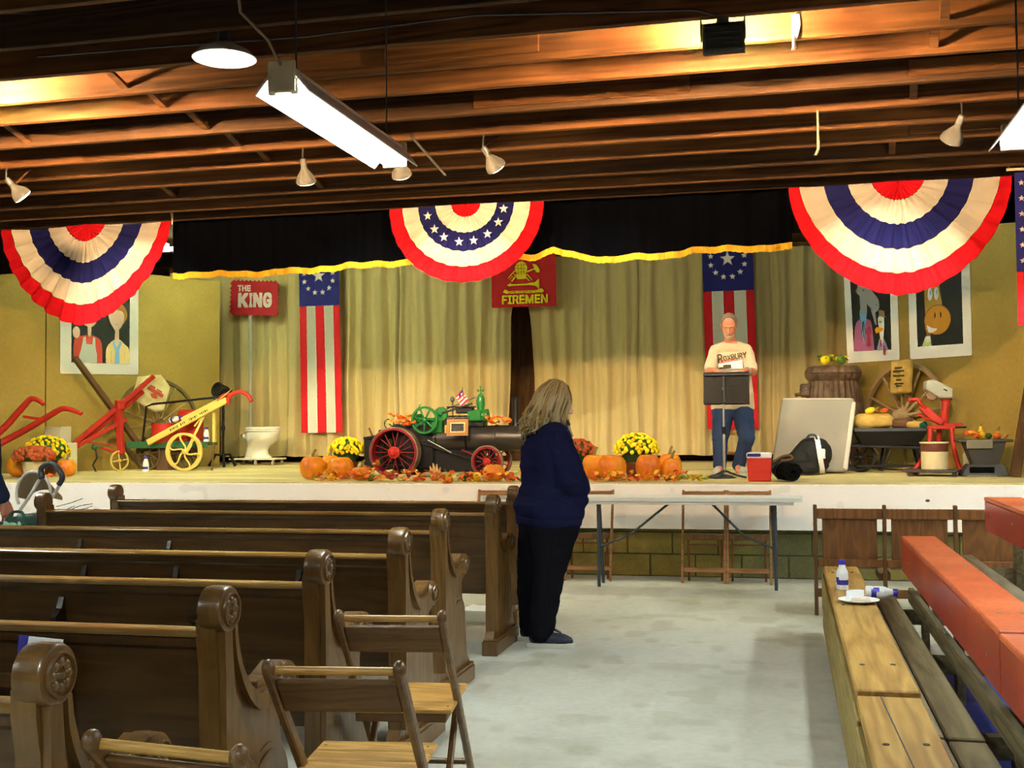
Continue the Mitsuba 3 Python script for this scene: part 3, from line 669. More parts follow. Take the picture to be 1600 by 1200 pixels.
# ================================================================== OLD THEATRE SEAT ROW (seen from behind)
t = Thing('theatre_seat_row', 'row of old brown wooden theatre seats seen from behind, right of the table', 'seats', None, Tr(0.19, 8.62, 0))
W = 0.472
for k in range(5):
    z0 = 0.0 if k in (0, 4) else 0.0
    t.add('post', beam((k * W, 0.02, z0), (k * W, 0, 0.785), 0.026, 0.04, 0.004), 'brownwood_mat')
for k in range(4):
    a, b = k * W + 0.013, (k + 1) * W - 0.013
    t.add('back_rail', bx(a, b, -0.008, 0.018, 0.685, 0.757, 0.004), 'seatrow_mat')
    t.add('back_panel', bx(a + 0.035, b - 0.035, 0.03, 0.045, 0.385, 0.70, 0.004), 'seatrow_mat')
    t.add('lower_rail', bx(a, b, -0.004, 0.02, 0.345, 0.40, 0.004), 'seatrow_mat')
    t.add('seat', bx(a + 0.03, b - 0.03, 0.06, 0.42, 0.325, 0.345, 0.004), 'greyplank_mat')
    t.add('stretcher', bx(a, b, 0.0, 0.024, 0.13, 0.19, 0.004), 'brownwood_mat')
    if k: t.add('seat_arm', bx(k * W - 0.04, k * W + 0.04, 0.06, 0.40, 0.25, 0.30, 0.004), 'brownwood_mat')

# ================================================================== BLEACHERS
t = Thing('bleacher', 'stepped wooden bleacher with bare plank front seat and red upper seats', 'bleacher', None, None)
def plank(name, x0, x1, y0, y1, z0, z1, m, bev=0.006): return t.add(name, bx(x0, x1, y0, y1, z0, z1, bev), m)
s1 = plank('seat_plank', 0.222, 0.437, 4.285, 7.93, 0.392, 0.430, 'plank_mat')
plank('seat_plank', 0.222, 0.437, 0.9, 4.255, 0.378, 0.416, 'plank_mat')
for y in (6.25, 4.72, 3.62, 2.6, 7.6):
    zt = 0.43 if y > 4.27 else 0.416
    for x in (0.27, 0.385): t.add('bolt', cyl((x, y + 0.02 * (x > 0.3), zt - 0.003), (x, y + 0.02 * (x > 0.3), zt + 0.003), 0.010, n=8), 'steel_dark')
t.add('plank_crack', beam((0.302, 4.25, 0.4165), (0.33, 3.2, 0.4165), 0.004, 0.002, 0), 'steel_dark')
plank('front_board', 0.208, 0.236, 4.02, 7.90, 0.16, 0.388, 'frontboard_mat'); plank('front_board', 0.204, 0.232, 0.9, 4.0, 0.16, 0.374, 'frontboard_mat')
plank('front_board', 0.212, 0.238, 0.9, 7.90, 0.03, 0.155, 'frontboard_mat')
plank('foot_plank', 0.40, 0.505, 4.23, 7.62, 0.262, 0.298, 'greyplank_mat'); plank('foot_plank', 0.512, 0.635, 4.21, 7.6, 0.262, 0.298, 'darkplank_mat')
plank('foot_plank', 0.40, 0.505, 0.9, 4.20, 0.258, 0.294, 'greyplank_mat'); plank('foot_plank', 0.512, 0.635, 0.9, 4.18, 0.258, 0.294, 'darkplank_mat')
plank('stringer', 0.705, 0.742, 0.9, 7.5, 0.27, 0.36, 'darkplank_mat')
plank('red_riser', 0.685, 0.708, 4.215, 7.61, 0.44, 0.637, 'redbench_mat'); plank('red_riser', 0.685, 0.708, 0.9, 4.205, 0.44, 0.637, 'redbench_mat')
plank('red_seat', 0.683, 0.885, 4.215, 7.615, 0.637, 0.662, 'redtop_mat'); plank('red_seat', 0.683, 0.885, 0.9, 4.205, 0.628, 0.653, 'redtop_mat')
plank('red_end_board', 0.71, 0.875, 7.58, 7.60, 0.44, 0.637, 'redbench_mat')
for y in (7.0, 6.0, 4.6, 3.6):
    for x in (0.75, 0.83): t.add('bolt', cyl((x, y, 0.6595), (x, y, 0.6655), 0.008, n=8), 'bolt')
for y in (7.2, 5.4, 4.45, 3.7):
    t.add('bolt', cyl((0.686, y, 0.54), (0.680, y, 0.54), 0.008, n=8), 'bolt')
plank('foot_plank', 0.90, 1.10, 0.9, 7.62, 0.512, 0.55, 'greyplank_mat')
plank('red_riser', 1.205, 1.228, 0.9, 7.83, 0.685, 0.868, 'redbench_mat'); plank('red_seat', 1.203, 1.42, 0.9, 7.835, 0.868, 0.892, 'redtop_mat'); plank('red_end_board', 1.23, 1.41, 7.80, 7.82, 0.685, 0.868, 'redbench_mat')
for y in (7.6, 6.9): t.add('bolt', cyl((1.206, y, 0.80), (1.200, y, 0.80), 0.008, n=8), 'bolt')
for y in (7.3, 5.9, 4.45, 3.0, 1.6):
    fr = [beam((0.33, y, 0.0), (0.33, y, 0.39), 0.04, 0.09, 0.004, up=(0, 1, 0)), beam((0.78, y, 0.0), (0.78, y, 0.63), 0.04, 0.09, 0.004, up=(0, 1, 0)), beam((1.30, y, 0.0), (1.30, y, 0.868), 0.04, 0.09, 0.004, up=(0, 1, 0)),
          bx(0.24, 1.40, y - 0.02, y + 0.02, 0.17, 0.255, 0.004), bx(0.74, 1.36, y - 0.02, y + 0.02, 0.42, 0.51, 0.004)]
    f0 = t.add('support_post', fr[0], 'darkplank_mat')
    for m in fr[1:3]: t.add('support_post', m, 'darkplank_mat')
    for m in fr[3:]: t.add('cross_beam', m, 'darkplank_mat')
single('tarp', grid(np.array([[(x, y, 0.012 + 0.05 * meshkit.noise(np.array([x * 5, y * 5, 0.3])) ) for y in np.linspace(3.0, 6.7, 40)] for x in np.linspace(0.66, 1.25, 12)])), 'blue_tarp', 'crumpled blue tarp on the floor under the bleacher', 'tarp', smooth=True)

# things left on the front seat
def bottle(M, label, h=0.165):
    t = Thing('milk_bottle', label, 'bottle', None, M)
    k = h / 0.165
    t.add('body', lathe([(0, 0), (0.030 * k, 0.0), (0.033 * k, 0.006 * k), (0.033 * k, 0.085 * k), (0.031 * k, 0.10 * k), (0.019 * k, 0.125 * k), (0.018 * k, 0.140 * k), (0, 0.141 * k)], 24), 'plastic_white', 40)
    t.add('cap', lathe([(0, 0.165 * k), (0.018 * k, 0.165 * k), (0.021 * k, 0.160 * k), (0.021 * k, 0.140 * k), (0.0, 0.139 * k)], 20), 'cap_purple', 40)
    a = np.linspace(-2.6, -0.3, 14)
    P = np.array([[(0.0336 * k * math.cos(x), 0.0336 * k * math.sin(x), z * k) for z in (0.028, 0.055)] for x in a]); t.add('label_band', grid(P), 'label_blue', True)
    a = np.linspace(-2.9, -0.9, 12)
    P = np.array([[(0.0339 * k * math.cos(x), 0.0339 * k * math.sin(x), z * k) for z in (0.04, 0.07)] for x in a[:5]]); t.add('label_print', grid(P), 'cap_purple', True)
    return t
bottle(Tr(0.292, 6.83, 0.431), 'white milk bottle with purple cap standing on the front bleacher plank')
bottle(Tr(0.395, 6.50, 0.464) @ Ry(90) @ Rz(20), 'white milk bottle lying on its side beside the paper plate')
t = Thing('paper_plate', 'white paper plate with leftover food on the front bleacher plank', 'plate', None, Tr(0.352, 6.34, 0.431))
t.add('plate', lathe([(0, 0.003), (0.062, 0.003), (0.072, 0.008), (0.105, 0.016), (0.104, 0.019), (0.072, 0.012), (0.06, 0.007), (0, 0.007)], 32), 'paper_white', True)
fm = ball((0.01, -0.005, 0.012), (0.05, 0.04, 0.016), 3); fm.vertices[:, 2] += 0.006 * (meshkit.noise(fm.vertices * 90) - 0.5)
t.add('food', fm, 'food', True)
nap = np.array([[(x, 0.03 + 0.02 * math.sin(x * 30) + y, 0.02 + 0.018 * math.sin(y * 40 + x * 20) + 0.02 * (y > 0.02)) for y in np.linspace(0, 0.05, 6)] for x in np.linspace(-0.06, 0.03, 10)])
t.add('napkin', grid(nap), 'paper_white', True)
# ================================================================== STAGE CURTAINS, VALANCE, FLAGS
def fold_y(x, seed):
    x = np.asarray(x, float)
    ph = 2.2 * meshkit.noise(np.stack([x * 1.7, x * 0 + seed, x * 0], -1))
    am = 0.035 + 0.05 * meshkit.noise(np.stack([x * 1.1 + 7, x * 0 + seed, x * 0], -1))
    return am * np.sin(2 * np.pi * x / 0.31 + 3 * ph) + 0.018 * np.sin(2 * np.pi * x / 0.125 + 5 * ph)

def curtain(x0, x1, label, seed, left_edge=None, right_edge=None, y=16.42):
    nx = int((x1 - x0) / 0.022); P = np.zeros((nx, 14, 3))
    for j, z in enumerate(np.linspace(3.83, 0.945, 14)):
        k = (3.83 - z) / 2.9
        a = x0 + (left_edge(z) if left_edge else 0); b = x1 + (right_edge(z) if right_edge else 0)
        xs = np.linspace(x0, x1, nx); s = np.linspace(0, 1, nx)
        X = xs + (a - x0) * np.clip(1 - s * (x1 - x0) / 0.6, 0, 1) ** 1.5 + (b - x1) * np.clip(1 - (1 - s) * (x1 - x0) / 0.6, 0, 1) ** 1.5
        P[:, j, 0] = X + 0.012 * np.sin(8 * k + xs * 9)
        P[:, j, 1] = y + fold_y(xs, seed) * (0.75 + 0.5 * k)
        P[:, j, 2] = z + 0.006 * np.sin(xs * 11 + seed) * k
    c = Thing('stage_curtain', label, 'curtain')
    c.add('cloth', grid(P), 'curtain_mat', True)
    hem = P[:, -1:].copy(); hem2 = np.concatenate([hem + [0, -0.006, 0.035], hem + [0, -0.008, -0.004]], 1)
    c.add('hem', grid(hem2), 'curtain_mat', True)
    return c
curtain(-9.3, -5.52, 'tan stage curtain panel at the left, behind the left striped banner', 1)
curtain(-5.55, -3.86, 'tan stage curtain panel left of the dark center opening', 2, right_edge=lambda z: 0.15 * min(1, max(0, (z - 3.05) / 0.5)) - 0.04 * max(0, 3.05 - z))
curtain(-3.58, -2.03, 'tan stage curtain panel right of the dark center opening', 3, left_edge=lambda z: -0.15 * min(1, max(0, (z - 3.05) / 0.5)) + 0.09 * min(1, max(0, 3.05 - z)))
curtain(-2.06, -0.14, 'tan stage curtain panel behind the man', 4)
curtain(-0.17, 1.7, 'tan stage curtain panel at the right, beside the posters', 5)
struct('trim_6', bx(-9.3, 1.8, 16.36, 16.5, 3.80, 3.855, 0.004), 'brownwood_mat')

# valance
vx = np.linspace(-5.92, 0.08, 420)
vb = np.interp(vx, [-5.92, -4.9, -4.78, -3.67, -2.2, -2.04, -1.83, -1.6, -1.05, -0.79, -0.3, 0.08], [2.915, 2.90, 2.90, 2.945, 2.955, 2.995, 2.93, 2.90, 2.90, 2.945, 2.935, 2.945])
vb = vb + 0.008 * np.sin(vx * 9) + 0.006 * np.sin(vx * 23)
vy = 10.46 + 0.022 * np.sin(vx * 16 + 2 * np.sin(vx * 3)) + 0.01 * np.sin(vx * 41)
P = np.array([[(x, y + 0.02 * (3.5 - z) * math.sin(x * 7), z) for z in np.linspace(3.56, b, 10)] for x, y, b in zip(vx, vy, vb)])
v = Thing('valance', 'long black velvet valance with gold fringe over the stage front', 'valance')
v.add('cloth', grid(P), 'velvet_black', True)
F = np.array([[(x, P[i, -1, 1] - 0.008 + 0.004 * math.sin(i * 2.1), z) for z in (b + 0.004, b - 0.025, b - 0.056 + 0.003 * math.sin(i * 1.7))] for i, (x, b) in enumerate(zip(vx, vb))])
v.add('fringe', grid(F), 'gold_fringe', True, label='gold fringe')

def bunting(cx, ztop, w, h, y, label, hs, vs, n=1.8, pleats=30, amp=0.026, roll=0.0, stars=None, sag=0.0):
    t = Thing('bunting', label, 'bunting', None, Tr(cx, y, ztop) @ Ry(roll))
    a, b = w / 2, h; nth = 220
    th = np.linspace(math.pi, 2 * math.pi, nth)
    c, s = np.cos(th), np.abs(np.sin(th))
    ox, oz = np.sign(c) * a * np.abs(c) ** (2 / n), -b * s ** (2 / n)
    pl = np.sin(pleats * th + 1.3 * np.sin(3 * th)) * (0.25 + 0.75 * s ** 1.5)
    pl2 = np.sin(2.3 * pleats * th + 2 * np.sin(5 * th)) * s
    names = ['red_centre', 'white_band', 'blue_band', 'white_band', 'red_band']
    mats = ['red_cloth', 'white_cloth', 'navy_cloth', 'white_cloth', 'red_cloth']
    edge = [np.zeros(nth)] + [hv + (vv - hv) * s + 0.006 * np.sin(pleats * th) * (i < 5) * s for i, (hv, vv) in enumerate(zip(hs, vs))]
    for i in range(5):
        k = 6 if i else 5
        P = np.zeros((nth, k, 3))
        for j in range(k):
            r = edge[i] + (edge[i + 1] - edge[i]) * j / (k - 1)
            g = np.sqrt(np.clip(r, 0, 1)) * (0.6 + 0.4 * r)
            P[:, j, 0] = ox * r
            P[:, j, 2] = oz * r - sag * np.abs(c) * r * (1 - r) * 4 - (0.004 * i)
            P[:, j, 1] = -(amp * pl * g + amp * 0.35 * pl2 * g) - 0.05 * r * s - 0.004 * i
        t.add(names[i], grid(P), mats[i], True)
    if stars:
        for ang, rr in stars:
            q = math.radians(ang); ss = abs(math.sin(q))
            X = math.copysign(a * abs(math.cos(q)) ** (2 / n), math.cos(q)) * rr; Z = -b * ss ** (2 / n) * rr
            st = extr(star(0, 0, 0.047, None, math.radians(ang) * 0), 0.003, Tr(X, -0.05 * rr * ss - amp * 1.25 - 0.004, Z) @ vframe((0, 0, 0)))
            t.add('star', st, 'sign_white')
    return t
bunting(-6.77, 3.42, 1.9, 1.0, 10.296, 'left pleated red, white and blue fan bunting', [.23, .44, .66, .88, 1], [.17, .385, .585, .80, 1], n=1.66, roll=0, sag=0.02)
bunting(-2.835, 3.415, 1.47, 0.715, 10.296, 'small center fan bunting with white stars on its blue band', [.19, .40, .62, .83, 1], [.165, .37, .60, .80, 1], n=2.03, pleats=30, amp=0.02,
        stars=[(a, 0.505) for a in (196, 219, 238, 262, 283, 305, 328, 349)])
bunting(0.955, 3.415, 1.80, 0.965, 10.296, 'large right pleated red, white and blue fan bunting', [.235, .45, .67, .90, 1], [.17, .385, .60, .81, 1], sag=0.01)

def cloth_rect(u0, u1, v0, v1, w, nu=12, nv=20, amp=0.012, f=7.0):
    P = np.zeros((nu, nv, 3))
    for i, u in enumerate(np.linspace(u0, u1, nu)):
        for j, vv in enumerate(np.linspace(v1, v0, nv)):
            P[i, j] = (u, vv, w + amp * math.sin(f * u + 1.2 * vv) + 0.5 * amp * math.sin(2.3 * f * u - 0.8 * vv))
    return grid(P)

def banner(x0, x1, z0, zc, ztop, y, zs, label, drift=0.04):
    w = x1 - x0
    M = vframe((x0, y, 0), 0); M = M @ np.array([[1, drift / 2.4 * -1, 0, drift * 1.0], [0, 1, 0, 0], [0, 0, 1, 0], [0, 0, 0, 1.0]])
    t = Thing('striped_banner', label, 'banner', None, M)
    cuts = np.array([0, 0.165, 0.395, 0.605, 0.84, 1.0]) * w
    t.add('canton', cloth_rect(0, w, zc, ztop, 0.004), 'flag_blue', True, label='blue field')
    for i in range(5):
        t.add('stripe', cloth_rect(cuts[i], cuts[i + 1], z0, zc, 0, 5), 'flag_white' if i % 2 else 'flag_red', True)
    t.add('star', extr(star(w / 2, zs, 0.108), 0.003, Tr(0, 0, 0.022)), 'sign_white', label='large white star')
    for k in range(12):
        a = math.radians(30 * k + 15)
        t.add('star', extr(star(w / 2 + 0.235 * math.cos(a), zs - 0.02 + 0.235 * math.sin(a), 0.046), 0.003, Tr(0, 0, 0.024)), 'sign_white')
banner(-7.06, -6.41, 1.295, 3.19, 3.84, 16.24, 3.635, 'long striped star banner hanging at the left of the curtain')
banner(-1.07, -0.38, 1.30, 3.20, 3.84, 16.24, 3.64, 'long striped star banner hanging behind the man')

# starred flag at the far right edge of the picture
M = vframe((1.815, 9.95, 0), 0)
t = Thing('star_flag', 'flag with starred blue field and red stripe at the right picture edge', 'flag', None, M)
t.add('canton', cloth_rect(0.0, 0.72, 2.56, 3.36, 0.0), 'flag_blue', True)
for i, (a, b) in enumerate([(0.0, 0.09), (0.09, 0.19), (0.19, 0.29), (0.29, 0.39), (0.39, 0.49), (0.49, 0.6), (0.6, 0.72)]):
    t.add('stripe', cloth_rect(a, b, 2.13, 2.56, 0.0, 4), 'flag_red' if i % 2 == 0 else 'flag_white', True)
for k in range(7):
    for r in range(6):
        t.add('star', extr(star(0.045 + 0.105 * k, 3.27 - 0.125 * r - (0.06 if k % 2 else 0), 0.027), 0.003, Tr(0, 0, 0.02)), 'sign_white')
t.add('pole', cyl((-0.06, 3.385, 0.0), (0.80, 3.375, 0.0), 0.012, n=10), 'tape_white', True)
t.add('cord', [tube([(x, 3.38, 0), (x, 3.47, 0)], 0.004, 5) for x in (-0.04,)], 'tape_white')

def fat(m, d):
    out = []
    for a, b in ((0, 0), (d, 0), (-d, 0), (0, d), (0, -d), (d, d), (-d, d), (d, -d), (-d, -d)):
        q = m.copy(); q.apply_translation((a, b, 0)); out.append(q)
    return cat(out)
# firemen banner
M = vframe((-4.06, 16.08, 0), 0)
t = Thing('firemen_banner', 'dark red banner with yellow fire emblem and FIREMEN lettering', 'banner', None, M)
t.add('cloth', cloth_rect(0, 0.94, 3.055, 3.83, 0, 24, 24, 0.008, 9), 'fire_red', True)
def text_fit(s, width, height, depth=0.004, bold=True):
    m = meshkit.text_mesh(s, height, depth, bold); b = m.bounds
    m.apply_translation((-b[0, 0], -b[0, 1] * 0, 0)); m.apply_scale([width / (b[1, 0] - b[0, 0]), 1, 1]); return m
t.add('lettering', fat(text_fit('FIREMEN', 0.66, 0.115), 0.003), 'fire_yellow', M=Tr(0.16, 3.105, 0.014), label='yellow FIREMEN lettering')
ribbon_ = [(0.17, 3.27), (0.20, 3.31), (0.24, 3.30), (0.24, 3.285), (0.68, 3.285), (0.68, 3.30), (0.74, 3.31), (0.77, 3.27), (0.74, 3.25), (0.68, 3.255), (0.66, 3.25), (0.24, 3.25), (0.22, 3.25)]
t.add('scroll', extr(ribbon_, 0.003, Tr(0, 0, 0.013)), 'fire_yellow')
t.add('scroll_lettering', text_fit('LOYAL TO OUR DUTY', 0.40, 0.022, 0.002), 'fire_red', M=Tr(0.26, 3.257, 0.0165))
def seg(p, q, w): return LineString([p, q]).buffer(w / 2, cap_style=2)
em = [ellipse(0.44, 3.60, 0.09, 0.10), Polygon([(0.36, 3.52), (0.52, 3.52), (0.50, 3.45), (0.38, 3.45)]), seg((0.24, 3.37), (0.70, 3.375), 0.022), Polygon([(0.52, 3.365), (0.64, 3.35), (0.70, 3.30), (0.70, 3.45), (0.64, 3.40), (0.52, 3.385)]),
      seg((0.52, 3.55), (0.66, 3.60), 0.018), Polygon([(0.60, 3.66), (0.66, 3.65), (0.70, 3.59), (0.715, 3.535), (0.66, 3.535), (0.64, 3.58)]), seg((0.25, 3.47), (0.35, 3.58), 0.012), seg((0.30, 3.42), (0.40, 3.53), 0.012),
      seg((0.27, 3.45), (0.31, 3.50), 0.006), seg((0.29, 3.43), (0.34, 3.47), 0.008), seg((0.30, 3.50), (0.34, 3.46), 0.008), seg((0.33, 3.53), (0.37, 3.49), 0.008), seg((0.56, 3.42), (0.48, 3.50), 0.014), seg((0.60, 3.43), (0.52, 3.52), 0.014), seg((0.28, 3.35), (0.28, 3.40), 0.02)]
for e in em[:2]: t.add('emblem', extr(e, 0.004, Tr(0, 0, 0.013)), 'fire_yellow')
t.add('emblem_tools', extr(union_all(em[2:]), 0.003, Tr(0, 0, 0.013)), 'fire_yellow')
for dz in (-0.05, 0, 0.05): t.add('emblem_line', extr(seg((0.355, 3.60 + dz), (0.525, 3.60 + dz), 0.006), 0.002, Tr(0, 0, 0.017)), 'fire_red')
for dx in (-0.04, 0.0, 0.04): t.add('emblem_line', extr(seg((0.44 + dx, 3.51), (0.44 + dx, 3.69), 0.006), 0.002, Tr(0, 0, 0.017)), 'fire_red')

# THE KING sign on its pole
M = vframe((-8.10, 16.10, 0), 0)
t = Thing('zigzag_sign', 'dark red zigzag-edged sign reading THE KING on a grey pole', 'sign', None, M)
pts = []
W_, H_ = 0.74, 0.50
def zig(p, q, n):
    p, q = np.array(p), np.array(q); d = (q - p) / n; o = np.array([-d[1], d[0]]) * 0.42
    for i in range(n): pts.append(p + d * i); pts.append(p + d * (i + 0.5) - o)
zig((0, 3.10), (W_, 3.055), 11); zig((W_, 3.055), (W_ + 0.01, 3.54), 7); zig((W_ + 0.01, 3.54), (0.02, 3.585), 11); zig((0.02, 3.585), (0, 3.10), 7)
t.add('board', extr(Polygon(pts), 0.018, Tr(0, 0, 0.02)), 'sign_red')
for ch, x_, w_ in (('T', 0.0, 0.06), ('H', 0.072, 0.062), ('E', 0.150, 0.055)): t.add('lettering', fat(text_fit(ch, w_, 0.082), 0.004), 'sign_white', M=Tr(0.115, 3.435, 0.039) @ Rz(-1.5) @ Tr(x_, 0, 0))
for ch, x_, w_ in (('K', 0.0, 0.145), ('I', 0.182, 0.032), ('N', 0.248, 0.125), ('G', 0.405, 0.125)): t.add('lettering', fat(text_fit(ch, w_, 0.19), 0.010), 'sign_white', M=Tr(0.125, 3.20, 0.039) @ Rz(-1.5) @ Tr(x_, 0, 0))
t.add('pole', cyl((0.30, ST + 0.01, 0.0), (0.30, 3.5, 0.0), 0.026, n=12), 'grey_paint', True, label='grey pole')
t.add('pole_base', lathe([(0, 0.03), (0.05, 0.03), (0.15, 0.012), (0.16, 0.0), (0, 0)], 24), 'iron_black', M=np.linalg.inv(M) @ Tr(-7.80, 16.10, ST))

# ================================================================== POSTERS ON THE WING WALLS
def wall_frame(side, off=0.004):
    if side == 'L': P, d = np.array([-8.35, 14.0, 0]), np.array([0.577, 1, 0])
    else: P, d = np.array([2.0, 12.6, 0]), np.array([0.839, -1, 0])
    d = d / np.linalg.norm(d); n = np.array([d[1], -d[0], 0])
    M = np.eye(4); M[:3, 0] = d; M[:3, 1] = [0, 0, 1]; M[:3, 2] = n; M[:3, 3] = P + n * off; return M
class Poster:
    def __init__(self, side, label, paper, inner):
        self.t = Thing('poster', label, 'poster', None, wall_frame(side)); self.w = 0.006
        self.t.add('paper', extr(Polygon(paper).buffer(-0.02).buffer(0.02), 0.006), 'paper_white')
        self.inner = Polygon(inner); self.put('picture', self.inner, 'art_black')
    def put(self, name, poly, m, clip=True, dw=0.0012):
        poly = poly if not isinstance(poly, list) else Polygon(smooth_curve(poly, 4)) if len(poly) > 6 else Polygon(poly)
        if clip: poly = poly.buffer(0).intersection(self.inner)
        if poly.is_empty: return
        self.t.add(name, extr(poly, 0.0012, Tr(0, 0, self.w)), m); self.w += dw
for k, c in [('art_skin', (230, 200, 184)), ('art_red', (190, 74, 66)), ('art_grey', (178, 184, 182)), ('art_cream', (222, 202, 150)), ('art_blue', (120, 170, 216)), ('art_hair', (150, 110, 50)), ('art_goat', (150, 152, 156)), ('art_pink', (178, 104, 150)),
             ('art_lilac', (160, 156, 196)), ('art_tan', (176, 126, 48)), ('art_olive', (160, 130, 60)), ('art_brown', (120, 84, 40)), ('art_white', (226, 228, 226)), ('art_orange', (226, 160, 30)), ('art_hat', (150, 124, 84)), ('art_green', (180, 204, 130)), ('art_rose', (170, 60, 84)), ('art_line', (44, 34, 24))]:
    mat(k, c, 0.7, 0.2)
p = Poster('L', 'white-bordered poster of two painted farm people behind the left bunting', [(-1.135, 2.08), (-0.06, 2.095), (-0.06, 3.36), (-1.14, 3.34)], [(-0.99, 2.225), (-0.19, 2.235), (-0.185, 3.20), (-0.99, 3.19)])
p.put('figure_shirt', [(-0.965, 2.225), (-0.955, 2.50), (-0.90, 2.56), (-0.80, 2.585), (-0.70, 2.585), (-0.61, 2.54), (-0.575, 2.44), (-0.57, 2.225)], 'art_red')
p.put('figure_apron', Polygon([(-0.915, 2.225), (-0.86, 2.40), (-0.83, 2.56), (-0.80, 2.57), (-0.79, 2.47), (-0.71, 2.47), (-0.70, 2.57), (-0.67, 2.56), (-0.665, 2.42), (-0.645, 2.35), (-0.645, 2.225)]), 'art_grey')
p.put('figure_hand', ellipse(-0.925, 2.615, 0.05, 0.075), 'art_skin')
p.put('figure_neck', Polygon([(-0.775, 2.74), (-0.725, 2.74), (-0.725, 2.60), (-0.75, 2.555), (-0.775, 2.60)]), 'art_skin')
p.put('figure_head', ellipse(-0.75, 2.80, 0.10, 0.11), 'art_skin')
p.put('figure_coat', [(-0.525, 2.225), (-0.52, 2.42), (-0.46, 2.505), (-0.40, 2.545), (-0.33, 2.545), (-0.25, 2.48), (-0.20, 2.42), (-0.195, 2.225)], 'art_cream')
p.put('figure_shirtfront', Polygon([(-0.44, 2.52), (-0.30, 2.52), (-0.34, 2.40), (-0.335, 2.225), (-0.40, 2.225), (-0.395, 2.40)]), 'art_blue')
p.put('figure_neck', Polygon([(-0.40, 2.68), (-0.345, 2.68), (-0.34, 2.50), (-0.375, 2.44), (-0.405, 2.50)]), 'art_skin')
p.put('figure_hair', ellipse(-0.345, 2.88, 0.115, 0.14), 'art_hair')
p.put('figure_head', [(-0.38, 2.645), (-0.43, 2.70), (-0.485, 2.81), (-0.48, 2.92), (-0.30, 2.92), (-0.275, 2.80), (-0.32, 2.70)], 'art_skin')
p.put('figure_mouth', sbox(-0.40, 2.745, -0.36, 2.749), 'art_brown')
for x in (-0.455, -0.27): p.put('coat_seam', sbox(x, 2.225, x + 0.003, 2.40), 'art_hair')
p = Poster('R', 'white-bordered poster of a grey goat and a white duck in clothes', [(-1.995, 2.065), (-1.185, 2.06), (-1.20, 3.10), (-2.03, 3.10)], [(-1.885, 2.195), (-1.30, 2.18), (-1.305, 3.02), (-1.925, 3.02)])
p.put('goat_coat', [(-1.89, 2.19), (-1.87, 2.40), (-1.84, 2.52), (-1.76, 2.56), (-1.66, 2.55), (-1.60, 2.51), (-1.575, 2.36), (-1.555, 2.18)], 'art_pink')
p.put('goat_shirt', Polygon([(-1.78, 2.66), (-1.66, 2.66), (-1.68, 2.53), (-1.72, 2.26), (-1.77, 2.53)]), 'art_blue')
p.put('goat_neck', Polygon([(-1.77, 2.86), (-1.66, 2.80), (-1.66, 2.62), (-1.765, 2.62)]), 'art_goat')
p.put('goat_head', [(-1.82, 2.87), (-1.78, 2.98), (-1.64, 2.92), (-1.54, 2.83), (-1.475, 2.75), (-1.47, 2.66), (-1.53, 2.62), (-1.62, 2.69), (-1.72, 2.78)], 'art_goat')
p.put('goat_beard', Polygon([(-1.60, 2.66), (-1.53, 2.63), (-1.51, 2.48), (-1.53, 2.47)]), 'art_goat')
p.put('goat_horn', Polygon([(-1.80, 2.90), (-1.84, 2.88), (-1.80, 2.94)]), 'art_hat')
p.put('goat_tie', union_all([seg((-1.72, 2.53), (-1.75, 2.40), 0.008), seg((-1.72, 2.53), (-1.68, 2.39), 0.008), seg((-1.73, 2.51), (-1.71, 2.33), 0.008)]), 'art_line')
p.put('rosette', ellipse(-1.635, 2.415, 0.042, 0.05), 'art_rose'); p.put('rosette_tail', Polygon([(-1.65, 2.37), (-1.62, 2.37), (-1.60, 2.24), (-1.67, 2.24)]), 'art_rose')
p.put('goat_eye', ellipse(-1.70, 2.885, 0.012, 0.006), 'art_line'); p.put('goat_nostril', ellipse(-1.505, 2.70, 0.008, 0.005), 'art_line')
p.put('duck_coat', Polygon([(-1.515, 2.18), (-1.47, 2.30), (-1.44, 2.33), (-1.39, 2.30), (-1.33, 2.18)]), 'art_lilac')
p.put('duck_head', [(-1.48, 2.52), (-1.47, 2.56), (-1.40, 2.56), (-1.385, 2.50), (-1.39, 2.40), (-1.41, 2.27), (-1.44, 2.27), (-1.46, 2.38)], 'art_white')
p.put('duck_bill', [(-1.53, 2.42), (-1.50, 2.445), (-1.45, 2.44), (-1.41, 2.43), (-1.41, 2.40), (-1.46, 2.385), (-1.51, 2.375)], 'art_orange')
p.put('duck_hat', Polygon([(-1.49, 2.58), (-1.46, 2.58), (-1.465, 2.64), (-1.38, 2.62), (-1.37, 2.56), (-1.34, 2.54), (-1.38, 2.545)]), 'art_hat')
for x in (-1.45, -1.425): p.put('duck_eye', ellipse(x, 2.50, 0.006, 0.014), 'art_line')
p.put('duck_tie', Polygon([(-1.445, 2.30), (-1.43, 2.30), (-1.425, 2.22), (-1.45, 2.22)]), 'art_rose')
p.put('drip', Polygon([(-1.40, 2.23), (-1.38, 2.23), (-1.37, 2.12), (-1.385, 2.14), (-1.40, 2.12)]), 'art_rose', clip=False)
p = Poster('R', 'white-bordered poster of a grinning brown horse head', [(-1.03, 2.055), (-0.185, 2.05), (-0.19, 3.10), (-1.035, 3.10)], [(-0.915, 2.185), (-0.295, 2.178), (-0.30, 3.02), (-0.925, 3.02)])
p.put('horse_neck', Polygon([(-0.79, 2.36), (-0.72, 2.34), (-0.735, 2.24), (-0.79, 2.24)]), 'art_brown')
p.put('horse_collar', Polygon([(-0.86, 2.17), (-0.80, 2.29), (-0.73, 2.29), (-0.715, 2.17)]), 'art_green')
p.put('horse_collar', Polygon([(-0.82, 2.235), (-0.79, 2.29), (-0.735, 2.29), (-0.725, 2.235), (-0.755, 2.22)]), 'art_white')
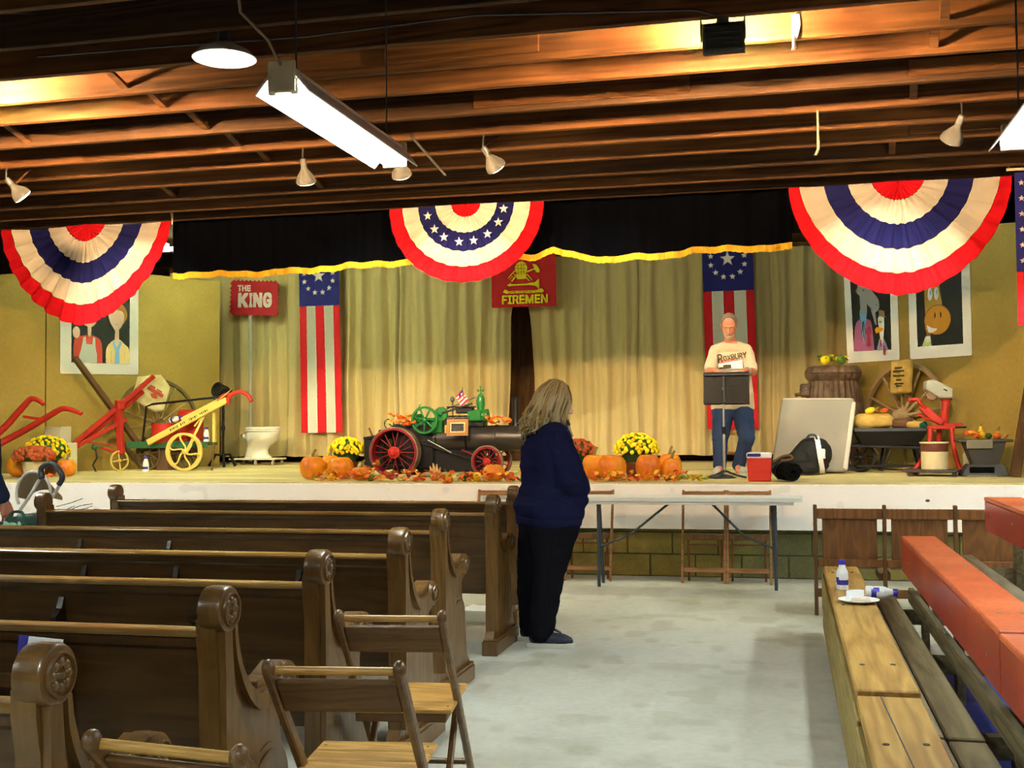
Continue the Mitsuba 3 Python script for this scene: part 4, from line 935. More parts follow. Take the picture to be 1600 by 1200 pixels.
p.put('horse_head', [(-0.79, 2.48), (-0.80, 2.70), (-0.78, 2.90), (-0.62, 2.90), (-0.58, 2.74), (-0.555, 2.56), (-0.60, 2.46)], 'art_olive')
p.put('horse_muzzle_line', ellipse(-0.625, 2.455, 0.182, 0.16), 'art_brown')
p.put('horse_muzzle', ellipse(-0.625, 2.452, 0.175, 0.153), 'art_tan')
p.put('horse_jaw', ellipse(-0.735, 2.39, 0.06, 0.07), 'art_tan')
p.put('horse_smile', [(-0.77, 2.41), (-0.70, 2.375), (-0.63, 2.36), (-0.66, 2.335), (-0.71, 2.325), (-0.745, 2.33), (-0.765, 2.37)], 'art_white')
for x in (-0.655, -0.575): p.put('horse_nostril', ellipse(x, 2.505, 0.008, 0.03), 'art_line')
for x in (-0.715, -0.625): p.put('horse_eye', ellipse(x, 2.735, 0.032, 0.07), 'art_white')
for x in (-0.705, -0.618): p.put('horse_pupil', ellipse(x, 2.75, 0.009, 0.026), 'art_blue')
# ================================================================== LEFT STAGE CLUTTER
def wheel(t, c, r, n, ax, rim_w, rim_t, hub_r, hub_l, sp_r, m, hub_m=None, rim_m=None, double=False, sp_name='spoke', rim_name='rim'):
    """A spoked wheel at c with axle direction ax."""
    x, y, z = frame_of(ax)
    M = np.eye(4); M[:3, 0], M[:3, 1], M[:3, 2], M[:3, 3] = x, y, z, c
    prof = [(r - rim_t, -rim_w / 2), (r - 0.002, -rim_w / 2), (r, -rim_w / 2 + 0.003), (r, rim_w / 2 - 0.003), (r - 0.002, rim_w / 2), (r - rim_t, rim_w / 2), (r - rim_t, -rim_w / 2)]
    t.add(rim_name, lathe(prof, 48), rim_m or m, 40, M=M)
    t.add('hub', lathe([(0, -hub_l / 2), (hub_r * 0.6, -hub_l / 2), (hub_r, -hub_l * 0.25), (hub_r, hub_l * 0.25), (hub_r * 0.6, hub_l / 2), (0, hub_l / 2)], 20), hub_m or m, 40, M=M)
    for k in range(n):
        a = 2 * math.pi * k / n + 0.13
        d = np.array([math.cos(a), math.sin(a), 0])
        t.add(sp_name, cyl(d * hub_r * 0.8, d * (r - rim_t * 0.7), sp_r * 1.15, sp_r * 0.9, 8), m, True, M=M)
WL = wall_frame('L', 0.0)
nL = WL[:3, 2]; dL = WL[:3, 0]
WR = wall_frame('R', 0.0)
nR = WR[:3, 2]; dR = WR[:3, 0]

t = Thing('cartwheel', 'large grey-green wooden wagon wheel leaning at the left wing wall', 'wheel')
wheel(t, (-8.11, 14.01, 1.445), 0.60, 14, nL + [0, 0, 0.12], 0.045, 0.04, 0.06, 0.20, 0.012, 'wheel_wood', 'wheel_dark', 'wheel_dark')

t = Thing('cloth_sack', 'cream cloth sack with red print hanging on the left wagon wheel', 'sack')
p = [np.array(q) for q in [(-8.19, 13.64, 2.04), (-8.03, 13.91, 2.07), (-7.97, 14.02, 1.92), (-8.01, 13.95, 1.63), (-8.07, 13.85, 1.61), (-8.23, 13.57, 1.77)]]
c = sum(p) / 6
fl = []
for s in (0.0, 0.03): fl += [q + nL * s * 1.0 for q in p]
sk = m3.Manifold.batch_hull([m3.Manifold.sphere(0.018, 12).translate((q + nL * 0.0).tolist()) for q in p])
sm = mtm(sk.refine_to_length(0.03)); 
sm.vertices += np.outer(0.02 * (meshkit.noise(sm.vertices * 7) - 0.5), nL)
t.add('cloth', sm, 'canvas_mat', True)
Mp = np.eye(4); u = p[3] - p[0]; u = (dL * 0.9 + np.array([0, 0, -0.45])); u /= np.linalg.norm(u); vv = np.cross(nL, u); Mp[:3, 0], Mp[:3, 1], Mp[:3, 2], Mp[:3, 3] = u, vv, nL, c + nL * 0.034
t.add('red_print', cat([extr(sbox(-0.12, 0.0, 0.13, 0.045), 0.002), extr(sbox(-0.10, 0.05, -0.02, 0.075), 0.002), extr(sbox(0.01, 0.05, 0.09, 0.07), 0.002), extr(ellipse(0.01, -0.035, 0.05, 0.03), 0.002)]), 'red_print', M=Mp, stuff=True)
t.add('twine', tube([p[5] + nL * 0.03, p[5] + nL * 0.05 + [0.04, 0.02, -0.06], p[5] + nL * 0.03 + [0.05, 0.06, -0.16], p[5] + nL * 0.02 + [0.02, 0.05, -0.22]], 0.006, 6), 'burlap_mat', True)

single('wagon_tongue', beam((-8.605, 12.865, 2.27), (-8.13, 13.70, 1.06), 0.085, 0.06, 0.006), 'wagon_brown', 'long dark brown wooden pole leaning across the left poster', 'wooden pole')

# red cultivator
t = Thing('red_cultivator', 'red painted wooden cultivator with raised handles before the left wing wall', 'farm tool')
t.add('handle', beam((-8.55, 12.76, 1.19), (-8.0, 13.70, 2.06), 0.05, 0.055, 0.006), 'farm_red')
t.add('handle', beam((-8.60, 12.86, 1.14), (-8.11, 13.62, 1.86), 0.05, 0.055, 0.006), 'farm_red')
t.add('frame_bar', beam((-8.52, 12.79, 1.165), (-8.19, 13.36, 1.50), 0.035, 0.045, 0.005), 'farm_red')
t.add('head_block', box((-8.235, 13.28, 1.68), (0.10, 0.10, 0.12), 0.01, Rz(60)), 'farm_red')
t.add('upright', beam((-8.245, 13.27, 1.64), (-8.215, 13.29, 1.06), 0.07, 0.075, 0.006), 'farm_red')
t.add('upright', beam((-8.30, 13.27, 1.60), (-8.28, 13.36, 1.10), 0.04, 0.04, 0.006), 'farm_red')
t.add('lower_arm', beam((-8.35, 13.08, 1.14), (-8.22, 13.29, 1.06), 0.04, 0.03, 0.004), 'farm_red')
t.add('rod', tube([(-8.50, 12.86, 1.22), (-8.24, 13.28, 1.17)], 0.008, 6), 'farm_red')
t.add('tine_clamp', ball((-8.41, 13.0, 1.15), (0.04, 0.04, 0.035), 1), 'farm_green')
t.add('tine', tube([(-8.40, 13.0, 1.14), (-8.36, 12.98, 1.02), (-8.42, 12.98, 0.93), (-8.38, 12.99, ST)], 0.01, 6), 'iron_black')
wheel(t, (-8.225, 13.26, ST + 0.13), 0.13, 4, nL * 0.8 + [0.1, 0, 0], 0.03, 0.016, 0.022, 0.06, 0.009, 'farm_yellow')
t.add('fork', beam((-8.215, 13.29, 1.06), (-8.215, 13.27, ST + 0.13), 0.05, 0.02, 0.003), 'wagon_brown')

# red plow at the left edge
t = Thing('red_plow', 'red walking plow handles at the left edge of the stage', 'farm tool')
for pts in ([(-9.25, 11.62, 1.06), (-9.01, 11.95, 1.33), (-8.72, 12.0, 1.63), (-8.62, 12.0, 1.725), (-8.56, 12.0, 1.735), (-8.50, 12.0, 1.715), (-8.43, 12.0, 1.67)], [(-9.15, 11.66, 1.08), (-8.93, 11.94, 1.235), (-8.60, 12.0, 1.41), (-8.30, 12.0, 1.565), (-8.19, 12.0, 1.615), (-8.10, 12.0, 1.61), (-8.02, 12.0, 1.585), (-7.93, 12.0, 1.555)]):
    t.add('handle', tube(smooth_curve(pts, 5), np.linspace(0.045, 0.024, (len(pts) - 1) * 5 + 1), 10), 'farm_red', 50)
t.add('brace', beam((-8.70, 12.0, 1.53), (-8.41, 12.0, 1.49), 0.03, 0.03, 0.004), 'farm_red')
t.add('plow_beam', beam((-9.2, 11.64, 1.10), (-9.1, 11.2, 0.98), 0.06, 0.07, 0.006), 'farm_red')
t.add('share', m3.Manifold.batch_hull([m3.Manifold.sphere(0.012, 8).translate(list(q)) for q in [(-9.2, 11.64, 1.08), (-9.25, 11.70, 0.86), (-9.05, 11.45, 0.86), (-9.35, 11.50, 0.87)]]), 'iron_black')

# plinths
single('plinth_block', bx(-8.66, -8.37, 12.30, 12.58, ST, 1.215, 0.006), 'plinth_mat', 'lower cream box plinth beside the rust mum', 'plinth')
single('plinth_block', bx(-8.66, -8.44, 12.34, 12.56, 1.216, 1.41, 0.006), 'plinth_grey', 'small pale grey box standing on the cream plinth', 'box')

# green wagon bed with pails
def oldwheel(t, c, r): wheel(t, c, r, 10, (-0.25, -1, 0), 0.035, 0.028, 0.045, 0.12, 0.010, 'wheel_dark')
t = Thing('green_wagon', 'low green wagon bed holding red pails before the left wing wall', 'wagon')
t.add('bed', box((-7.68, 13.62, 1.175), (1.06, 0.36, 0.035), 0.005, Rz(4)), 'farm_green')
t.add('side_board', box((-7.66, 13.44, 1.17), (1.08, 0.025, 0.085), 0.004, Rz(4)), 'farm_green')
t.add('handle_rod', tube([(-8.03, 13.47, 1.19), (-7.97, 13.47, 1.66), (-7.9, 13.5, 1.69), (-6.98, 13.52, 1.77), (-6.93, 13.52, 1.73)], 0.014, 8), 'iron_black', 50)
for x in (-8.0, -7.42):
    oldwheel(t, (x, 13.58, ST + 0.215), 0.215)
t.add('axle', tube([(-8.02, 13.62, ST + 0.21), (-7.40, 13.62, ST + 0.21)], 0.03, 8), 'wagon_brown')
for x in (-8.0, -7.42):
    t.add('bolster', bx(x - 0.05, x + 0.05, 13.54, 13.76, ST + 0.21, 1.16, 0.004), 'wagon_brown')
single('tree_stump', lathe([(0, 0), (0.15, 0), (0.14, 0.05), (0.125, 0.15), (0.13, 0.27), (0.12, 0.28), (0, 0.285)], 20, (-7.80, 13.66, ST), 7, 0.05), 'wagon_brown', 'dark wood stump under the green wagon', 'stump', smooth=40)
t = Thing('red_pail', 'round red metal pail on the green wagon', 'pail', None, Tr(-7.765, 13.56, 1.193))
t.add('body', lathe([(0, 0), (0.15, 0), (0.155, 0.006), (0.165, 0.235), (0.172, 0.245), (0.165, 0.25), (0.158, 0.24), (0.148, 0.02), (0, 0.02)], 32), 'farm_red', 40)
t.add('rim_ring', lathe([(0.158, 0.235), (0.172, 0.24), (0.172, 0.25), (0.158, 0.25), (0.158, 0.235)], 32), 'farm_red', 40)
t = Thing('red_can', 'tall red square can behind the round pail', 'can', None, Tr(-7.44, 13.64, 1.193))
t.add('body', rhull((0, 0, 0.205), (0.27, 0.20, 0.41), 0.02).translate([0, 0, 0]), 'farm_red', 35)
t.add('seam', bx(-0.006, 0.006, -0.108, -0.098, 0.01, 0.39, 0.002), 'farm_red')
t.add('lid', bx(-0.12, 0.12, -0.09, 0.09, 0.41, 0.42, 0.004), 'farm_red')
bottle(Tr(-7.63, 13.47, 1.479) @ Rz(-15) @ Ry(80), 'white milk bottle lying on the round red pail', 0.19)
bottle(Tr(-7.13, 13.47, 1.205), 'white milk bottle standing on the green wagon by the yellow planter', 0.185)
bottle(Tr(-7.70, 13.0, ST), 'white milk bottle standing on the stage floor before the stump', 0.19)

# yellow seed planter
t = Thing('seed_planter', 'yellow push seed planter with spoked wheel and red handles', 'farm tool')
t.add('main_bar', beam((-7.85, 13.30, 1.20), (-6.76, 13.30, 1.725), 0.045, 0.075, 0.006), 'farm_yellow')
t.add('rear_bar', beam((-7.43, 13.40, 1.47), (-6.90, 13.40, 1.71), 0.03, 0.085, 0.005), 'farm_yellow')
nrm = np.array([-0.525, 0, 1.09]); nrm /= np.linalg.norm(nrm)
for k in range(22):
    s = 0.30 + k * 0.022
    if k in (5, 9, 10, 16): continue
    q = np.array([-7.85, 13.276, 1.20]) + s * 1.0 * (np.array([1.09, 0, 0.525]))
    t.add('lettering', box(q + nrm * 0.0, (0.014, 0.004, 0.028), 0, Ry(-25.7)), 'print_black') if k % 2 == 0 else t.add('lettering', box(q, (0.009, 0.004, 0.022), 0, Ry(-25.7)), 'print_black')
t.add('handle', tube(smooth_curve([(-6.75, 13.30, 1.67), (-6.74, 13.30, 1.75), (-6.66, 13.30, 1.81), (-6.56, 13.30, 1.82), (-6.47, 13.30, 1.77), (-6.43, 13.30, 1.70)], 5), 0.025, 10), 'farm_red', True, label='curved red handle')
t.add('handle', tube(smooth_curve([(-6.93, 13.40, 1.71), (-6.88, 13.40, 1.77), (-6.80, 13.40, 1.80), (-6.74, 13.40, 1.78)], 5), 0.022, 10), 'farm_red', True)
C = np.array([-7.31, 13.26, ST + 0.238]); R = 0.238
MW = vframe(C, 0)
t.add('wheel_rim', lathe([(R - 0.026, -0.016), (R, -0.016), (R, 0.016), (R - 0.026, 0.016), (R - 0.026, -0.016)], 48), 'farm_yellow', 40, M=MW)
t.add('wheel_hub', lathe([(0, -0.03), (0.03, -0.03), (0.036, 0.0), (0.03, 0.035), (0, 0.04)], 20), 'farm_yellow', True, M=MW)
for k in range(6):
    a0 = k * math.pi / 3
    pts = [(r * math.cos(a0 + 0.9 * math.sin(r / R * 2.2)), r * math.sin(a0 + 0.9 * math.sin(r / R * 2.2)), 0) for r in np.linspace(0.025, R - 0.013, 9)]
    t.add('wheel_spoke', tube(pts, 0.0125, 8), 'farm_yellow', True, M=MW)
C2 = C + [-0.10, 0.13, 0]; MW2 = vframe(C2, 0)
t.add('wheel_rim', lathe([(R - 0.026, -0.016), (R, -0.016), (R, 0.016), (R - 0.026, 0.016), (R - 0.026, -0.016)], 40), 'farm_yellow', 40, M=MW2)
t.add('axle', tube([C, C + [0, 0.13, 0]], 0.016, 8), 'iron_black')
t.add('fork', beam(C + [0, 0.03, 0], (-7.10, 13.34, 1.52), 0.02, 0.03, 0.003), 'farm_yellow')
t.add('stay', beam((-7.22, 13.33, 1.40), (-7.03, 13.33, 1.62), 0.016, 0.02, 0.002), 'farm_yellow')
t.add('leg', beam((-6.985, 13.40, 1.57), (-6.985, 13.40, 1.20), 0.035, 0.045, 0.004), 'farm_yellow')
t.add('foot', beam((-6.985, 13.40, 1.20), (-7.02, 13.40, ST), 0.02, 0.02, 0.003), 'wagon_brown')
t.add('trigger_rod', tube([(-7.0, 13.36, 1.62), (-6.88, 13.36, 1.74), (-6.75, 13.4, 1.86)], 0.006, 6), 'farm_yellow')

# light stand
t = Thing('stage_light_stand', 'black stage light on a tripod stand left of the toilet', 'stage light', None, Tr(-7.40, 14.45, ST))
t.add('pole', cyl((0, 0, 0.14), (0, 0, 0.93), 0.016, n=10), 'iron_black', True)
t.add('pole_collar', cyl((0, 0, 0.50), (0, 0, 0.56), 0.028, n=10), 'iron_black')
for a in (200, 300, 60):
    ca, sa = math.cos(math.radians(a)), math.sin(math.radians(a))
    t.add('leg', tube([(0, 0, 0.17), (0.10 * ca, 0.10 * sa, 0.175), (0.19 * ca, 0.19 * sa, 0.02)], [0.016, 0.018, 0.02], 8), 'iron_black', True)
hd = lathe([(0, -0.12), (0.06, -0.115), (0.085, -0.07), (0.09, 0.06), (0.10, 0.07), (0.10, 0.10), (0.085, 0.10), (0.075, 0.07), (0, 0.06)], 28)
t.add('lamp_head', hd, 'iron_black', 40, M=Tr(-0.02, 0, 1.03) @ Rz(-20) @ Rx(75))
t.add('yoke', tube([(0.10, 0, 1.03), (0.10, 0.0, 0.92), (0.0, 0, 0.90), (-0.14, 0, 0.92), (-0.14, 0, 1.03)], 0.008, 6), 'iron_black')
t.add('knob', ball((0.115, 0, 1.04), 0.02, 1), 'iron_black')

# toilet on a dolly
t = Thing('toilet', 'white porcelain toilet bowl with closed lid standing on a wheeled board', 'toilet', None, Tr(-7.33, 15.45, ST))
def loft(secs, n=36):
    a = np.arange(n) * 2 * np.pi / n
    P = np.array([[(cx + ax * math.copysign(abs(math.cos(x)) ** 0.9, math.cos(x)), cy + ay * math.sin(x), z) for x in a] for z, cx, cy, ax, ay in secs]).transpose(1, 0, 2)
    m = grid(P, True)
    v = np.vstack([m.vertices, P[:, 0].mean(0), P[:, -1].mean(0)]); k = P.shape[1]; f = m.faces.tolist()
    for i in range(n):
        i2 = (i + 1) % n
        f += [[n * k, i2 * k, i * k], [n * k + 1, i * k + k - 1, i2 * k + k - 1]]
    return TM(v, np.array(f), process=False)
t.add('bowl', loft([(0.10, -0.04, 0, 0.205, 0.13), (0.125, -0.04, 0, 0.20, 0.125), (0.15, -0.05, 0, 0.175, 0.105), (0.21, -0.055, 0, 0.165, 0.095), (0.27, -0.03, 0, 0.175, 0.11), (0.32, 0.01, 0, 0.21, 0.15), (0.37, 0.025, 0, 0.238, 0.18), (0.43, 0.03, 0, 0.25, 0.19), (0.465, 0.03, 0, 0.252, 0.19), (0.475, 0.03, 0, 0.245, 0.185)]), 'porcelain', 50)
t.add('seat', loft([(0.478, 0.03, 0, 0.25, 0.19), (0.484, 0.03, 0, 0.262, 0.20), (0.50, 0.03, 0, 0.262, 0.20), (0.506, 0.03, 0, 0.255, 0.193)]), 'porcelain', 40)
t.add('lid', loft([(0.508, 0.03, 0, 0.255, 0.195), (0.513, 0.03, 0, 0.262, 0.20), (0.535, 0.03, 0, 0.262, 0.20), (0.546, 0.03, 0, 0.25, 0.19)]), 'porcelain', 40)
t.add('inlet', lathe([(0, 0), (0.03, 0), (0.04, 0.02), (0.04, 0.06), (0.03, 0.07), (0, 0.07)], 20), 'porcelain', 40, M=Tr(-0.20, 0, 0.42) @ Ry(-90))
t.add('inlet_pipe', tube([(-0.26, 0, 0.42), (-0.30, 0, 0.42)], 0.02, 10), 'chrome', True)
for s in (-1, 1): t.add('bolt_cap', ball((-0.10, s * 0.11, 0.135), 0.014, 1), 'porcelain')
t.add('dolly_board', bx(-0.40, 0.31, -0.20, 0.20, 0.075, 0.10, 0.005), 'plinth_mat', label='plywood dolly board')
for x, y in ((-0.34, -0.15), (0.0, -0.16), (0.26, -0.15), (-0.34, 0.15), (0.26, 0.15)):
    t.add('caster', cat([cyl((x - 0.012, y, 0.03), (x + 0.012, y, 0.03), 0.03, n=14), bx(x - 0.016, x + 0.016, y - 0.012, y + 0.012, 0.05, 0.075, 0.002)]), 'grey_paint')

# ------------------------------------------------------------------ pumpkins, mums, gourds, leaves
def pumpkin(x, y, r, h, label, stem=True, z=ST, tilt=0, group=None, m='pumpkin_mat', seed=0, ribs=11):
    n = 66; a = np.arange(n) * 2 * np.pi / n
    ph = np.linspace(-1, 1, 18)
    P = np.zeros((n, 18, 3))
    for j, q in enumerate(ph):
        th = q * math.pi / 2
        rr = r * (abs(math.cos(th)) ** 0.72)
        zz = h / 2 + (h / 2) * math.copysign(abs(math.sin(th)) ** 0.95, th)
        dip = 0.10 * h * max(0, 1 - abs(math.cos(th)) * 2.2)
        zz -= math.copysign(dip, th)
        g = 1 - 0.05 * np.abs(np.sin(ribs * a / 2 + seed)) ** 0.25 * 0 - 0.055 * (1 - np.abs(np.sin(ribs * a / 2 + seed)) ** 0.6) * abs(math.cos(th)) ** 0.3
        P[:, j, 0], P[:, j, 1], P[:, j, 2] = rr * g * np.cos(a), rr * g * np.sin(a), zz
    t = Thing('pumpkin', label, 'pumpkin', group, Tr(x, y, z) @ Rz(seed * 50) @ Rx(tilt))
    t.add('fruit', grid(P, True), m, True)
    if stem:
        t.add('stem', tube([(0, 0, h * 0.88), (0.006, 0, h * 1.0), (0.018, 0.004, h * 1.0 + 0.035), (0.035, 0.008, h * 1.0 + 0.06)], [0.022, 0.014, 0.012, 0.013], 8), 'stem_mat', True)
    return t

def mum(x, y, z0, r, hh, label, petal, petal2, pot='pot_brown', pot_r=0.12, pot_h=0.14, n=210, seed=0, z=ST, br=0.021):
    """A domed chrysanthemum: dome of radius r, height hh, standing with its lower edge at z0 over the pot."""
    rs = np.random.RandomState(seed)
    t = Thing('potted_mum', label, 'flower pot', None, Tr(x, y, 0))
    t.add('pot', lathe([(0, z), (pot_r * 0.78, z), (pot_r, z + pot_h), (pot_r * 1.06, z + pot_h), (pot_r * 1.06, z + pot_h + 0.02), (pot_r * 0.9, z + pot_h + 0.02), (pot_r * 0.85, z + pot_h - 0.02), (0, z + pot_h - 0.02)], 24), pot, 40)
    f = trimesh.creation.icosphere(3, 1.0); d = 0.9 + 0.16 * meshkit.fbm(f.vertices * 4 + seed, 3)
    f.vertices = f.vertices * d[:, None] * [r * 0.93, r * 0.93, hh * 0.93]; f.vertices[:, 2] = np.where(f.vertices[:, 2] < 0, f.vertices[:, 2] * 0.45, f.vertices[:, 2]); f.apply_translation((0, 0, z0))
    t.add('foliage', f, 'leaf_green', False)
    t.add('stalks', lathe([(pot_r * 0.7, z + pot_h), (r * 0.75, z0 - 0.03)], 14), 'leaf_green', True)
    lv = []
    heads = [[], []]
    for k in range(n):
        q = (k + 0.5) / n; zc = 1 - q * 1.22; ang = k * 2.399963 + rs.uniform(-0.2, 0.2)
        s = math.sqrt(max(0.02, 1 - zc * zc)); dr_ = 1 + rs.uniform(-0.05, 0.05)
        c = np.array([r * s * math.cos(ang) * dr_, r * s * math.sin(ang) * dr_, z0 + (hh * zc if zc > 0 else r * 0.6 * zc) * dr_])
        nn = c - [0, 0, z0 - 0.02]; nn /= np.linalg.norm(nn)
        b = trimesh.creation.icosphere(1, 1.0); b.vertices *= (1 + 0.22 * (rs.rand(len(b.vertices), 1) - 0.5))
        rr = br * rs.uniform(0.75, 1.2); b.apply_scale([rr, rr, rr * 0.6]); xx, yy, zz = frame_of(nn); M = np.eye(4); M[:3, 0], M[:3, 1], M[:3, 2], M[:3, 3] = xx, yy, zz, c
        b.apply_transform(M); heads[int(rs.rand() < 0.3)].append(b)
    t.add('blossoms', cat(heads[0]), petal, True, stuff=True)
    t.add('blossoms_deep', cat(heads[1]), petal2, True, stuff=True)
    return t
def leaf_pile(name, spots, label, seed, mats=('leaf_orange', 'leaf_gold', 'leaf_red'), s=(0.03, 0.055), base=None, cat_='leaves', lift=0.05):
    """Loose autumn leaves, one stuff thing: each mesh holds one colour."""
    rs = np.random.RandomState(seed); L = Polygon([(0, -0.6), (0.25, -0.35), (0.6, -0.3), (0.4, 0.0), (0.65, 0.3), (0.25, 0.3), (0, 0.75), (-0.25, 0.3), (-0.65, 0.3), (-0.4, 0.0), (-0.6, -0.3), (-0.25, -0.35)])
    t = Thing(name, label, cat_, None, None, 'stuff'); G = [[] for _ in mats]
    base_leaf = trimesh.creation.extrude_polygon(L, 0.03, engine='earcut')
    for x, y, z, rx, ry, n in spots:
        for k in range(n):
            m = base_leaf.copy(); sc_ = rs.uniform(*s); m.vertices[:, 2] += 0.35 * m.vertices[:, 0] ** 2 * rs.uniform(-1, 1.5); m.apply_scale(sc_)
            m.apply_transform(Rz(rs.uniform(0, 360)) @ Rx(rs.uniform(-55, 55)) @ Ry(rs.uniform(-40, 40)))
            m.apply_translation((x + rs.uniform(-rx, rx), y + rs.uniform(-ry, ry), z + 0.02 + rs.rand() ** 1.5 * lift)); G[rs.randint(len(mats))].append(m)
    for g, mm in zip(G, mats):
        if g: t.add('leaf_mass', cat(g), mm, stuff=True)
    return t
pumpkin(-8.36, 11.50, 0.155, 0.245, 'orange pumpkin at the far left beside the foil-wrapped rust mum', seed=0.3)
pumpkin(-7.87, 11.62, 0.11, 0.20, 'orange pumpkin half hidden behind the foil pot at the left', seed=0.7)
mum(-8.28, 11.85, 1.10, 0.245, 0.20, 'yellow potted mum at the left end of the stage', 'mum_yellow', 'mum_yellow_dark', n=180, seed=1)
mum(-8.07, 11.32, 1.075, 0.215, 0.115, 'rust potted mum in gold foil at the left end of the stage', 'mum_rust', 'mum_rust_dark', 'foil', 0.125, 0.16, 220, 2, br=0.024)
leaf_pile('fallen_leaves', [(-7.75, 11.25, ST, 0.12, 0.06, 14)], 'few orange leaves lying beside the foil pot at the left', 5, lift=0.02)

# ------------------------------------------------------------------ stroller and its bag
t = Thing('stroller', 'grey stroller with tan canopy at the left edge before the stage', 'stroller', None, Tr(-5.80, 8.25, 0))
hoop = lambda rx, rz, c, tilt: [np.array(c) + np.array([rx * math.cos(a), tilt * math.sin(a), rz * math.sin(a)]) for a in np.linspace(0, math.pi, 14)]
P = np.array([[(-0.08 + 0.15 * math.cos(a), 0.16 * s, 0.86 + (0.17 - 0.10 * s) * math.sin(a) - 0.05 * s) for s in np.linspace(0, 1, 8)] for a in np.linspace(-0.2, math.pi + 0.2, 18)])
t.add('canopy', grid(P), 'stroller_cloth', True)
t.add('canopy_hoop', tube([(-0.08 + 0.155 * math.cos(a), -0.006, 0.86 + 0.175 * math.sin(a)) for a in np.linspace(-0.7, math.pi + 0.5, 24)], 0.012, 8), 'stroller_grey', True)
for s in (-0.21, 0.0):
    t.add('frame_tube', tube([(0.19 + s, -0.02, 0.97), (0.12 + s, -0.02, 0.86), (0.0 + s, 0.0, 0.72), (-0.1 + s, 0.0, 0.18)], 0.014, 8), 'stroller_grey', True)
t.add('handle', tube(smooth_curve([(0.01, -0.02, 0.98), (0.0, -0.02, 1.06), (0.08, -0.02, 1.10), (0.15, -0.02, 1.06), (0.19, -0.02, 0.99), (0.16, -0.02, 0.93)], 6), 0.022, 8), 'stroller_dark', True)
t.add('joint', box((0.03, -0.02, 0.76), (0.06, 0.05, 0.12), 0.012, Ry(35)), 'stroller_purple')
t.add('seat', rhull((-0.1, 0.16, 0.52), (0.36, 0.34, 0.34), 0.06), 'stroller_dark', 50)
t.add('basket', rhull((-0.1, 0.12, 0.22), (0.34, 0.40, 0.12), 0.03), 'stroller_dark', 50)
for x in (-0.28, 0.10):
    for y in (-0.08, 0.38):
        t.add('wheel', lathe([(0, -0.015), (0.06, -0.015), (0.085, -0.012), (0.09, 0.0), (0.085, 0.012), (0.06, 0.015), (0, 0.015)], 22), 'stroller_dark', 40, M=Tr(x, y, 0.09) @ Ry(90))
    t.add('axle_leg', tube([(x, -0.08, 0.09), (-0.1 + (x + 0.1) * 0.6, 0.02, 0.26), (x, 0.38, 0.09)], 0.012, 8), 'stroller_grey')
t = Thing('tote_bag', 'dark green bag with pale leaf print hanging at the left pew end', 'bag', None, Tr(-4.735, 6.50, 0.585))
bm = mtm(rhull((0, 0, 0.10), (0.17, 0.16, 0.27), 0.045).refine_to_length(0.02)); bm.vertices += 0.02 * (meshkit.noise(bm.vertices * 18) - 0.5)[:, None]
t.add('body', bm, 'bagfloral', True)
t.add('strap', tube(smooth_curve([(-0.06, -0.03, 0.22), (-0.035, -0.02, 0.262), (0.03, -0.02, 0.262), (0.06, -0.03, 0.22)], 4), 0.009, 6), 'bagfloral', True)
for k in range(16):
    a = -0.06 + 0.04 * (k % 4) + rnd.uniform(-0.01, 0.01); b = 0.02 + 0.055 * (k // 4) + rnd.uniform(-0.01, 0.01)
    t.add('leaf_print', extr(affinity.translate(affinity.rotate(ellipse(0, 0, 0.03, 0.013), rnd.uniform(0, 180)), a, b), 0.003, vframe((0, -0.086, 0))), 'bagleaf')
# ================================================================== MODEL STEAM ENGINE AND HARVEST DISPLAY
t = Thing('traction_engine', 'black model steam traction engine with red wheels and green flywheel', 'steam engine')
EY = 11.62
def ycyl(x, y0, y1, z, r, n=24): return cyl((x, y0, z), (x, y1, z), r, n=n)
# boiler and smokebox
Mb = Tr(-3.80, EY, 1.245) @ Ry(90)
t.add('boiler', lathe([(0, 0), (0.125, 0), (0.13, 0.01), (0.13, 0.90), (0.138, 0.90), (0.138, 0.92), (0.132, 0.925), (0.132, 1.22), (0.12, 1.24), (0, 1.245)], 40), 'boiler_steel', 40, M=Mb)
for x in (0.28, 0.60): t.add('boiler_band', lathe([(0.129, x), (0.134, x), (0.134, x + 0.02), (0.129, x + 0.02)], 40), 'engine_black', 40, M=Mb)
t.add('smokebox_door', lathe([(0, 1.262), (0.05, 1.26), (0.09, 1.25), (0.095, 1.243)], 28), 'engine_black', 40, M=Mb)
t.add('chimney', lathe([(0.045, 1.36), (0.036, 1.40), (0.030, 1.46), (0.033, 1.60), (0.042, 1.66), (0.036, 1.66), (0.028, 1.60)], 24), 'engine_black', 40, M=Tr(-2.69, EY, 0))
t.add('firebox', bx(-3.98, -3.52, EY - 0.13, EY + 0.13, 0.93, 1.40, 0.02), 'engine_black')
t.add('ash_pan', bx(-3.72, -3.02, EY - 0.10, EY + 0.10, 0.90, 1.14, 0.02), 'engine_black')
t.add('frame_rail', beam((-3.70, EY - 0.14, 1.22), (-2.98, EY - 0.14, 0.99), 0.02, 0.035, 0.004), 'engine_black')
t.add('steering_rod', tube([(-3.58, EY - 0.16, 1.23), (-3.33, EY - 0.16, 1.10)], 0.007, 6), 'worn_silver')
t.add('coal_bunker', bx(-4.275, -4.05, EY - 0.17, EY + 0.17, 0.92, 1.25, 0.012), 'engine_black')
t.add('bunker_top', beam((-4.275, EY - 0.165, 1.25), (-4.05, EY - 0.165, 1.285), 0.02, 0.03, 0.004), 'engine_black')
for r_, zc in ((0.018, 1.19), (0.024, 1.13)):
    t.add('bunker_emblem', lathe([(0, 0), (r_, 0), (r_ * 0.8, 0.004), (0, 0.005)], 18), 'worn_silver', M=vframe((-4.17, EY - 0.171, zc)))
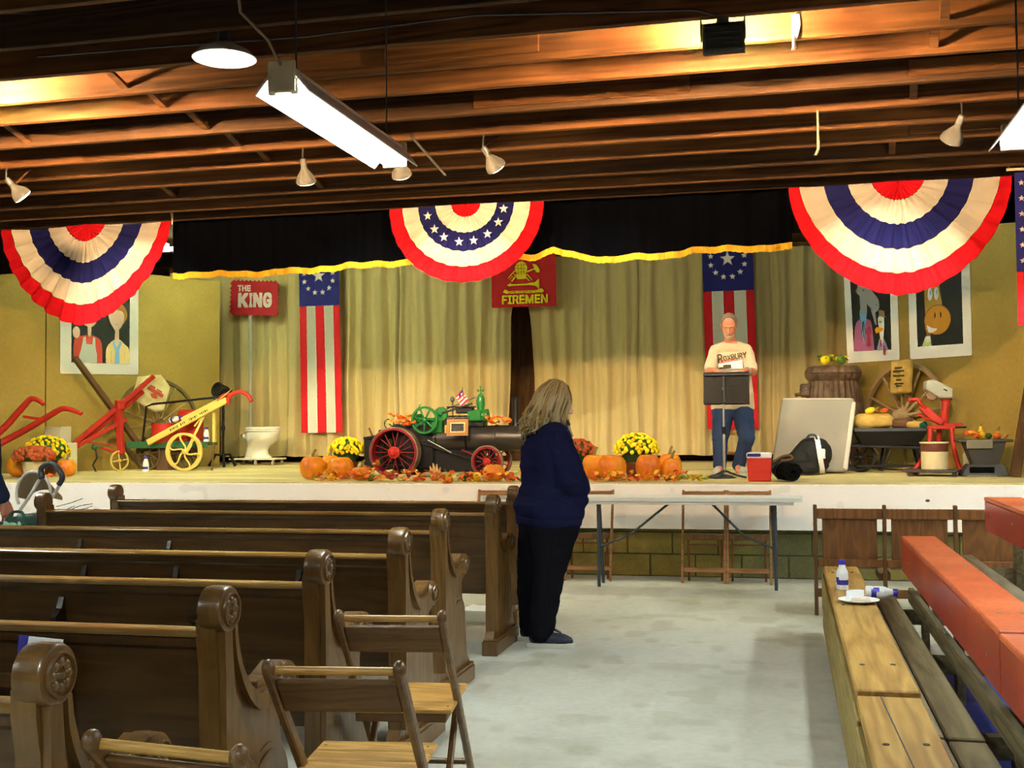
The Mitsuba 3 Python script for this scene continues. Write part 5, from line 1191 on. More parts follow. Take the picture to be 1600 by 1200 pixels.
t.add('footplate', bx(-4.12, -3.85, EY - 0.16, EY + 0.16, 0.97, 0.99, 0.004), 'engine_black')
t.add('toolbox', bx(-4.12, -4.0, EY - 0.15, EY, 1.25, 1.34, 0.006), 'engine_black')
t.add('lever', tube([(-4.19, EY - 0.1, 1.25), (-4.24, EY - 0.1, 1.36)], 0.008, 6), 'pot_brown')
# rear wheels
def ewheel(cx, cy, cz, r, n, w, tag):
    M = vframe((cx, cy, cz))
    t.add(tag + '_rim', lathe([(r - 0.022, -w / 2), (r - 0.004, -w / 2), (r, -w / 2 + 0.004), (r, w / 2 - 0.004), (r - 0.004, w / 2), (r - 0.022, w / 2), (r - 0.022, -w / 2)], 56), 'engine_red', 40, M=M)
    t.add(tag + '_tread', lathe([(r, -w / 2 + 0.006), (r + 0.012, -w / 2 + 0.01), (r + 0.012, w / 2 - 0.01), (r, w / 2 - 0.006)], 56), 'rust_iron', 40, M=M)
    t.add(tag + '_hub', lathe([(0, -w / 2), (r * 0.16, -w / 2), (r * 0.24, 0), (r * 0.25, w * 0.36), (r * 0.17, w * 0.42), (r * 0.10, w * 0.62), (0, w * 0.64)], 28), 'farm_red', 40, M=M)
    for k in range(n):
        a = 2 * math.pi * k / n; d = np.array([math.cos(a), math.sin(a), 0]); s = (-1) ** k
        t.add(tag + '_spoke', cyl(d * r * 0.2 + [0, 0, s * w * 0.25], d * (r - 0.018) + [0, 0, s * w * 0.1], 0.006, n=6), 'engine_red', True, M=M)
ewheel(-3.905, EY - 0.24, ST + 0.262, 0.25, 18, 0.14, 'rear_wheel')
ewheel(-3.905, EY + 0.26, ST + 0.262, 0.25, 18, 0.14, 'rear_wheel')
ewheel(-2.945, EY - 0.19, ST + 0.165, 0.153, 14, 0.07, 'front_wheel')
ewheel(-2.945, EY + 0.19, ST + 0.165, 0.153, 14, 0.07, 'front_wheel')
t.add('rear_axle', ycyl(-3.905, EY - 0.26, EY + 0.28, ST + 0.262, 0.025), 'engine_black', True)
t.add('front_axle', ycyl(-2.945, EY - 0.19, EY + 0.19, ST + 0.165, 0.016), 'engine_black', True)
t.add('axle_post', beam((-2.945, EY, 1.01), (-2.945, EY, 1.14), 0.07, 0.07, 0.006), 'engine_black')
t.add('steering_chain', tube([(-3.22, EY - 0.17, 1.13), (-2.97, EY - 0.19, 1.03)], 0.009, 6), 'engine_red')
# flywheel and motion
M = vframe((-3.60, EY - 0.20, 1.435))
t.add('flywheel_rim', lathe([(0.118, -0.02), (0.140, -0.02), (0.142, -0.014), (0.142, 0.014), (0.140, 0.02), (0.118, 0.02), (0.118, -0.02)], 48), 'engine_green', 40, M=M)
t.add('flywheel_hub', lathe([(0, -0.03), (0.024, -0.03), (0.026, 0.02), (0.018, 0.028), (0, 0.03)], 20), 'engine_green', True, M=M)
for k in range(7):
    a = math.radians(51.43 * k + 10); d = np.array([math.cos(a), math.sin(a), 0])
    t.add('flywheel_spoke', cyl(d * 0.018, d * 0.122, 0.011, 0.008, 8), 'engine_green', True, M=M)
t.add('crankshaft', ycyl(-3.60, EY - 0.22, EY + 0.14, 1.435, 0.016), 'steel_dark', True)
t.add('bearing_bracket', bx(-3.70, -3.50, EY - 0.05, EY + 0.05, 1.36, 1.46, 0.012), 'engine_green')
t.add('pedestal', bx(-3.56, -3.44, EY - 0.14, EY - 0.02, 1.30, 1.44, 0.012), 'engine_green')
t.add('crank_disc', lathe([(0, -0.02), (0.07, -0.02), (0.075, 0.0), (0.07, 0.02), (0, 0.02)], 28), 'engine_green', 40, M=vframe((-3.46, EY - 0.08, 1.495)))
t.add('crank_hub', ycyl(-3.46, EY - 0.12, EY - 0.09, 1.495, 0.02), 'engine_green', True)
t.add('rear_bracket', bx(-3.78, -3.68, EY - 0.1, EY + 0.04, 1.38, 1.50, 0.015), 'engine_green')
t.add('connecting_rod', beam((-3.46, EY - 0.10, 1.50), (-3.12, EY - 0.10, 1.60), 0.014, 0.02, 0.003), 'engine_black')
t.add('valve_rod', beam((-3.43, EY - 0.05, 1.54), (-3.10, EY - 0.05, 1.665), 0.008, 0.010, 0.002), 'steel_dark')
t.add('cross_head', bx(-3.30, -3.12, EY - 0.10, EY, 1.50, 1.56, 0.01), 'engine_black')
t.add('slide_bar', bx(-3.42, -3.08, EY - 0.09, EY - 0.01, 1.46, 1.48, 0.004), 'engine_black')
t.add('slide_bar', bx(-3.40, -3.10, EY - 0.09, EY - 0.01, 1.56, 1.575, 0.004), 'engine_black')
t.add('engine_bed', bx(-3.44, -3.0, EY - 0.08, EY + 0.06, 1.36, 1.455, 0.01), 'engine_black')
t.add('cylinder', cyl((-3.17, EY - 0.06, 1.475), (-2.99, EY - 0.06, 1.475), 0.062, n=24), 'engine_green', 40)
t.add('cylinder_cover', cyl((-2.99, EY - 0.06, 1.475), (-2.965, EY - 0.06, 1.475), 0.068, n=24), 'engine_green', 40)
t.add('valve_chest', bx(-3.15, -3.02, EY - 0.13, EY - 0.03, 1.42, 1.53, 0.012), 'engine_green')
t.add('steam_dome', lathe([(0.04, 1.52), (0.036, 1.56), (0.045, 1.60), (0.042, 1.66), (0.02, 1.70), (0, 1.70)], 20), 'engine_green', True, M=Tr(-3.06, EY, 0))
t.add('governor', cat([tube([(-3.06, EY, 1.70), (-3.06, EY, 1.78)], 0.006, 6), ball((-3.085, EY, 1.735), 0.011, 1), ball((-3.035, EY, 1.735), 0.011, 1), beam((-3.085, EY, 1.735), (-3.035, EY, 1.735), 0.006, 0.006, 0)]), 'engine_green')
t.add('oiler', lathe([(0.012, 1.30), (0.014, 1.38), (0, 1.385)], 10), 'brass', True, M=Tr(-3.40, EY - 0.12, 0))
t.add('whistle_post', tube([(-3.335, EY - 0.08, 1.40), (-3.335, EY - 0.08, 1.62)], 0.008, 6), 'wagon_brown')
t.add('headlamp', ball((-3.335, EY - 0.09, 1.645), (0.022, 0.022, 0.032), 2), 'stove_iron', True)
t.add('safety_pipe', tube([(-3.73, EY - 0.06, 1.40), (-3.73, EY - 0.06, 1.52), (-3.69, EY - 0.06, 1.60)], 0.006, 6), 'engine_green')
# steering wheel at the footplate
t.add('steering_wheel', tube([(-4.02 + 0.05 * math.cos(a), EY - 0.10, 1.40 + 0.05 * math.sin(a)) for a in np.linspace(0, 2 * math.pi, 20)], 0.005, 6), 'engine_black')
t.add('steering_column', tube([(-3.92, EY - 0.1, 1.33), (-4.02, EY - 0.1, 1.40)], 0.008, 6), 'engine_green')
t.add('steering_knob', ball((-4.055, EY - 0.105, 1.435), 0.012, 1), 'worn_silver')

t = Thing('plaque', 'wood framed plaque hanging on the steam engine', 'plaque', None, vframe((-3.345, EY - 0.265, 1.272), 0, 6))
for a in [(0, 0, 0.225, 0.032), (0, 0.138, 0.225, 0.17), (0, 0.032, 0.032, 0.138), (0.193, 0.032, 0.225, 0.138)]:
    t.add('frame_side', extr(sbox(*a), 0.018), 'plaque_wood')
t.add('mat_board', extr(sbox(0.03, 0.03, 0.195, 0.14), 0.008), 'canvas_mat')
t.add('nameplate', extr(sbox(0.048, 0.047, 0.177, 0.123), 0.004, Tr(0, 0, 0.008)), 'engine_black')
t.add('nameplate_print', extr(union_all([sbox(0.075, 0.09, 0.15, 0.096), sbox(0.085, 0.076, 0.14, 0.081)]), 0.001, Tr(0, 0, 0.012)), 'steel_dark', stuff=True)
t.add('hanging_cord', tube([(0.05, 0.17, 0.004), (0.11, 0.235, -0.10), (0.175, 0.17, 0.004)], 0.003, 5), 'wire_tan')
t = Thing('hand_flag', 'tiny striped hand flag stuck on the steam engine', 'flag', None, Tr(-3.22, EY - 0.10, 0))
t.add('stick', tube([(0.02, 0, 1.57), (-0.005, 0, 1.77)], 0.004, 6), 'wagon_brown')
for k in range(7):
    t.add('stripe', grid(np.array([[(-0.005 - u * 0.05 + (k + q) * 0.009, 0.006 * math.sin(u * 8), 1.745 - (k + q) * 0.0155 - u * 0.045) for q in (0, 1)] for u in np.linspace(0, 1.5, 6)])), 'flag_red' if k % 2 == 0 else 'flag_white', True)
t.add('canton', grid(np.array([[(-0.004 - u * 0.04, 0.006 * math.sin(u * 8) - 0.003, 1.746 - q * 0.05 - u * 0.04) for q in (0, 1)] for u in np.linspace(0, 1, 5)])), 'flag_blue', True)

pumpkin(-4.645, 10.98, 0.128, 0.245, 'large orange pumpkin at the left end of the center display', seed=0.2)
pumpkin(-4.38, 11.06, 0.135, 0.235, 'large orange pumpkin in front of the yellow mum by the engine', seed=0.9, stem=False)
pumpkin(-4.56, 11.24, 0.105, 0.25, 'orange pumpkin squeezed behind two others left of the engine', seed=1.4)
pumpkin(-4.06, 10.80, 0.098, 0.14, 'small squat orange pumpkin in front of the bunker of the engine', seed=0.5)
pumpkin(-2.70, 10.72, 0.105, 0.165, 'orange pumpkin lying before the front wheel of the engine', seed=0.1, stem=False)
mum(-4.53, 11.62, 1.125, 0.185, 0.135, 'yellow potted mum left of the steam engine', 'mum_yellow', 'mum_yellow_dark', n=150, seed=3)
mum(-1.435, 11.45, 1.12, 0.205, 0.16, 'yellow potted mum among the pumpkins right of the woman', 'mum_yellow', 'mum_yellow_dark', n=170, seed=4)
mum(-2.02, 11.35, 1.10, 0.19, 0.13, 'rust potted mum half hidden behind the woman', 'mum_rust', 'mum_rust_dark', n=160, seed=6)
pumpkin(-1.60, 10.92, 0.135, 0.25, 'large orange pumpkin first to the right of the woman', seed=0.35, stem=False)
pumpkin(-1.80, 11.10, 0.12, 0.25, 'orange pumpkin just behind the elbow of the woman', seed=0.65)
pumpkin(-1.265, 10.96, 0.118, 0.255, 'tall orange pumpkin in front of the right yellow mum', seed=0.15, stem=False)
pumpkin(-1.052, 11.00, 0.10, 0.215, 'orange pumpkin at the right end of the center display', seed=0.5)
pumpkin(-1.10, 11.32, 0.115, 0.25, 'orange pumpkin with a tall curved stem behind the two at the right', seed=0.8)
def gourd(x, y, z, r, label, m='gourd_yellow', L=1.0, rz=0, pear=False, m2=None):
    t = Thing('gourd', label, 'gourd', None, Tr(x, y, z) @ Rz(rz))
    prof = [(0, 0), (r * 0.7, r * 0.12), (r, r * 0.75), (r * 0.92, r * 1.25)] + ([(r * 0.55, r * 1.9), (r * 0.38, r * 2.4), (r * 0.3, r * 2.9), (0, r * 3.05)] if pear else [(r * 0.5, r * 1.7), (0, r * 1.8)])
    b = lathe(smooth_curve(prof, 4), 22, ribs=9, amp=0.03)
    M = np.eye(4) if pear else Tr(0, 0, r) @ Rx(70) @ np.diag([1, 1, L, 1.0]) @ Tr(0, 0, -r * 0.9)
    t.add('fruit', b, m, True, M=M)
    top = r * (3.0 if pear else 1.75)
    t.add('stem', tube([(0, 0, top), (0.006, 0, top + 0.015), (0.016, 0, top + 0.026)], 0.005, 6), 'stem_mat', True, M=M)
    return t
gourd(-4.50, 10.74, ST, 0.026, 'small green gourd below the leftmost pumpkin of the center display', 'gourd_green', 1.2)
gourd(-4.435, 10.72, ST, 0.028, 'pale gourd below the leftmost pumpkins of the center display', 'gourd_pale', 1.0)
gourd(-4.345, 10.74, ST, 0.036, 'yellow gourd lying before the second pumpkin of the center display', 'gourd_yellow', 1.5, 40)
gourd(-3.92, 10.70, ST, 0.036, 'green and yellow gourd right of the small squat pumpkin', 'gourd_green', 1.3, 50)
gourd(-3.60, 10.70, ST, 0.034, 'pale gourd under the rear wheel of the engine', 'gourd_pale', 1.7, 70)
gourd(-3.48, 10.68, ST, 0.03, 'tan gourd lying before the rear wheel of the engine', 'corn_tan', 1.7, 70)
gourd(-3.13, 10.72, ST, 0.04, 'yellow gourd before the boiler of the engine', 'gourd_yellow', 1.1)
gourd(-3.055, 10.68, ST, 0.04, 'pale green gourd before the boiler of the engine', 'gourd_pale', 1.1, 20)
gourd(-2.97, 10.70, ST, 0.036, 'dark green gourd before the boiler of the engine', 'leaf_green', 1.4, 70)
gourd(-2.855, 10.70, ST, 0.044, 'round yellow gourd left of the pumpkin by the front wheel', 'gourd_yellow', 1.0)
gourd(-2.79, 10.66, ST, 0.03, 'small tan gourd left of the pumpkin by the front wheel', 'corn_tan', 1.1)
t = Thing('corn_shock', 'small tan bundle of dried corn husks before the boiler', 'corn husks', None, Tr(-3.31, 10.82, ST))
for k, (dx, dz, s) in enumerate([(-0.035, 0.14, 0.02), (-0.012, 0.17, 0.022), (0.015, 0.16, 0.018), (0.04, 0.13, 0.014), (-0.02, 0.12, 0.02)]):
    t.add('husk', tube([(dx * 0.3, 0, 0.0), (dx * 0.8, 0.01 * k, dz * 0.6), (dx * 1.3, 0.01 * k - 0.02, dz)], [0.03, s, 0.005], 6), 'corn_tan', True)
garl = [(x, 10.70, ST, 0.11, 0.10, 24) for x in np.arange(-4.35, -2.3, 0.17)] + [(x, 10.68, ST, 0.10, 0.07, 18) for x in np.arange(-1.95, -0.85, 0.16)]
leaf_pile('leaf_garland', garl, 'orange and yellow autumn leaf garland along the stage edge', 21, lift=0.08)
leaf_pile('leaf_garland', [(-4.0, 10.86, ST + 0.07, 0.05, 0.03, 10), (-3.93, 10.86, ST + 0.13, 0.04, 0.02, 5)], 'clump of orange leaves behind the small squat pumpkin', 22)
leaf_pile('leaf_garland', [(-3.86, EY - 0.2, 1.395, 0.10, 0.06, 40), (-3.77, EY - 0.2, 1.37, 0.06, 0.05, 16)], 'orange leaf bunch on top of the rear engine wheel', 23, lift=0.09)
leaf_pile('leaf_garland', [(-2.93, EY - 0.10, 1.385, 0.08, 0.05, 26), (-2.80, EY - 0.10, 1.39, 0.07, 0.05, 18)], 'orange leaf bunch lying on the boiler of the engine', 24, lift=0.06)
leaf_pile('leaf_garland', [(-3.08, 10.49, 0.81, 0.04, 0.012, 7)], 'leaves hanging over the stage edge before the boiler', 25, lift=0.03, mats=('leaf_gold', 'leaf_orange'))
leaf_pile('leaf_garland', [(-0.95, 10.75, ST, 0.12, 0.06, 22), (-0.78, 10.78, ST, 0.08, 0.05, 12)], 'yellow green leaf clump at the right end of the center display', 26, lift=0.04, mats=('gourd_green', 'leaf_gold', 'mum_yellow_dark'))
# ================================================================== RIGHT STAGE CLUTTER
t = Thing('cooler', 'small red cooler with white lid on the stage edge', 'cooler', None, Tr(-0.242, 10.84, ST))
t.add('body', m3.Manifold.batch_hull([m3.Manifold.sphere(0.012, 12).translate([sx * (0.088 if z < 0.1 else 0.098), sy * (0.07 if z < 0.1 else 0.078), z]) for sx in (-1, 1) for sy in (-1, 1) for z in (0.013, 0.20)]), 'cooler_red', 35)
t.add('lid', rhull((0, 0, 0.236), (0.222, 0.182, 0.05), 0.014), 'cooler_white', 35)
t.add('handle', cat([rhull((-0.045, -0.096, 0.24), (0.12, 0.016, 0.028), 0.007)]), 'cooler_blue', 35)
t.add('groove', bx(-0.096, 0.096, -0.091, -0.088, 0.085, 0.09, 0.001), 'cooler_red')
ax = np.array([0.10, -0.34, 0.0]); ax /= np.linalg.norm(ax); xx, yy, zz = frame_of(ax); M = np.eye(4); M[:3, 0], M[:3, 1], M[:3, 2], M[:3, 3] = xx, yy, zz, (-0.045, 10.98, ST + 0.083)
t = Thing('rolled_mat', 'black rolled foam mat lying on the stage edge right of the cooler', 'mat', None, M)
sp = [(0.082 - 0.0062 * a / 1.0 * 0.8, a) for a in np.linspace(0, 6 * math.pi, 90)]
outer = [(r * math.cos(a), r * math.sin(a)) for r, a in [(0.082 - 0.0036 * a, a) for a in np.linspace(0, 6 * math.pi, 110)]]
t.add('roll', extr(LineString(outer).buffer(0.0095, cap_style=2), 0.34, np.eye(4)), 'mat_black')
t.add('strap', lathe([(0.0945, 0.10), (0.096, 0.10), (0.096, 0.125), (0.0945, 0.125)], 28), 'steel_dark', True)

# music stand
t = Thing('music_stand', 'black music stand in front of the man', 'music stand', None, Tr(-0.575, 11.42, 0))
t.add('desk', box((0.02, 0.0, 1.715), (0.435, 0.012, 0.31), 0.004, Rx(-8)), 'iron_black')
t.add('desk_lip', bx(-0.197, 0.237, 0.02, 0.075, 1.555, 1.567, 0.003), 'iron_black')
t.add('desk_fold', bx(-0.197, 0.237, -0.032, -0.022, 1.835, 1.85, 0.002), 'steel_dark')
t.add('desk_spine', bx(-0.012, 0.008, -0.03, -0.008, 1.58, 1.83, 0.003), 'steel_dark')
t.add('pole', cat([cyl((-0.01, 0.0, 0.89), (-0.01, 0.0, 1.30), 0.014, n=12), cyl((-0.01, 0, 1.30), (-0.01, 0, 1.72), 0.010, n=12)]), 'worn_silver', True)
t.add('clutch', cyl((-0.01, 0, 1.27), (-0.01, 0, 1.34), 0.02, n=12), 'iron_black')
t.add('base', lathe([(0, 0.89), (0.03, 0.885), (0.12, 0.865), (0.15, 0.85), (0.15, ST), (0, ST)], 28), 'stove_iron', 40, M=Tr(-0.05, 0.03, 0))
for a in (250, 340, 130):
    t.add('leg', tube([(-0.01, 0, 0.92), (-0.01 + 0.13 * math.cos(math.radians(a)), 0.13 * math.sin(math.radians(a)), ST + 0.03), (-0.01 + 0.22 * math.cos(math.radians(a)), 0.22 * math.sin(math.radians(a)), ST + 0.012)], 0.011, 6), 'steel_dark')
t = Thing('sheet_music', 'white sheets of music lying on the music stand', 'papers', None, Tr(-0.575, 11.42, 0))
t.add('sheet', box((-0.06, 0.022, 1.70), (0.20, 0.004, 0.26), 0, Rx(-8)), 'paper_white')
t.add('sheet', box((0.12, 0.024, 1.71), (0.18, 0.004, 0.28), 0, Rx(-8) @ Ry(3)), 'paper_white')

# stool behind the man
t = Thing('bar_stool', 'wooden bar stool with rungs under the man', 'stool', None, Tr(-0.52, 12.36, ST))
t.add('seat', lathe([(0, 0.60), (0.16, 0.60), (0.175, 0.61), (0.175, 0.63), (0.16, 0.64), (0, 0.635)], 28), 'chair_seat_mat', 40)
for sx in (-1, 1):
    for sy in (-1, 1):
        t.add('leg', cyl((sx * 0.10, sy * 0.10, 0.605), (sx * 0.185, sy * 0.17, 0.0), 0.017, n=10), 'oldchair_mat', True)
for z, k in ((0.42, 0.128), (0.22, 0.155)):
    for a, b in [((-1, -1), (1, -1)), ((1, -1), (1, 1)), ((1, 1), (-1, 1)), ((-1, 1), (-1, -1))]:
        t.add('rung', cyl((a[0] * k, a[1] * k, z), (b[0] * k, b[1] * k, z), 0.012, n=8), 'chair_seat_mat', True)

# leaning folded table
def quadslab(bl, br, tr, tl, th, n):
    pts = [np.array(q, float) for q in (bl, br, tr, tl)]
    n = np.array(n, float); n /= np.linalg.norm(n)
    c = sum(pts) / 4
    sph = []
    for q in pts:
        for o in (0, th): sph.append(m3.Manifold.sphere(0.018, 14).translate((q + (c - q) / np.linalg.norm(c - q) * 0.03 + n * o).tolist()))
    return m3.Manifold.batch_hull(sph)
t = Thing('leaning_table', 'grey folded plastic table leaning upright before the ribbed barrel', 'folded table')
t.add('top', quadslab((-0.165, 12.56, 0.868), (0.585, 12.44, 0.862), (0.70, 12.68, 1.622), (-0.035, 12.80, 1.635), 0.02, (-0.1, 1, 0.2)), 'lean_grey', 40)
e0, e1 = np.array((0.578, 12.455, 0.885)), np.array((0.688, 12.68, 1.585))
t.add('edge', beam(e0, e1, 0.055, 0.05, 0.015, up=(0, 1, 0)), 'lean_edge')
t.add('edge', beam((-0.03, 12.80, 1.622), (0.675, 12.69, 1.612), 0.045, 0.03, 0.01), 'lean_edge')

# gig bag and strap
t = Thing('gear_bag', 'black soft equipment bag with a white band leaning before the grey table', 'bag', None, Tr(0, -0.10, 0))
bg = flesh([hull(((-0.10, 12.26, 0.93), 0.075), ((0.10, 12.28, 0.99), 0.09)), hull(((0.10, 12.28, 0.99), 0.10), ((0.24, 12.34, 1.08), 0.15)), hull(((0.24, 12.34, 1.05), 0.17), ((0.29, 12.36, 1.06), 0.165)), hull(((-0.05, 12.20, 0.91), 0.055), ((0.25, 12.18, 0.93), 0.07))], 0.03, 8)
bg.vertices += 0.035 * (meshkit.fbm(bg.vertices * 9, 3) - 0.5)[:, None] * np.array([0.6, 1, 1]); bg.vertices[:, 2] = np.maximum(bg.vertices[:, 2], ST + 0.001)
t.add('body', bg, 'bag_black', True)
t.add('end_cap', lathe([(0, 0.08), (0.12, 0.07), (0.165, 0.02), (0.17, -0.02), (0, -0.02)], 30), 'bag_black', 40, M=Tr(0.325, 12.37, 1.035) @ Ry(78))
t.add('white_band', lathe([(0.170, 0.0), (0.192, 0.0), (0.195, 0.05), (0.170, 0.05)], 34), 'cooler_white', 40, M=Tr(0.30, 12.35, 1.042) @ Ry(82), label='white band')
t.add('white_buckle', box((0.355, 12.20, 1.06), (0.045, 0.02, 0.10), 0.006, Rz(25)), 'cooler_white')
t.add('handle', tube(smooth_curve([(0.20, 12.25, 1.22), (0.23, 12.23, 1.25), (0.28, 12.23, 1.245), (0.30, 12.25, 1.21)], 4), 0.012, 8), 'steel_dark', True)
t.add('strap', tube(smooth_curve([(-0.13, 12.15, 0.98), (-0.06, 12.14, 1.03), (0.02, 12.14, 1.05), (0.06, 12.14, 1.02), (0.0, 12.13, 1.0), (-0.06, 12.13, 1.0)], 5), 0.012, 6), 'wagon_brown', True, label='brown strap')

# ribbed barrel with gourds and flowers
t = Thing('ribbed_barrel', 'brown ribbed iron barrel with a bulging collar behind the grey table', 'barrel', None, Tr(0.525, 13.56, 0))
pr = [(0, ST), (0.33, ST), (0.335, 0.95), (0.33, 1.25), (0.315, 1.50), (0.285, 1.70), (0.262, 1.835)]
t.add('body', lathe(pr, 112, ribs=26, amp=0.035), 'rust_iron', 45)
t.add('collar', lathe([(0.262, 1.835), (0.275, 1.85), (0.30, 1.885), (0.305, 1.915), (0.298, 1.92), (0.305, 1.925), (0.30, 1.955), (0.27, 1.995), (0.25, 2.005), (0, 2.01)], 112, ribs=26, amp=0.022), 'rust_iron', 45)
t.add('side_box', rhull((-0.31, -0.10, 1.735), (0.12, 0.14, 0.15), 0.03), 'rust_iron', 40)
t.add('spout', tube([(-0.33, -0.12, 1.70), (-0.42, -0.13, 1.685)], [0.018, 0.022], 8), 'rust_iron', True)
for dz in (0.0, 0.04): t.add('rivet', ball((-0.30, -0.172, 1.72 + dz), 0.009, 1), 'worn_silver')
leaf_pile('flower_bunch', [(0.44, 13.30, 2.03, 0.10, 0.06, 26), (0.60, 13.30, 2.02, 0.07, 0.05, 14)], 'yellow leaves and blossoms on top of the ribbed barrel', 31, mats=('mum_yellow', 'leaf_gold', 'gourd_green'), lift=0.06, cat_='flowers')
gourd(0.60, 13.25, 2.01, 0.05, 'green and yellow gourd on top of the ribbed barrel', 'gourd_green')
gourd(0.43, 13.24, 2.01, 0.05, 'pale yellow gourd on top of the ribbed barrel', 'mum_yellow')

# wagon wheel right, with a seed sack
t = Thing('cartwheel', 'weathered tan wagon wheel leaning at the right wing wall', 'wheel')
wheel(t, (1.24, 13.30, ST + 0.595), 0.585, 12, nR + [0, 0, 0.10], 0.05, 0.045, 0.07, 0.24, 0.017, 'wheel_wood')
t = Thing('seed_sack', 'tan seed sack with dark print draped over the right wagon wheel', 'sack')
q0 = np.array([1.27, 13.19, 1.86]) + nR * 0.07; Ms = np.eye(4); Ms[:3, 0], Ms[:3, 1], Ms[:3, 2], Ms[:3, 3] = dR, [0, 0, 1], nR, q0
sk = mtm(rhull((0, 0, 0), (0.27, 0.36, 0.06), 0.028).refine_to_length(0.025)); sk.vertices[:, 2] += 0.02 * np.sin(sk.vertices[:, 0] * 40) * 0.5 + 0.012 * (meshkit.noise(sk.vertices * 14) - 0.5); sk.vertices[:, 0] += 0.012 * np.sin(sk.vertices[:, 1] * 14)
t.add('cloth', sk, 'burlap_mat', True, M=Ms)
for i, (w_, z_) in enumerate([(0.10, 0.085), (0.15, 0.05), (0.16, 0.0), (0.07, -0.045), (0.13, -0.085), (0.08, -0.11)]):
    t.add('print_line', extr(sbox(-w_ / 2, z_, w_ / 2, z_ + 0.018), 0.002, Ms @ Tr(0, 0, 0.040)), 'print_black')

# wheelbarrow with sacks
BR = Tr(0.06, 0.18, 0)
t = Thing('wheelbarrow', 'black wheelbarrow holding tan sacks behind the crock', 'wheelbarrow', None, BR)
t.add('tray', m3.Manifold.batch_hull([m3.Manifold.sphere(0.012, 10).translate([x, y, z]) for x, y, z in [(0.64, 12.48, 1.285), (1.36, 12.48, 1.30), (1.36, 12.92, 1.30), (0.64, 12.92, 1.285), (0.72, 12.54, 1.14), (1.26, 12.54, 1.14), (1.26, 12.86, 1.14), (0.72, 12.86, 1.14)]]), 'iron_black', 30)
t.add('tray_rim', bx(0.63, 1.37, 12.465, 12.482, 1.275, 1.312, 0.004), 'steel_dark')
for y in (12.55, 12.85):
    t.add('handle', beam((0.58, y, 1.13), (1.45, y, 1.10), 0.03, 0.03, 0.004), 'iron_black')
    t.add('leg', tube([(1.24, y, 1.13), (1.30, y, ST + 0.02), (1.20, y, ST + 0.02)], 0.014, 8), 'iron_black')
    t.add('leg', tube([(0.95, y, 1.13), (0.90, y, ST + 0.02)], 0.014, 8), 'iron_black')
t.add('cross_bar', bx(0.66, 1.32, 12.53, 12.55, 0.905, 0.93, 0.004), 'iron_black')
wheel(t, (0.70, 12.70, ST + 0.16), 0.16, 6, (0, 1, 0), 0.05, 0.03, 0.03, 0.08, 0.009, 'iron_black')
def sackmesh(c, s, r=0.05, a=0.03, rz=0):
    m = mtm(rhull((0, 0, 0), s, r).refine_to_length(0.03)); m.vertices += a * (meshkit.fbm(m.vertices * 8 + c[0] * 9, 3) - 0.5)[:, None]; m.apply_transform(BR @ Tr(*c) @ Rz(rz)); return m
single('grain_sack', sackmesh((0.84, 12.70, 1.385), (0.38, 0.30, 0.15), 0.06, 0.04, 4), 'burlap_mat', 'tan burlap sack lying in the wheelbarrow under a gourd', 'sack', smooth=True)
single('grain_sack', sackmesh((1.12, 12.66, 1.36), (0.20, 0.22, 0.10), 0.04, 0.05, -10), 'wagon_brown', 'small brown crumpled sack in the middle of the wheelbarrow', 'sack', smooth=True)
single('grain_sack', sackmesh((1.235, 12.60, 1.345), (0.17, 0.2, 0.07), 0.03, 0.04, 10), 'burlap_mat', 'small tan sack at the right end of the wheelbarrow', 'sack', smooth=True)
single('teal_cloth', sackmesh((1.32, 12.56, 1.34), (0.08, 0.10, 0.06), 0.02, 0.03, 0), 'teal_cloth', 'bit of teal cloth at the right rim of the wheelbarrow', 'cloth', smooth=True)
gourd(0.86, 12.76, 1.465, 0.032, 'small yellow gourd on the burlap sack', 'gourd_yellow', 1.8, 80)
leaf_pile('leaf_garland', [(0.96, 12.76, 1.46, 0.06, 0.03, 12)], 'orange leaf bunch on the burlap sack in the wheelbarrow', 33, lift=0.03)

# red corn sheller
t = Thing('corn_sheller', 'red cast iron corn sheller with a grey hood at the right of the stage', 'corn sheller')
SY = 12.52
t.add('hood', m3.Manifold.batch_hull([m3.Manifold.sphere(0.02, 12).translate([x, y, z]) for x, z in [(1.40, 1.77), (1.395, 1.71), (1.46, 1.78), (1.625, 1.69), (1.62, 1.625), (1.52, 1.625)] for y in (SY - 0.09, SY + 0.09)]), 'pale_grey_iron', 35)
t.add('hood_slot', box((1.565, SY - 0.112, 1.69), (0.035, 0.004, 0.014), 0.001, Ry(28)), 'iron_black')
t.add('gear', lathe([(0, -0.015), (0.05, -0.015), (0.055, 0.0), (0.05, 0.015), (0, 0.015)], 20, ribs=10, amp=0.08), 'rust_iron', M=vframe((1.44, SY - 0.06, 1.64)))
t.add('neck', tube([(1.585, SY, 1.61), (1.575, SY, 1.50), (1.555, SY, 1.36)], [0.045, 0.035, 0.05], 12), 'farm_red', True)
t.add('collar', box((1.585, SY, 1.60), (0.10, 0.12, 0.03), 0.008), 'farm_red')
t.add('body_plate', m3.Manifold.batch_hull([m3.Manifold.sphere(0.014, 10).translate([x, y, z]) for x, z in [(1.37, 1.53), (1.34, 1.50), (1.43, 1.40), (1.52, 1.35), (1.545, 1.38)] for y in (SY - 0.06, SY + 0.02)]), 'farm_red', 35)
t.add('crank_arm', tube(smooth_curve([(1.24, SY - 0.08, 1.595), (1.30, SY - 0.08, 1.60), (1.325, SY - 0.08, 1.56), (1.38, SY - 0.06, 1.51)], 4), 0.02, 8), 'farm_red', True)
t.add('crank_grip', ball((1.235, SY - 0.08, 1.595), (0.028, 0.02, 0.018), 1), 'farm_red', True)
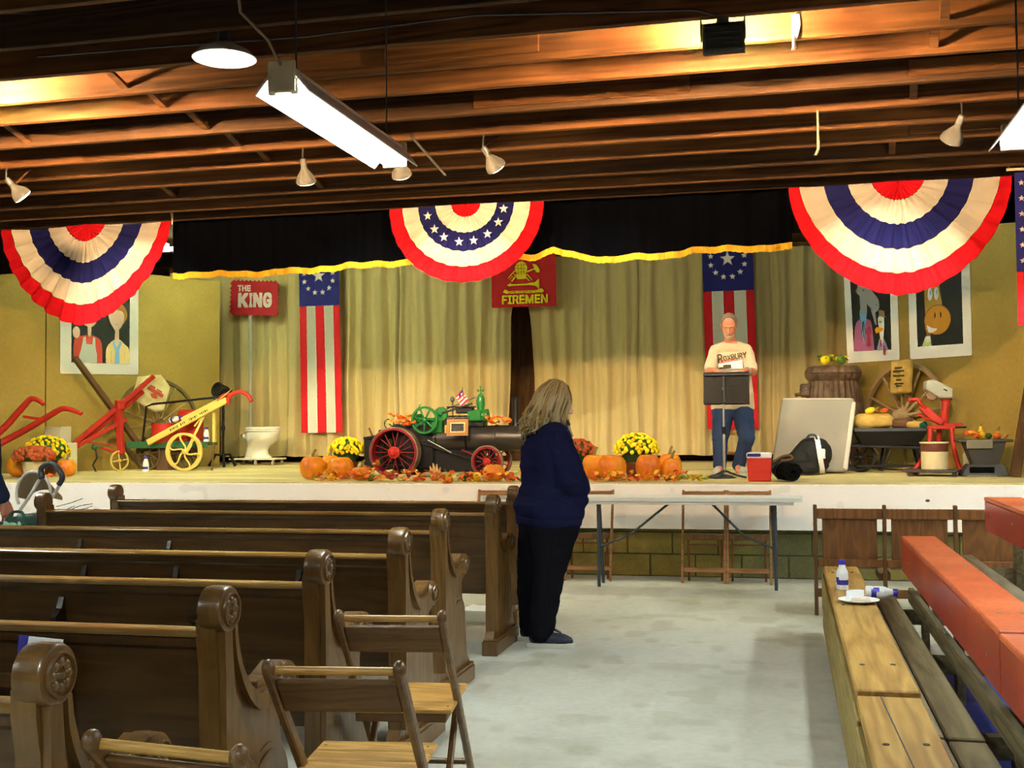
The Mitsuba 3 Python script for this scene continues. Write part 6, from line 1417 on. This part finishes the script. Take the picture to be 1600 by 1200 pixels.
t.add('side_lever', tube([(1.30, SY - 0.06, 1.46), (1.38, SY - 0.06, 1.40), (1.44, SY - 0.05, 1.395)], 0.012, 6), 'farm_red')
t.add('table', bx(1.40, 1.66, SY - 0.09, SY + 0.09, 1.295, 1.335, 0.008), 'farm_red')
t.add('shelf_arm', beam((1.55, SY - 0.05, 1.34), (1.73, SY - 0.05, 1.345), 0.05, 0.03, 0.006), 'farm_red')
t.add('drive_belt', beam((1.52, SY - 0.02, 1.305), (1.77, SY - 0.02, 1.315), 0.03, 0.018, 0.004), 'iron_black')
for pts in ([(1.42, SY - 0.08, 1.31), (1.40, SY - 0.10, 1.15), (1.30, SY - 0.14, 0.95), (1.22, SY - 0.16, ST + 0.02)], [(1.62, SY - 0.08, 1.31), (1.63, SY - 0.10, 1.15), (1.66, SY - 0.12, 0.98), (1.70, SY - 0.14, ST + 0.02)], [(1.52, SY + 0.08, 1.31), (1.52, SY + 0.14, 1.1), (1.52, SY + 0.2, ST + 0.02)]):
    t.add('leg', tube(smooth_curve(pts, 4), 0.024, 8), 'farm_red', True)
t.add('foot', box((1.23, SY - 0.16, ST + 0.012), (0.12, 0.06, 0.024), 0.006), 'farm_red')

# crock on a low iron stand
t = Thing('low_stand', 'low dark iron stand under the crock', 'stand', None, Tr(1.38, 12.02, ST))
t.add('top', box((0, 0, 0.05), (0.50, 0.42, 0.022), 0.006, Rz(-14)), 'stove_iron')
for sx, sy in ((-0.22, -0.12), (0.17, -0.22), (-0.14, 0.20), (0.22, 0.12)):
    t.add('leg', cyl((sx, sy, 0.0), (sx, sy, 0.04), 0.018, n=8), 'stove_iron')
t = Thing('crock', 'cream stoneware crock with brown rim on the low stand', 'crock', None, Tr(1.40, 12.00, ST + 0.062))
t.add('body', lathe([(0, 0), (0.118, 0), (0.125, 0.006), (0.125, 0.175)], 36), 'crock_cream', 40)
t.add('shoulder', lathe([(0.125, 0.175), (0.128, 0.178), (0.128, 0.245), (0.124, 0.25)], 36), 'crock_brown', 40, label='brown glazed rim')
t.add('lip', lathe([(0.124, 0.25), (0.137, 0.255), (0.137, 0.268), (0.12, 0.268), (0.115, 0.255), (0.112, 0.02), (0, 0.02)], 36), 'crock_cream', 40)
single('stone_jar', lathe([(0, 0), (0.09, 0), (0.095, 0.01), (0.095, 0.2), (0.08, 0.23), (0.08, 0.25), (0, 0.25)], 28, (1.80, 12.32, ST)), 'plinth_mat', 'pale jar behind the iron stove', 'jar', smooth=40)

# iron stove with gourds
t = Thing('iron_stove', 'small dark cast iron stove with flared top at the right end of the stage', 'stove', None, Tr(0, 0, 0))
YS = 12.0
def frus(x0, x1, z0, X0, X1, z1, y0, y1, Y0, Y1, r=0.008):
    return m3.Manifold.batch_hull([m3.Manifold.sphere(r, 10).translate([x, y, z]) for x, y, z in [(a, b, z0 + r) for a in (x0 + r, x1 - r) for b in (y0 + r, y1 - r)] + [(a, b, z1 - r) for a in (X0 + r, X1 - r) for b in (Y0 + r, Y1 - r)]])
t.add('body', frus(1.735, 1.97, 0.955, 1.665, 2.03, 1.175, YS - 0.10, YS + 0.12, YS - 0.14, YS + 0.16), 'stove_iron', 30)
t.add('top_plate', frus(1.60, 2.09, 1.172, 1.60, 2.09, 1.20, YS - 0.17, YS + 0.18, YS - 0.17, YS + 0.18), 'stove_iron', 30)
t.add('front_panel', box((1.79, YS - 0.165, 1.155), (0.235, 0.012, 0.085), 0.004), 'stove_panel')
t.add('base', frus(1.63, 2.05, ST, 1.69, 2.02, 0.96, YS - 0.15, YS + 0.15, YS - 0.11, YS + 0.13), 'stove_iron', 30)
t.add('ash_door', box((1.81, YS - 0.137, 0.90), (0.22, 0.02, 0.07), 0.002, Rx(19)), 'mat_black')
t.add('ash_frame', box((1.81, YS - 0.14, 0.852), (0.27, 0.02, 0.014), 0.002), 'stove_panel')
gourd(1.825, YS - 0.02, 1.20, 0.042, 'yellow pear gourd on the iron stove', 'gourd_yellow', pear=True)
gourd(1.89, YS - 0.05, 1.20, 0.03, 'dark green gourd on the iron stove', 'leaf_green')
pumpkin(1.965, YS - 0.04, 0.04, 0.055, 'tiny orange pumpkin on the iron stove', z=1.20, seed=0.4, ribs=9)
leaf_pile('leaf_garland', [(1.75, YS - 0.08, 1.20, 0.06, 0.04, 14), (2.0, YS - 0.06, 1.20, 0.06, 0.03, 6)], 'orange leaves on the iron stove', 34, lift=0.05)
# leaning post at the far right
single('wooden_post', beam((2.08, 11.75, ST), (2.36, 11.82, 2.35), 0.09, 0.08, 0.006), 'brownwood_mat', 'dark wooden post leaning at the right picture edge on the stage', 'post')
# ================================================================== PEOPLE
def V(*a): return np.array(a, float)
def bone(a, b, ra, rb): return hull((a, ra), (b, rb), seg=18)
def ell(c, r, R=None, seg=24):
    m = m3.Manifold.sphere(1.0, seg).scale(list(map(float, r)))
    if R is not None: m = m.transform(np.hstack([np.asarray(R, float), np.zeros((3, 1))]))
    return m.translate(list(map(float, c)))

def head_parts(c, R, s=1.0):
    """Skull, jaw, nose, ears, brow and lips about the head centre c; R columns: right, forward, up of the head."""
    P = lambda x, y, z: c + R @ (V(x, y, z) * s)
    ms = [ell(P(0, -0.010, 0.025), V(0.076, 0.094, 0.092) * s, R), ell(P(0, 0.02, -0.03), V(0.066, 0.074, 0.08) * s, R),
          hull((P(0, 0.062, -0.085), 0.026 * s), (P(0.035, 0.02, -0.07), 0.03 * s), (P(-0.035, 0.02, -0.07), 0.03 * s), (P(0, 0.05, -0.04), 0.045 * s)),
          hull((P(0, 0.088, 0.012), 0.010 * s), (P(0, 0.112, -0.030), 0.0125 * s), (P(0.013, 0.095, -0.034), 0.009 * s), (P(-0.013, 0.095, -0.034), 0.009 * s)),
          hull((P(0.045, 0.072, 0.024), 0.012 * s), (P(0, 0.084, 0.028), 0.013 * s), (P(-0.045, 0.072, 0.024), 0.012 * s)),
          hull((P(0.02, 0.088, -0.060), 0.008 * s), (P(0, 0.094, -0.060), 0.010 * s), (P(-0.02, 0.088, -0.060), 0.008 * s))]
    for q in (-1, 1): ms.append(ell(P(q * 0.078, -0.008, -0.008), V(0.010, 0.020, 0.032) * s, R))
    return ms

def hand_parts(w, d, n, thumb, s=1.0, curl=0.35):
    """Palm and five fingers from the wrist w: d along the hand, n out of the palm, thumb: +1 or -1 side (along d x n)."""
    d = d / np.linalg.norm(d); n = n - d * (n @ d); n /= np.linalg.norm(n); x = np.cross(d, n) * thumb
    ms = [hull((w, 0.024 * s), (w + d * 0.085 * s + x * 0.03 * s, 0.013 * s), (w + d * 0.08 * s - x * 0.03 * s, 0.012 * s), (w + d * 0.03 * s + x * 0.02 * s, 0.018 * s), (w + d * 0.03 * s - x * 0.02 * s, 0.016 * s))]
    for k, (off, L, r) in enumerate([(0.031, 0.072, 0.0088), (0.0105, 0.080, 0.0092), (-0.0105, 0.074, 0.0088), (-0.031, 0.058, 0.0078)]):
        p = w + (d * 0.084 + x * off) * s; a = 0.15
        for m_, f in ((0.42, 1.0), (0.32, 0.92), (0.26, 0.84)):
            a += curl; q = p + (d * math.cos(a) + n * math.sin(a) + x * off * 0.8) * L * m_ * s
            ms.append(bone(p, q, r * s * f, r * s * f * 0.92)); p = q
    p = w + (d * 0.022 + x * 0.026) * s
    for dd, L in ((d * 0.55 + x * 0.75 + n * 0.25, 0.042), (d * 0.85 + x * 0.35 + n * 0.35, 0.032), (d * 0.95 + x * 0.05 + n * 0.4, 0.026)):
        q = p + dd / np.linalg.norm(dd) * L * s; ms.append(bone(p, q, 0.0115 * s, 0.0098 * s)); p = q
    return ms

def shoe(h, d, L=0.27, w=0.046):
    """(upper, sole) of a shoe: heel point h on the ground, d along the foot."""
    d = V(d[0], d[1], 0); d /= np.linalg.norm(d); x = V(-d[1], d[0], 0)
    P = lambda f, s, z: h + d * f * L + x * s + V(0, 0, z)
    up = flesh([hull((P(0.14, 0, 0.055), 0.038), (P(0.42, 0.0, 0.06), 0.040), (P(0.16, 0, 0.09), 0.034)), hull((P(0.42, 0, 0.055), 0.042), (P(0.78, 0.008, 0.042), 0.036), (P(0.78, -0.008, 0.042), 0.036), (P(0.90, 0, 0.036), 0.026))], 0.014, 6)
    out = [P(f, s, 0) for f, s in [(0.0, 0.018), (0.0, -0.018), (0.15, 0.034), (0.15, -0.034), (0.7, 0.047), (0.7, -0.047), (0.93, 0.028), (0.93, -0.028), (1.0, 0)]]
    sole = m3.Manifold.batch_hull([m3.Manifold.cylinder(0.026, 0.012, 0.014, 10).translate(q.tolist()) for q in out])
    return up, sole

def basis(f, down=0.0, roll=0.0):
    """Head axes (right, forward, up) facing f (2-D), tipped down by down degrees."""
    f = V(f[0], f[1], 0) / np.hypot(*f); r = V(f[1], -f[0], 0); u = V(0, 0, 1); a = math.radians(down)
    f2 = f * math.cos(a) - u * math.sin(a); u2 = u * math.cos(a) + f * math.sin(a)
    b = math.radians(roll); r3 = r * math.cos(b) + u2 * math.sin(b); u3 = u2 * math.cos(b) - r * math.sin(b)
    return np.stack([r3, f2, u3], 1)

def eyes(t, c, R, s=1.0, lid='skin'):
    P = lambda x, y, z: c + R @ (V(x, y, z) * s)
    for q in (-1, 1):
        e = t.add('eye', ball(P(q * 0.031, 0.079, 0.002), 0.0085 * s, 2), 'print_white', True)
        t.add('eyelid', mtm(hull((P(q * 0.020, 0.082, 0.010), 0.006 * s), (P(q * 0.031, 0.084, 0.009), 0.007 * s), (P(q * 0.042, 0.079, 0.009), 0.006 * s))), lid, True)
        t.sub(e, 'iris', ball(P(q * 0.031, 0.085, -0.001), 0.0042 * s, 1), 'eye_dark', True)
        t.add('eyebrow', mtm(hull((P(q * 0.016, 0.090, 0.026), 0.004 * s), (P(q * 0.048, 0.080, 0.028), 0.003 * s))), 'hair_grey')
    t.add('lips', mtm(hull((P(0.022, 0.090, -0.060), 0.0045 * s), (P(0, 0.100, -0.059), 0.0055 * s), (P(-0.022, 0.090, -0.060), 0.0045 * s))), 'lip', True)

# ---------------------------------------------------------------- the woman in the aisle
a = math.radians(34); F, S = V(math.cos(a), math.sin(a), 0), V(math.sin(a), -math.cos(a), 0)
O = V(-1.455, 7.17, 0)
L = lambda s, f, z: O + S * s + F * f + V(0, 0, z)
t = Thing('person', 'woman with long blond hair in a navy sweatshirt and dark pants standing in the aisle', 'person')
hc, hR = L(0.03, 0.045, 1.512), basis((math.cos(a - 0.25), math.sin(a - 0.25)), 20)
neck = L(0.0, 0.0, 1.36)
ank = {1: V(-1.495, 7.10, 0.085), -1: V(-1.60, 7.30, 0.085)}
kne = {1: V(-1.435, 7.09, 0.46), -1: V(-1.585, 7.27, 0.46)}
hip = {1: L(0.10, 0.0, 0.80), -1: L(-0.10, 0.0, 0.80)}
shd = {1: L(0.175, -0.01, 1.285), -1: L(-0.175, -0.01, 1.285)}
elb = {1: L(0.268, 0.03, 1.03), -1: L(-0.235, 0.10, 1.02)}
wri = {1: L(0.155, 0.125, 0.815), -1: L(-0.10, 0.20, 0.86)}
body = head_parts(hc, hR) + [bone(hc - V(0, 0, 0.06), neck, 0.055, 0.06), hull((shd[1], 0.06), (shd[-1], 0.06), (neck - V(0, 0, 0.02), 0.06)),
        hull((L(0.11, 0, 1.18), 0.12), (L(-0.11, 0, 1.18), 0.12), (L(0.09, 0.05, 0.98), 0.15), (L(-0.09, 0.05, 0.98), 0.15)), hull((L(0.09, 0.05, 0.98), 0.15), (L(-0.09, 0.05, 0.98), 0.15), (hip[1], 0.14), (hip[-1], 0.14))]
for s in (1, -1):
    body += [bone(shd[s], elb[s], 0.062, 0.048), bone(elb[s], wri[s], 0.045, 0.028), bone(hip[s], kne[s], 0.11, 0.07), bone(kne[s], ank[s], 0.065, 0.045), hull((ank[s], 0.04), (ank[s] + V(0.14, 0.03, -0.045), 0.03))]
    body += hand_parts(wri[s], F * 0.1 - S * s * 0.95 + V(0, 0, -0.15), F * -1.0, -s, 0.95, 0.4)
t.add('body', flesh(body, 0.014, 5), 'skin_pale', True)
sw = [hull((shd[1], 0.082), (shd[-1], 0.082), (neck - V(0, 0, 0.045), 0.075)), hull((shd[1] - S * 0.03, 0.10), (shd[-1] + S * 0.03, 0.10), (L(0.10, 0.01, 1.12), 0.155), (L(-0.10, 0.01, 1.12), 0.155)),
      hull((L(0.10, 0.01, 1.12), 0.155), (L(-0.10, 0.01, 1.12), 0.155), (L(0.095, 0.055, 0.96), 0.178), (L(-0.095, 0.055, 0.96), 0.178)),
      hull((L(0.095, 0.055, 0.96), 0.178), (L(-0.095, 0.055, 0.96), 0.178), (L(0.10, 0.0, 0.87), 0.178), (L(-0.10, 0.0, 0.87), 0.178))]
for s in (1, -1): sw += [bone(shd[s], elb[s], 0.088, 0.077), bone(elb[s], wri[s] - (wri[s] - elb[s]) * 0.03, 0.077, 0.052)]
swm = flesh(sw, 0.018, 5)
nz = meshkit.fbm(swm.vertices * V(6, 6, 14), 3) - 0.5; swm.vertices += swm.vertex_normals * (0.034 * nz)[:, None]
# a fold of cloth above the hip and a hem band
k = np.exp(-((swm.vertices[:, 2] - 0.93) / 0.018) ** 2); swm.vertices -= swm.vertex_normals * (0.012 * k)[:, None]
t.add('sweatshirt', swm, 'navy_sweat', True)
hem = flesh([hull((L(0.10, 0.0, 0.795), 0.175), (L(-0.10, 0.0, 0.795), 0.175)).trim_by_plane([0, 0, 1], 0.745).trim_by_plane([0, 0, -1], -0.80)], 0.03, 1)
t.add('sweatshirt_hem', hem, 'navy_sweat', 40)
col = t.add('collar', tube([neck + S * (0.075 * math.cos(q)) + F * (0.07 * math.sin(q) + 0.0) + V(0, 0, 0.02 - 0.02 * math.sin(q)) for q in np.linspace(0, 2 * math.pi, 20)], 0.016, 8), 'navy_sweat', True)
pants = [hull((hip[1] - V(0, 0, 0.02), 0.165), (hip[-1] - V(0, 0, 0.02), 0.165), (L(0, 0, 0.76), 0.15))]
for s in (1, -1): pants += [bone(hip[s] - V(0, 0, 0.03), kne[s], 0.155, 0.098), bone(kne[s], ank[s] + V(0, 0, 0.01), 0.098, 0.078)]
pm = flesh(pants, 0.02, 5); pm.vertices += pm.vertex_normals * (0.022 * (meshkit.fbm(pm.vertices * V(8, 8, 16), 3) - 0.5))[:, None]; pm.vertices[:, 2] = np.maximum(pm.vertices[:, 2], 0.035)
t.add('pants', pm, 'dark_pants', True)
for s in (1, -1):
    up, sole = shoe(V(ank[s][0] - 0.075, ank[s][1] - 0.01, 0.002), (0.98, 0.10), 0.275)
    sh = t.add('shoe', up, 'shoe_navy', True); t.sub(sh, 'sole', sole, 'sole_white', 35)
eyes(t, hc, hR, 1.0, 'skin_pale')
# hair: an inner mass and many tapering locks
P = lambda x, y, z: hc + hR @ V(x, y, z)
cap = flesh([ell(P(0, -0.022, 0.032), V(0.094, 0.104, 0.098), hR), hull((P(0, -0.07, 0.0), 0.07), (P(-0.03, -0.09, -0.12), 0.045), (P(0.05, -0.08, -0.11), 0.045)), hull((P(-0.06, -0.04, 0.0), 0.045), (P(-0.07, -0.075, -0.12), 0.025)), hull((P(0.062, -0.03, 0.02), 0.04), (P(0.075, -0.015, -0.09), 0.03))], 0.014, 5)
for k, c in [('hair_blond', (140, 112, 62)), ('hair_dark', (88, 66, 40)), ('hair_ash', (164, 146, 108))]: mat(k, c, 0.55, 0.35)
t.add('hair', cap, 'hair_blond', True)
rs = np.random.RandomState(3); locks = {'hair_blond': [], 'hair_dark': [], 'hair_ash': []}
for i in range(520):
    th = rs.uniform(-2.9, 2.9)                       # around the head, 0 = back
    if abs(th) > 2.25 and rs.rand() < 0.85: continue
    x0, y0 = math.sin(th), -math.cos(th)
    up0 = rs.uniform(0.35, 1.0)
    r0 = math.sqrt(max(0.02, 1 - up0 ** 2))
    pts = [P(0.095 * r0 * x0 * 0.6, -0.02 + 0.105 * r0 * y0 * 0.6, 0.032 + 0.104 * math.sqrt(1 - (0.6 * r0) ** 2)), P(0.099 * x0 * 0.95, -0.02 + 0.110 * y0 * 0.95, 0.045), P(0.103 * x0 + rs.uniform(-.01, .01), -0.025 + 0.115 * y0, -0.05)]
    leftish = 0.5 - 0.5 * x0
    Lz = rs.uniform(0.10, 0.20) + 0.08 * leftish
    drop = V(0, 0, -1)
    base = pts[-1]
    spread = (hR @ V(x0 * 0.02 - 0.035, y0 * 0.035 - 0.015, 0))
    if abs(th) > 1.9: Lz *= 0.55
    pts.append(base + drop * Lz * 0.45 + spread * 0.7 + rs.normal(0, 0.006, 3))
    pts.append(base + drop * Lz * 0.8 + spread * 1.1 + rs.normal(0, 0.010, 3))
    pts.append(base + drop * Lz + spread * 1.25 + rs.normal(0, 0.020, 3))
    c = smooth_curve(pts, 4); rr = np.interp(np.linspace(0, 1, len(c)), [0, 0.3, 0.75, 1], [0.006, 0.0095, 0.008, 0.002]) * rs.uniform(0.8, 1.4)
    locks[['hair_blond', 'hair_blond', 'hair_dark', 'hair_ash', 'hair_ash'][rs.randint(5)]].append(tube(c, rr, 5, False))
for kk, g in locks.items(): t.add('hair_locks', cat(g), kk, True, stuff=True)

# ---------------------------------------------------------------- the man at the music stand
t = Thing('person', 'bearded man in a cream printed T-shirt and jeans perched behind the music stand', 'person')
O = V(-0.535, 12.22, 0)
hc, hR = V(-0.548, 12.02, 2.372), basis((0.0, -1.0), 34)
neck = V(-0.545, 12.14, 2.22)
shd = {1: V(-0.692, 12.17, 2.12), -1: V(-0.388, 12.17, 2.12)}     # 1: his right, on the picture's left
elb = {1: V(-0.752, 12.02, 1.90), -1: V(-0.322, 12.02, 1.89)}
wri = {1: V(-0.70, 11.76, 1.905), -1: V(-0.375, 11.76, 1.90)}
hip = {1: V(-0.63, 12.28, 1.53), -1: V(-0.44, 12.28, 1.53)}
kne = {1: V(-0.655, 12.05, 1.21), -1: V(-0.385, 11.95, 1.22)}
ank = {1: V(-0.66, 11.98, 0.94), -1: V(-0.475, 12.03, 0.95)}
body = head_parts(hc, hR, 1.0) + [bone(hc + hR @ V(0, -0.02, -0.06), neck, 0.055, 0.058), hull((shd[1], 0.055), (shd[-1], 0.055), (neck - V(0, 0, 0.03), 0.055)),
        hull((V(-0.64, 12.19, 2.0), 0.11), (V(-0.45, 12.19, 2.0), 0.11), (V(-0.61, 12.24, 1.70), 0.125), (V(-0.47, 12.24, 1.70), 0.125)), hull((V(-0.61, 12.24, 1.70), 0.125), (V(-0.47, 12.24, 1.70), 0.125), (hip[1], 0.115), (hip[-1], 0.115))]
for s in (1, -1):
    body += [bone(shd[s], elb[s], 0.055, 0.045), bone(elb[s], wri[s], 0.046, 0.029), bone(hip[s], kne[s], 0.085, 0.06), bone(kne[s], ank[s], 0.058, 0.04), hull((ank[s], 0.035), (ank[s] + V(0, -0.13, -0.055), 0.028))]
    body += hand_parts(wri[s], V(s * 0.55, -0.8, -0.15), V(0, 0, -1), s, 1.0, 0.3)
t.add('body', flesh(body, 0.014, 5), 'skin', True)
tee = [hull((shd[1], 0.066), (shd[-1], 0.066), (neck - V(0, -0.01, 0.05), 0.07)), hull((shd[1] + V(0.05, 0, -0.06), 0.08), (shd[-1] + V(-0.05, 0, -0.06), 0.08), (V(-0.615, 12.19, 1.98), 0.115), (V(-0.465, 12.19, 1.98), 0.115), (V(-0.62, 12.24, 1.68), 0.14), (V(-0.46, 12.24, 1.68), 0.14)), hull((V(-0.62, 12.24, 1.68), 0.14), (V(-0.46, 12.24, 1.68), 0.14), (hip[1], 0.13), (hip[-1], 0.13))  .trim_by_plane([0, 0, 1], 1.515)]
for s in (1, -1): tee += [bone(shd[s], shd[s] + (elb[s] - shd[s]) * 0.80, 0.070, 0.064)]
tm = flesh(tee, 0.016, 5); tm.vertices += tm.vertex_normals * (0.018 * (meshkit.fbm(tm.vertices * V(10, 10, 14), 3) - 0.5))[:, None]
t.add('tee_shirt', tm, 'tee_cream', True)
from scipy.spatial import cKDTree
fr = tm.vertices[tm.vertex_normals[:, 1] < -0.1]; tree_ = cKDTree(fr[:, [0, 2]])
def on_shirt(m, gap=0.006):
    d, i = tree_.query(m.vertices[:, [0, 2]], k=3); y = fr[i, 1].min(1); m = m.copy(); m.vertices[:, 1] = y - gap - (m.vertices[:, 1].max() - m.vertices[:, 1]); return m
def flat_on(poly, x0, z0, gap=0.006, th=0.003):
    m = extr(poly, th, vframe((x0, 12.0, z0))); m = m.subdivide().subdivide(); return on_shirt(m, gap)
xx = 0.0
for i, ch in enumerate('ROXBURY'):
    h = (0.085, 0.05, 0.05, 0.056, 0.056, 0.056, 0.056)[i]; g = meshkit.text_mesh(ch, h, 0.003, True); g.apply_translation(-g.bounds[0] * [1, 0, 0]); wd = g.bounds[1, 0]
    g.apply_scale([0.78, 1, 1]); g.apply_transform(vframe((-0.665 + xx, 12.0, 2.005 + 0.0055 * i + (0.0 if i else -0.012))) @ Rz(7)); xx += wd * 0.78 + 0.004
    t.add('lettering', on_shirt(g, 0.008), 'print_dark')
t.add('shirt_print', flat_on(Polygon([(0, 0), (0.245, 0.02), (0.245, 0.12), (0, 0.08)]), -0.665, 1.90), 'print_white')
t.add('shirt_print', flat_on(Polygon([(0, 0), (0.13, 0.01), (0.12, 0.05), (0, 0.04)]), -0.66, 1.925, 0.009), 'print_dark')
t.add('shirt_print', flat_on(Polygon([(0, 0), (0.245, 0.02), (0.245, 0.03), (0, 0.03)]), -0.665, 1.90, 0.009), 'print_grey')
pants = [hull((hip[1], 0.125), (hip[-1], 0.125))]
for s in (1, -1): pants += [bone(hip[s], kne[s], 0.115, 0.082), bone(kne[s], ank[s] + V(0, 0, 0.0), 0.078, 0.066)]
pm = flesh(pants, 0.018, 5); pm.vertices += pm.vertex_normals * (0.018 * (meshkit.fbm(pm.vertices * V(10, 10, 16), 3) - 0.5))[:, None]
t.add('jeans', pm, 'jeans', True)
for s, d in ((1, (-0.12, -1)), (-1, (0.25, -1))):
    up, sole = shoe(V(ank[s][0], ank[s][1] + 0.07, ST + 0.002), d, 0.28)
    sh = t.add('shoe', up, 'sneaker_grey', True); t.sub(sh, 'sole', sole, 'sole_white', 35)
eyes(t, hc, hR)
P = lambda x, y, z: hc + hR @ V(x, y, z)
hair = ell(P(0, -0.012, 0.03), V(0.0815, 0.099, 0.095), hR, 40) - m3.Manifold.cube([0.4, 0.4, 0.4], True).translate([0, 0.235, -0.06]).transform(np.hstack([hR, P(0, 0, 0)[:, None]])) - m3.Manifold.cube([0.4, 0.4, 0.4], True).translate([0, 0.06, -0.235]).transform(np.hstack([hR, P(0, 0, 0)[:, None]]))
t.add('hair', hair, 'hair_grey', 50)
bd = flesh([hull((P(0, 0.072, -0.094), 0.024), (P(0.038, 0.035, -0.083), 0.023), (P(-0.038, 0.035, -0.083), 0.023), (P(0, 0.070, -0.118), 0.018))], 0.008, 3)
bd.vertices += bd.vertex_normals * (0.012 * (meshkit.noise(bd.vertices * 120) - 0.5))[:, None]
t.add('beard', bd, 'beard', True)
t.add('moustache', mtm(hull((P(0.024, 0.089, -0.052), 0.006), (P(0, 0.099, -0.046), 0.007), (P(-0.024, 0.089, -0.052), 0.006))), 'beard', True)
t.add('wristwatch', tube([wri[-1] + (wri[-1] - elb[-1]) * -0.12 + 0.036 * (V(1, 0, 0) * math.cos(q) + V(0, 0, 1) * math.sin(q)) for q in np.linspace(0, 2 * math.pi, 16)], 0.008, 6), 'worn_silver', True)

# ---------------------------------------------------------------- the person cut by the left edge
t = Thing('person', 'person in a dark printed shirt and blue jeans cut off by the left picture edge', 'person')
O = V(-5.055, 6.46, 0); a = math.radians(60); F, S = V(math.cos(a), math.sin(a), 0), V(math.sin(a), -math.cos(a), 0)
L = lambda s, f, z: O + S * s + F * f + V(0, 0, z)
hc, hR, neck = L(0, 0.02, 1.66), basis((math.cos(a), math.sin(a)), 8), L(0, 0, 1.50)
shd = {s: L(s * 0.185, 0, 1.42) for s in (1, -1)}; elb = {s: L(s * 0.22, 0.0, 1.14) for s in (1, -1)}; wri = {s: L(s * 0.20, 0.12, 0.92) for s in (1, -1)}
hip = {s: L(s * 0.09, 0, 0.92) for s in (1, -1)}; kne = {s: L(s * 0.10, 0.02, 0.50) for s in (1, -1)}; ank = {s: L(s * 0.11, -0.02, 0.09) for s in (1, -1)}
body = head_parts(hc, hR) + [bone(hc - V(0, 0, 0.06), neck, 0.055, 0.058), hull((shd[1], 0.055), (shd[-1], 0.055), (neck, 0.055)), hull((L(0.1, 0, 1.3), 0.11), (L(-0.1, 0, 1.3), 0.11), (hip[1], 0.11), (hip[-1], 0.11))]
for s in (1, -1):
    body += [bone(shd[s], elb[s], 0.052, 0.042), bone(elb[s], wri[s], 0.042, 0.028), bone(hip[s], kne[s], 0.09, 0.062), bone(kne[s], ank[s], 0.06, 0.042), hull((ank[s], 0.038), (ank[s] + F * 0.14 - V(0, 0, 0.05), 0.028))]
    body += hand_parts(wri[s], F * 0.3 + V(0, 0, -1), -S * s, -s, 1.0, 0.35)
t.add('body', flesh(body, 0.016, 5), 'skin', True)
sh_ = [hull((shd[1], 0.075), (shd[-1], 0.075), (neck - V(0, 0, 0.04), 0.07)), hull((L(0.11, 0, 1.32), 0.125), (L(-0.11, 0, 1.32), 0.125), (L(0.11, 0, 0.93), 0.13), (L(-0.11, 0, 0.93), 0.13)).trim_by_plane([0, 0, 1], 0.84)]
for s in (1, -1): sh_ += [bone(shd[s], elb[s], 0.08, 0.066), bone(elb[s], elb[s] + (wri[s] - elb[s]) * 0.85, 0.066, 0.05)]
sm_ = flesh(sh_, 0.02, 5); sm_.vertices += sm_.vertex_normals * (0.02 * (meshkit.fbm(sm_.vertices * 9, 3) - 0.5))[:, None]
t.add('shirt', sm_, 'shirt_dark', True)
fr = sm_.vertices; tree_ = cKDTree(fr)
for q in range(7):
    p0 = L(0.17 + 0.02 * math.sin(q), -0.09, 1.30 - 0.035 * q); d_, i_ = tree_.query(p0); pp = fr[i_] + sm_.vertex_normals[i_] * 0.004
    nn_ = sm_.vertex_normals[i_]; x_, y_, z_ = frame_of(nn_); M = np.eye(4); M[:3, 0], M[:3, 1], M[:3, 2], M[:3, 3] = x_, y_, z_, pp
    t.add('shirt_print', extr(star(0, 0, 0.022, 0.012), 0.003, M), 'print_white')
pants = [hull((hip[1], 0.135), (hip[-1], 0.135))]
for s in (1, -1): pants += [bone(hip[s], kne[s], 0.115, 0.08), bone(kne[s], ank[s], 0.078, 0.065)]
t.add('jeans', flesh(pants, 0.02, 5), 'jeans_light', True)
for s in (1, -1):
    up, sole = shoe(ank[s] * V(1, 1, 0) - F * 0.07 + V(0, 0, 0.002), F, 0.28)
    sh = t.add('shoe', up, 'shoe_navy', True); t.sub(sh, 'sole', sole, 'sole_white', 35)
eyes(t, hc, hR)
P = lambda x, y, z: hc + hR @ V(x, y, z)
t.add('hair', ell(P(0, -0.016, 0.034), V(0.085, 0.099, 0.095), hR, 36) - m3.Manifold.cube([0.4, 0.4, 0.4], True).translate([0, 0.24, -0.04]).transform(np.hstack([hR, P(0, 0, 0)[:, None]])), 'hair_grey', 50)
labels = {k: v for k, v in labels.items() if v}
scene = {k: v for k, v in scene.items()}
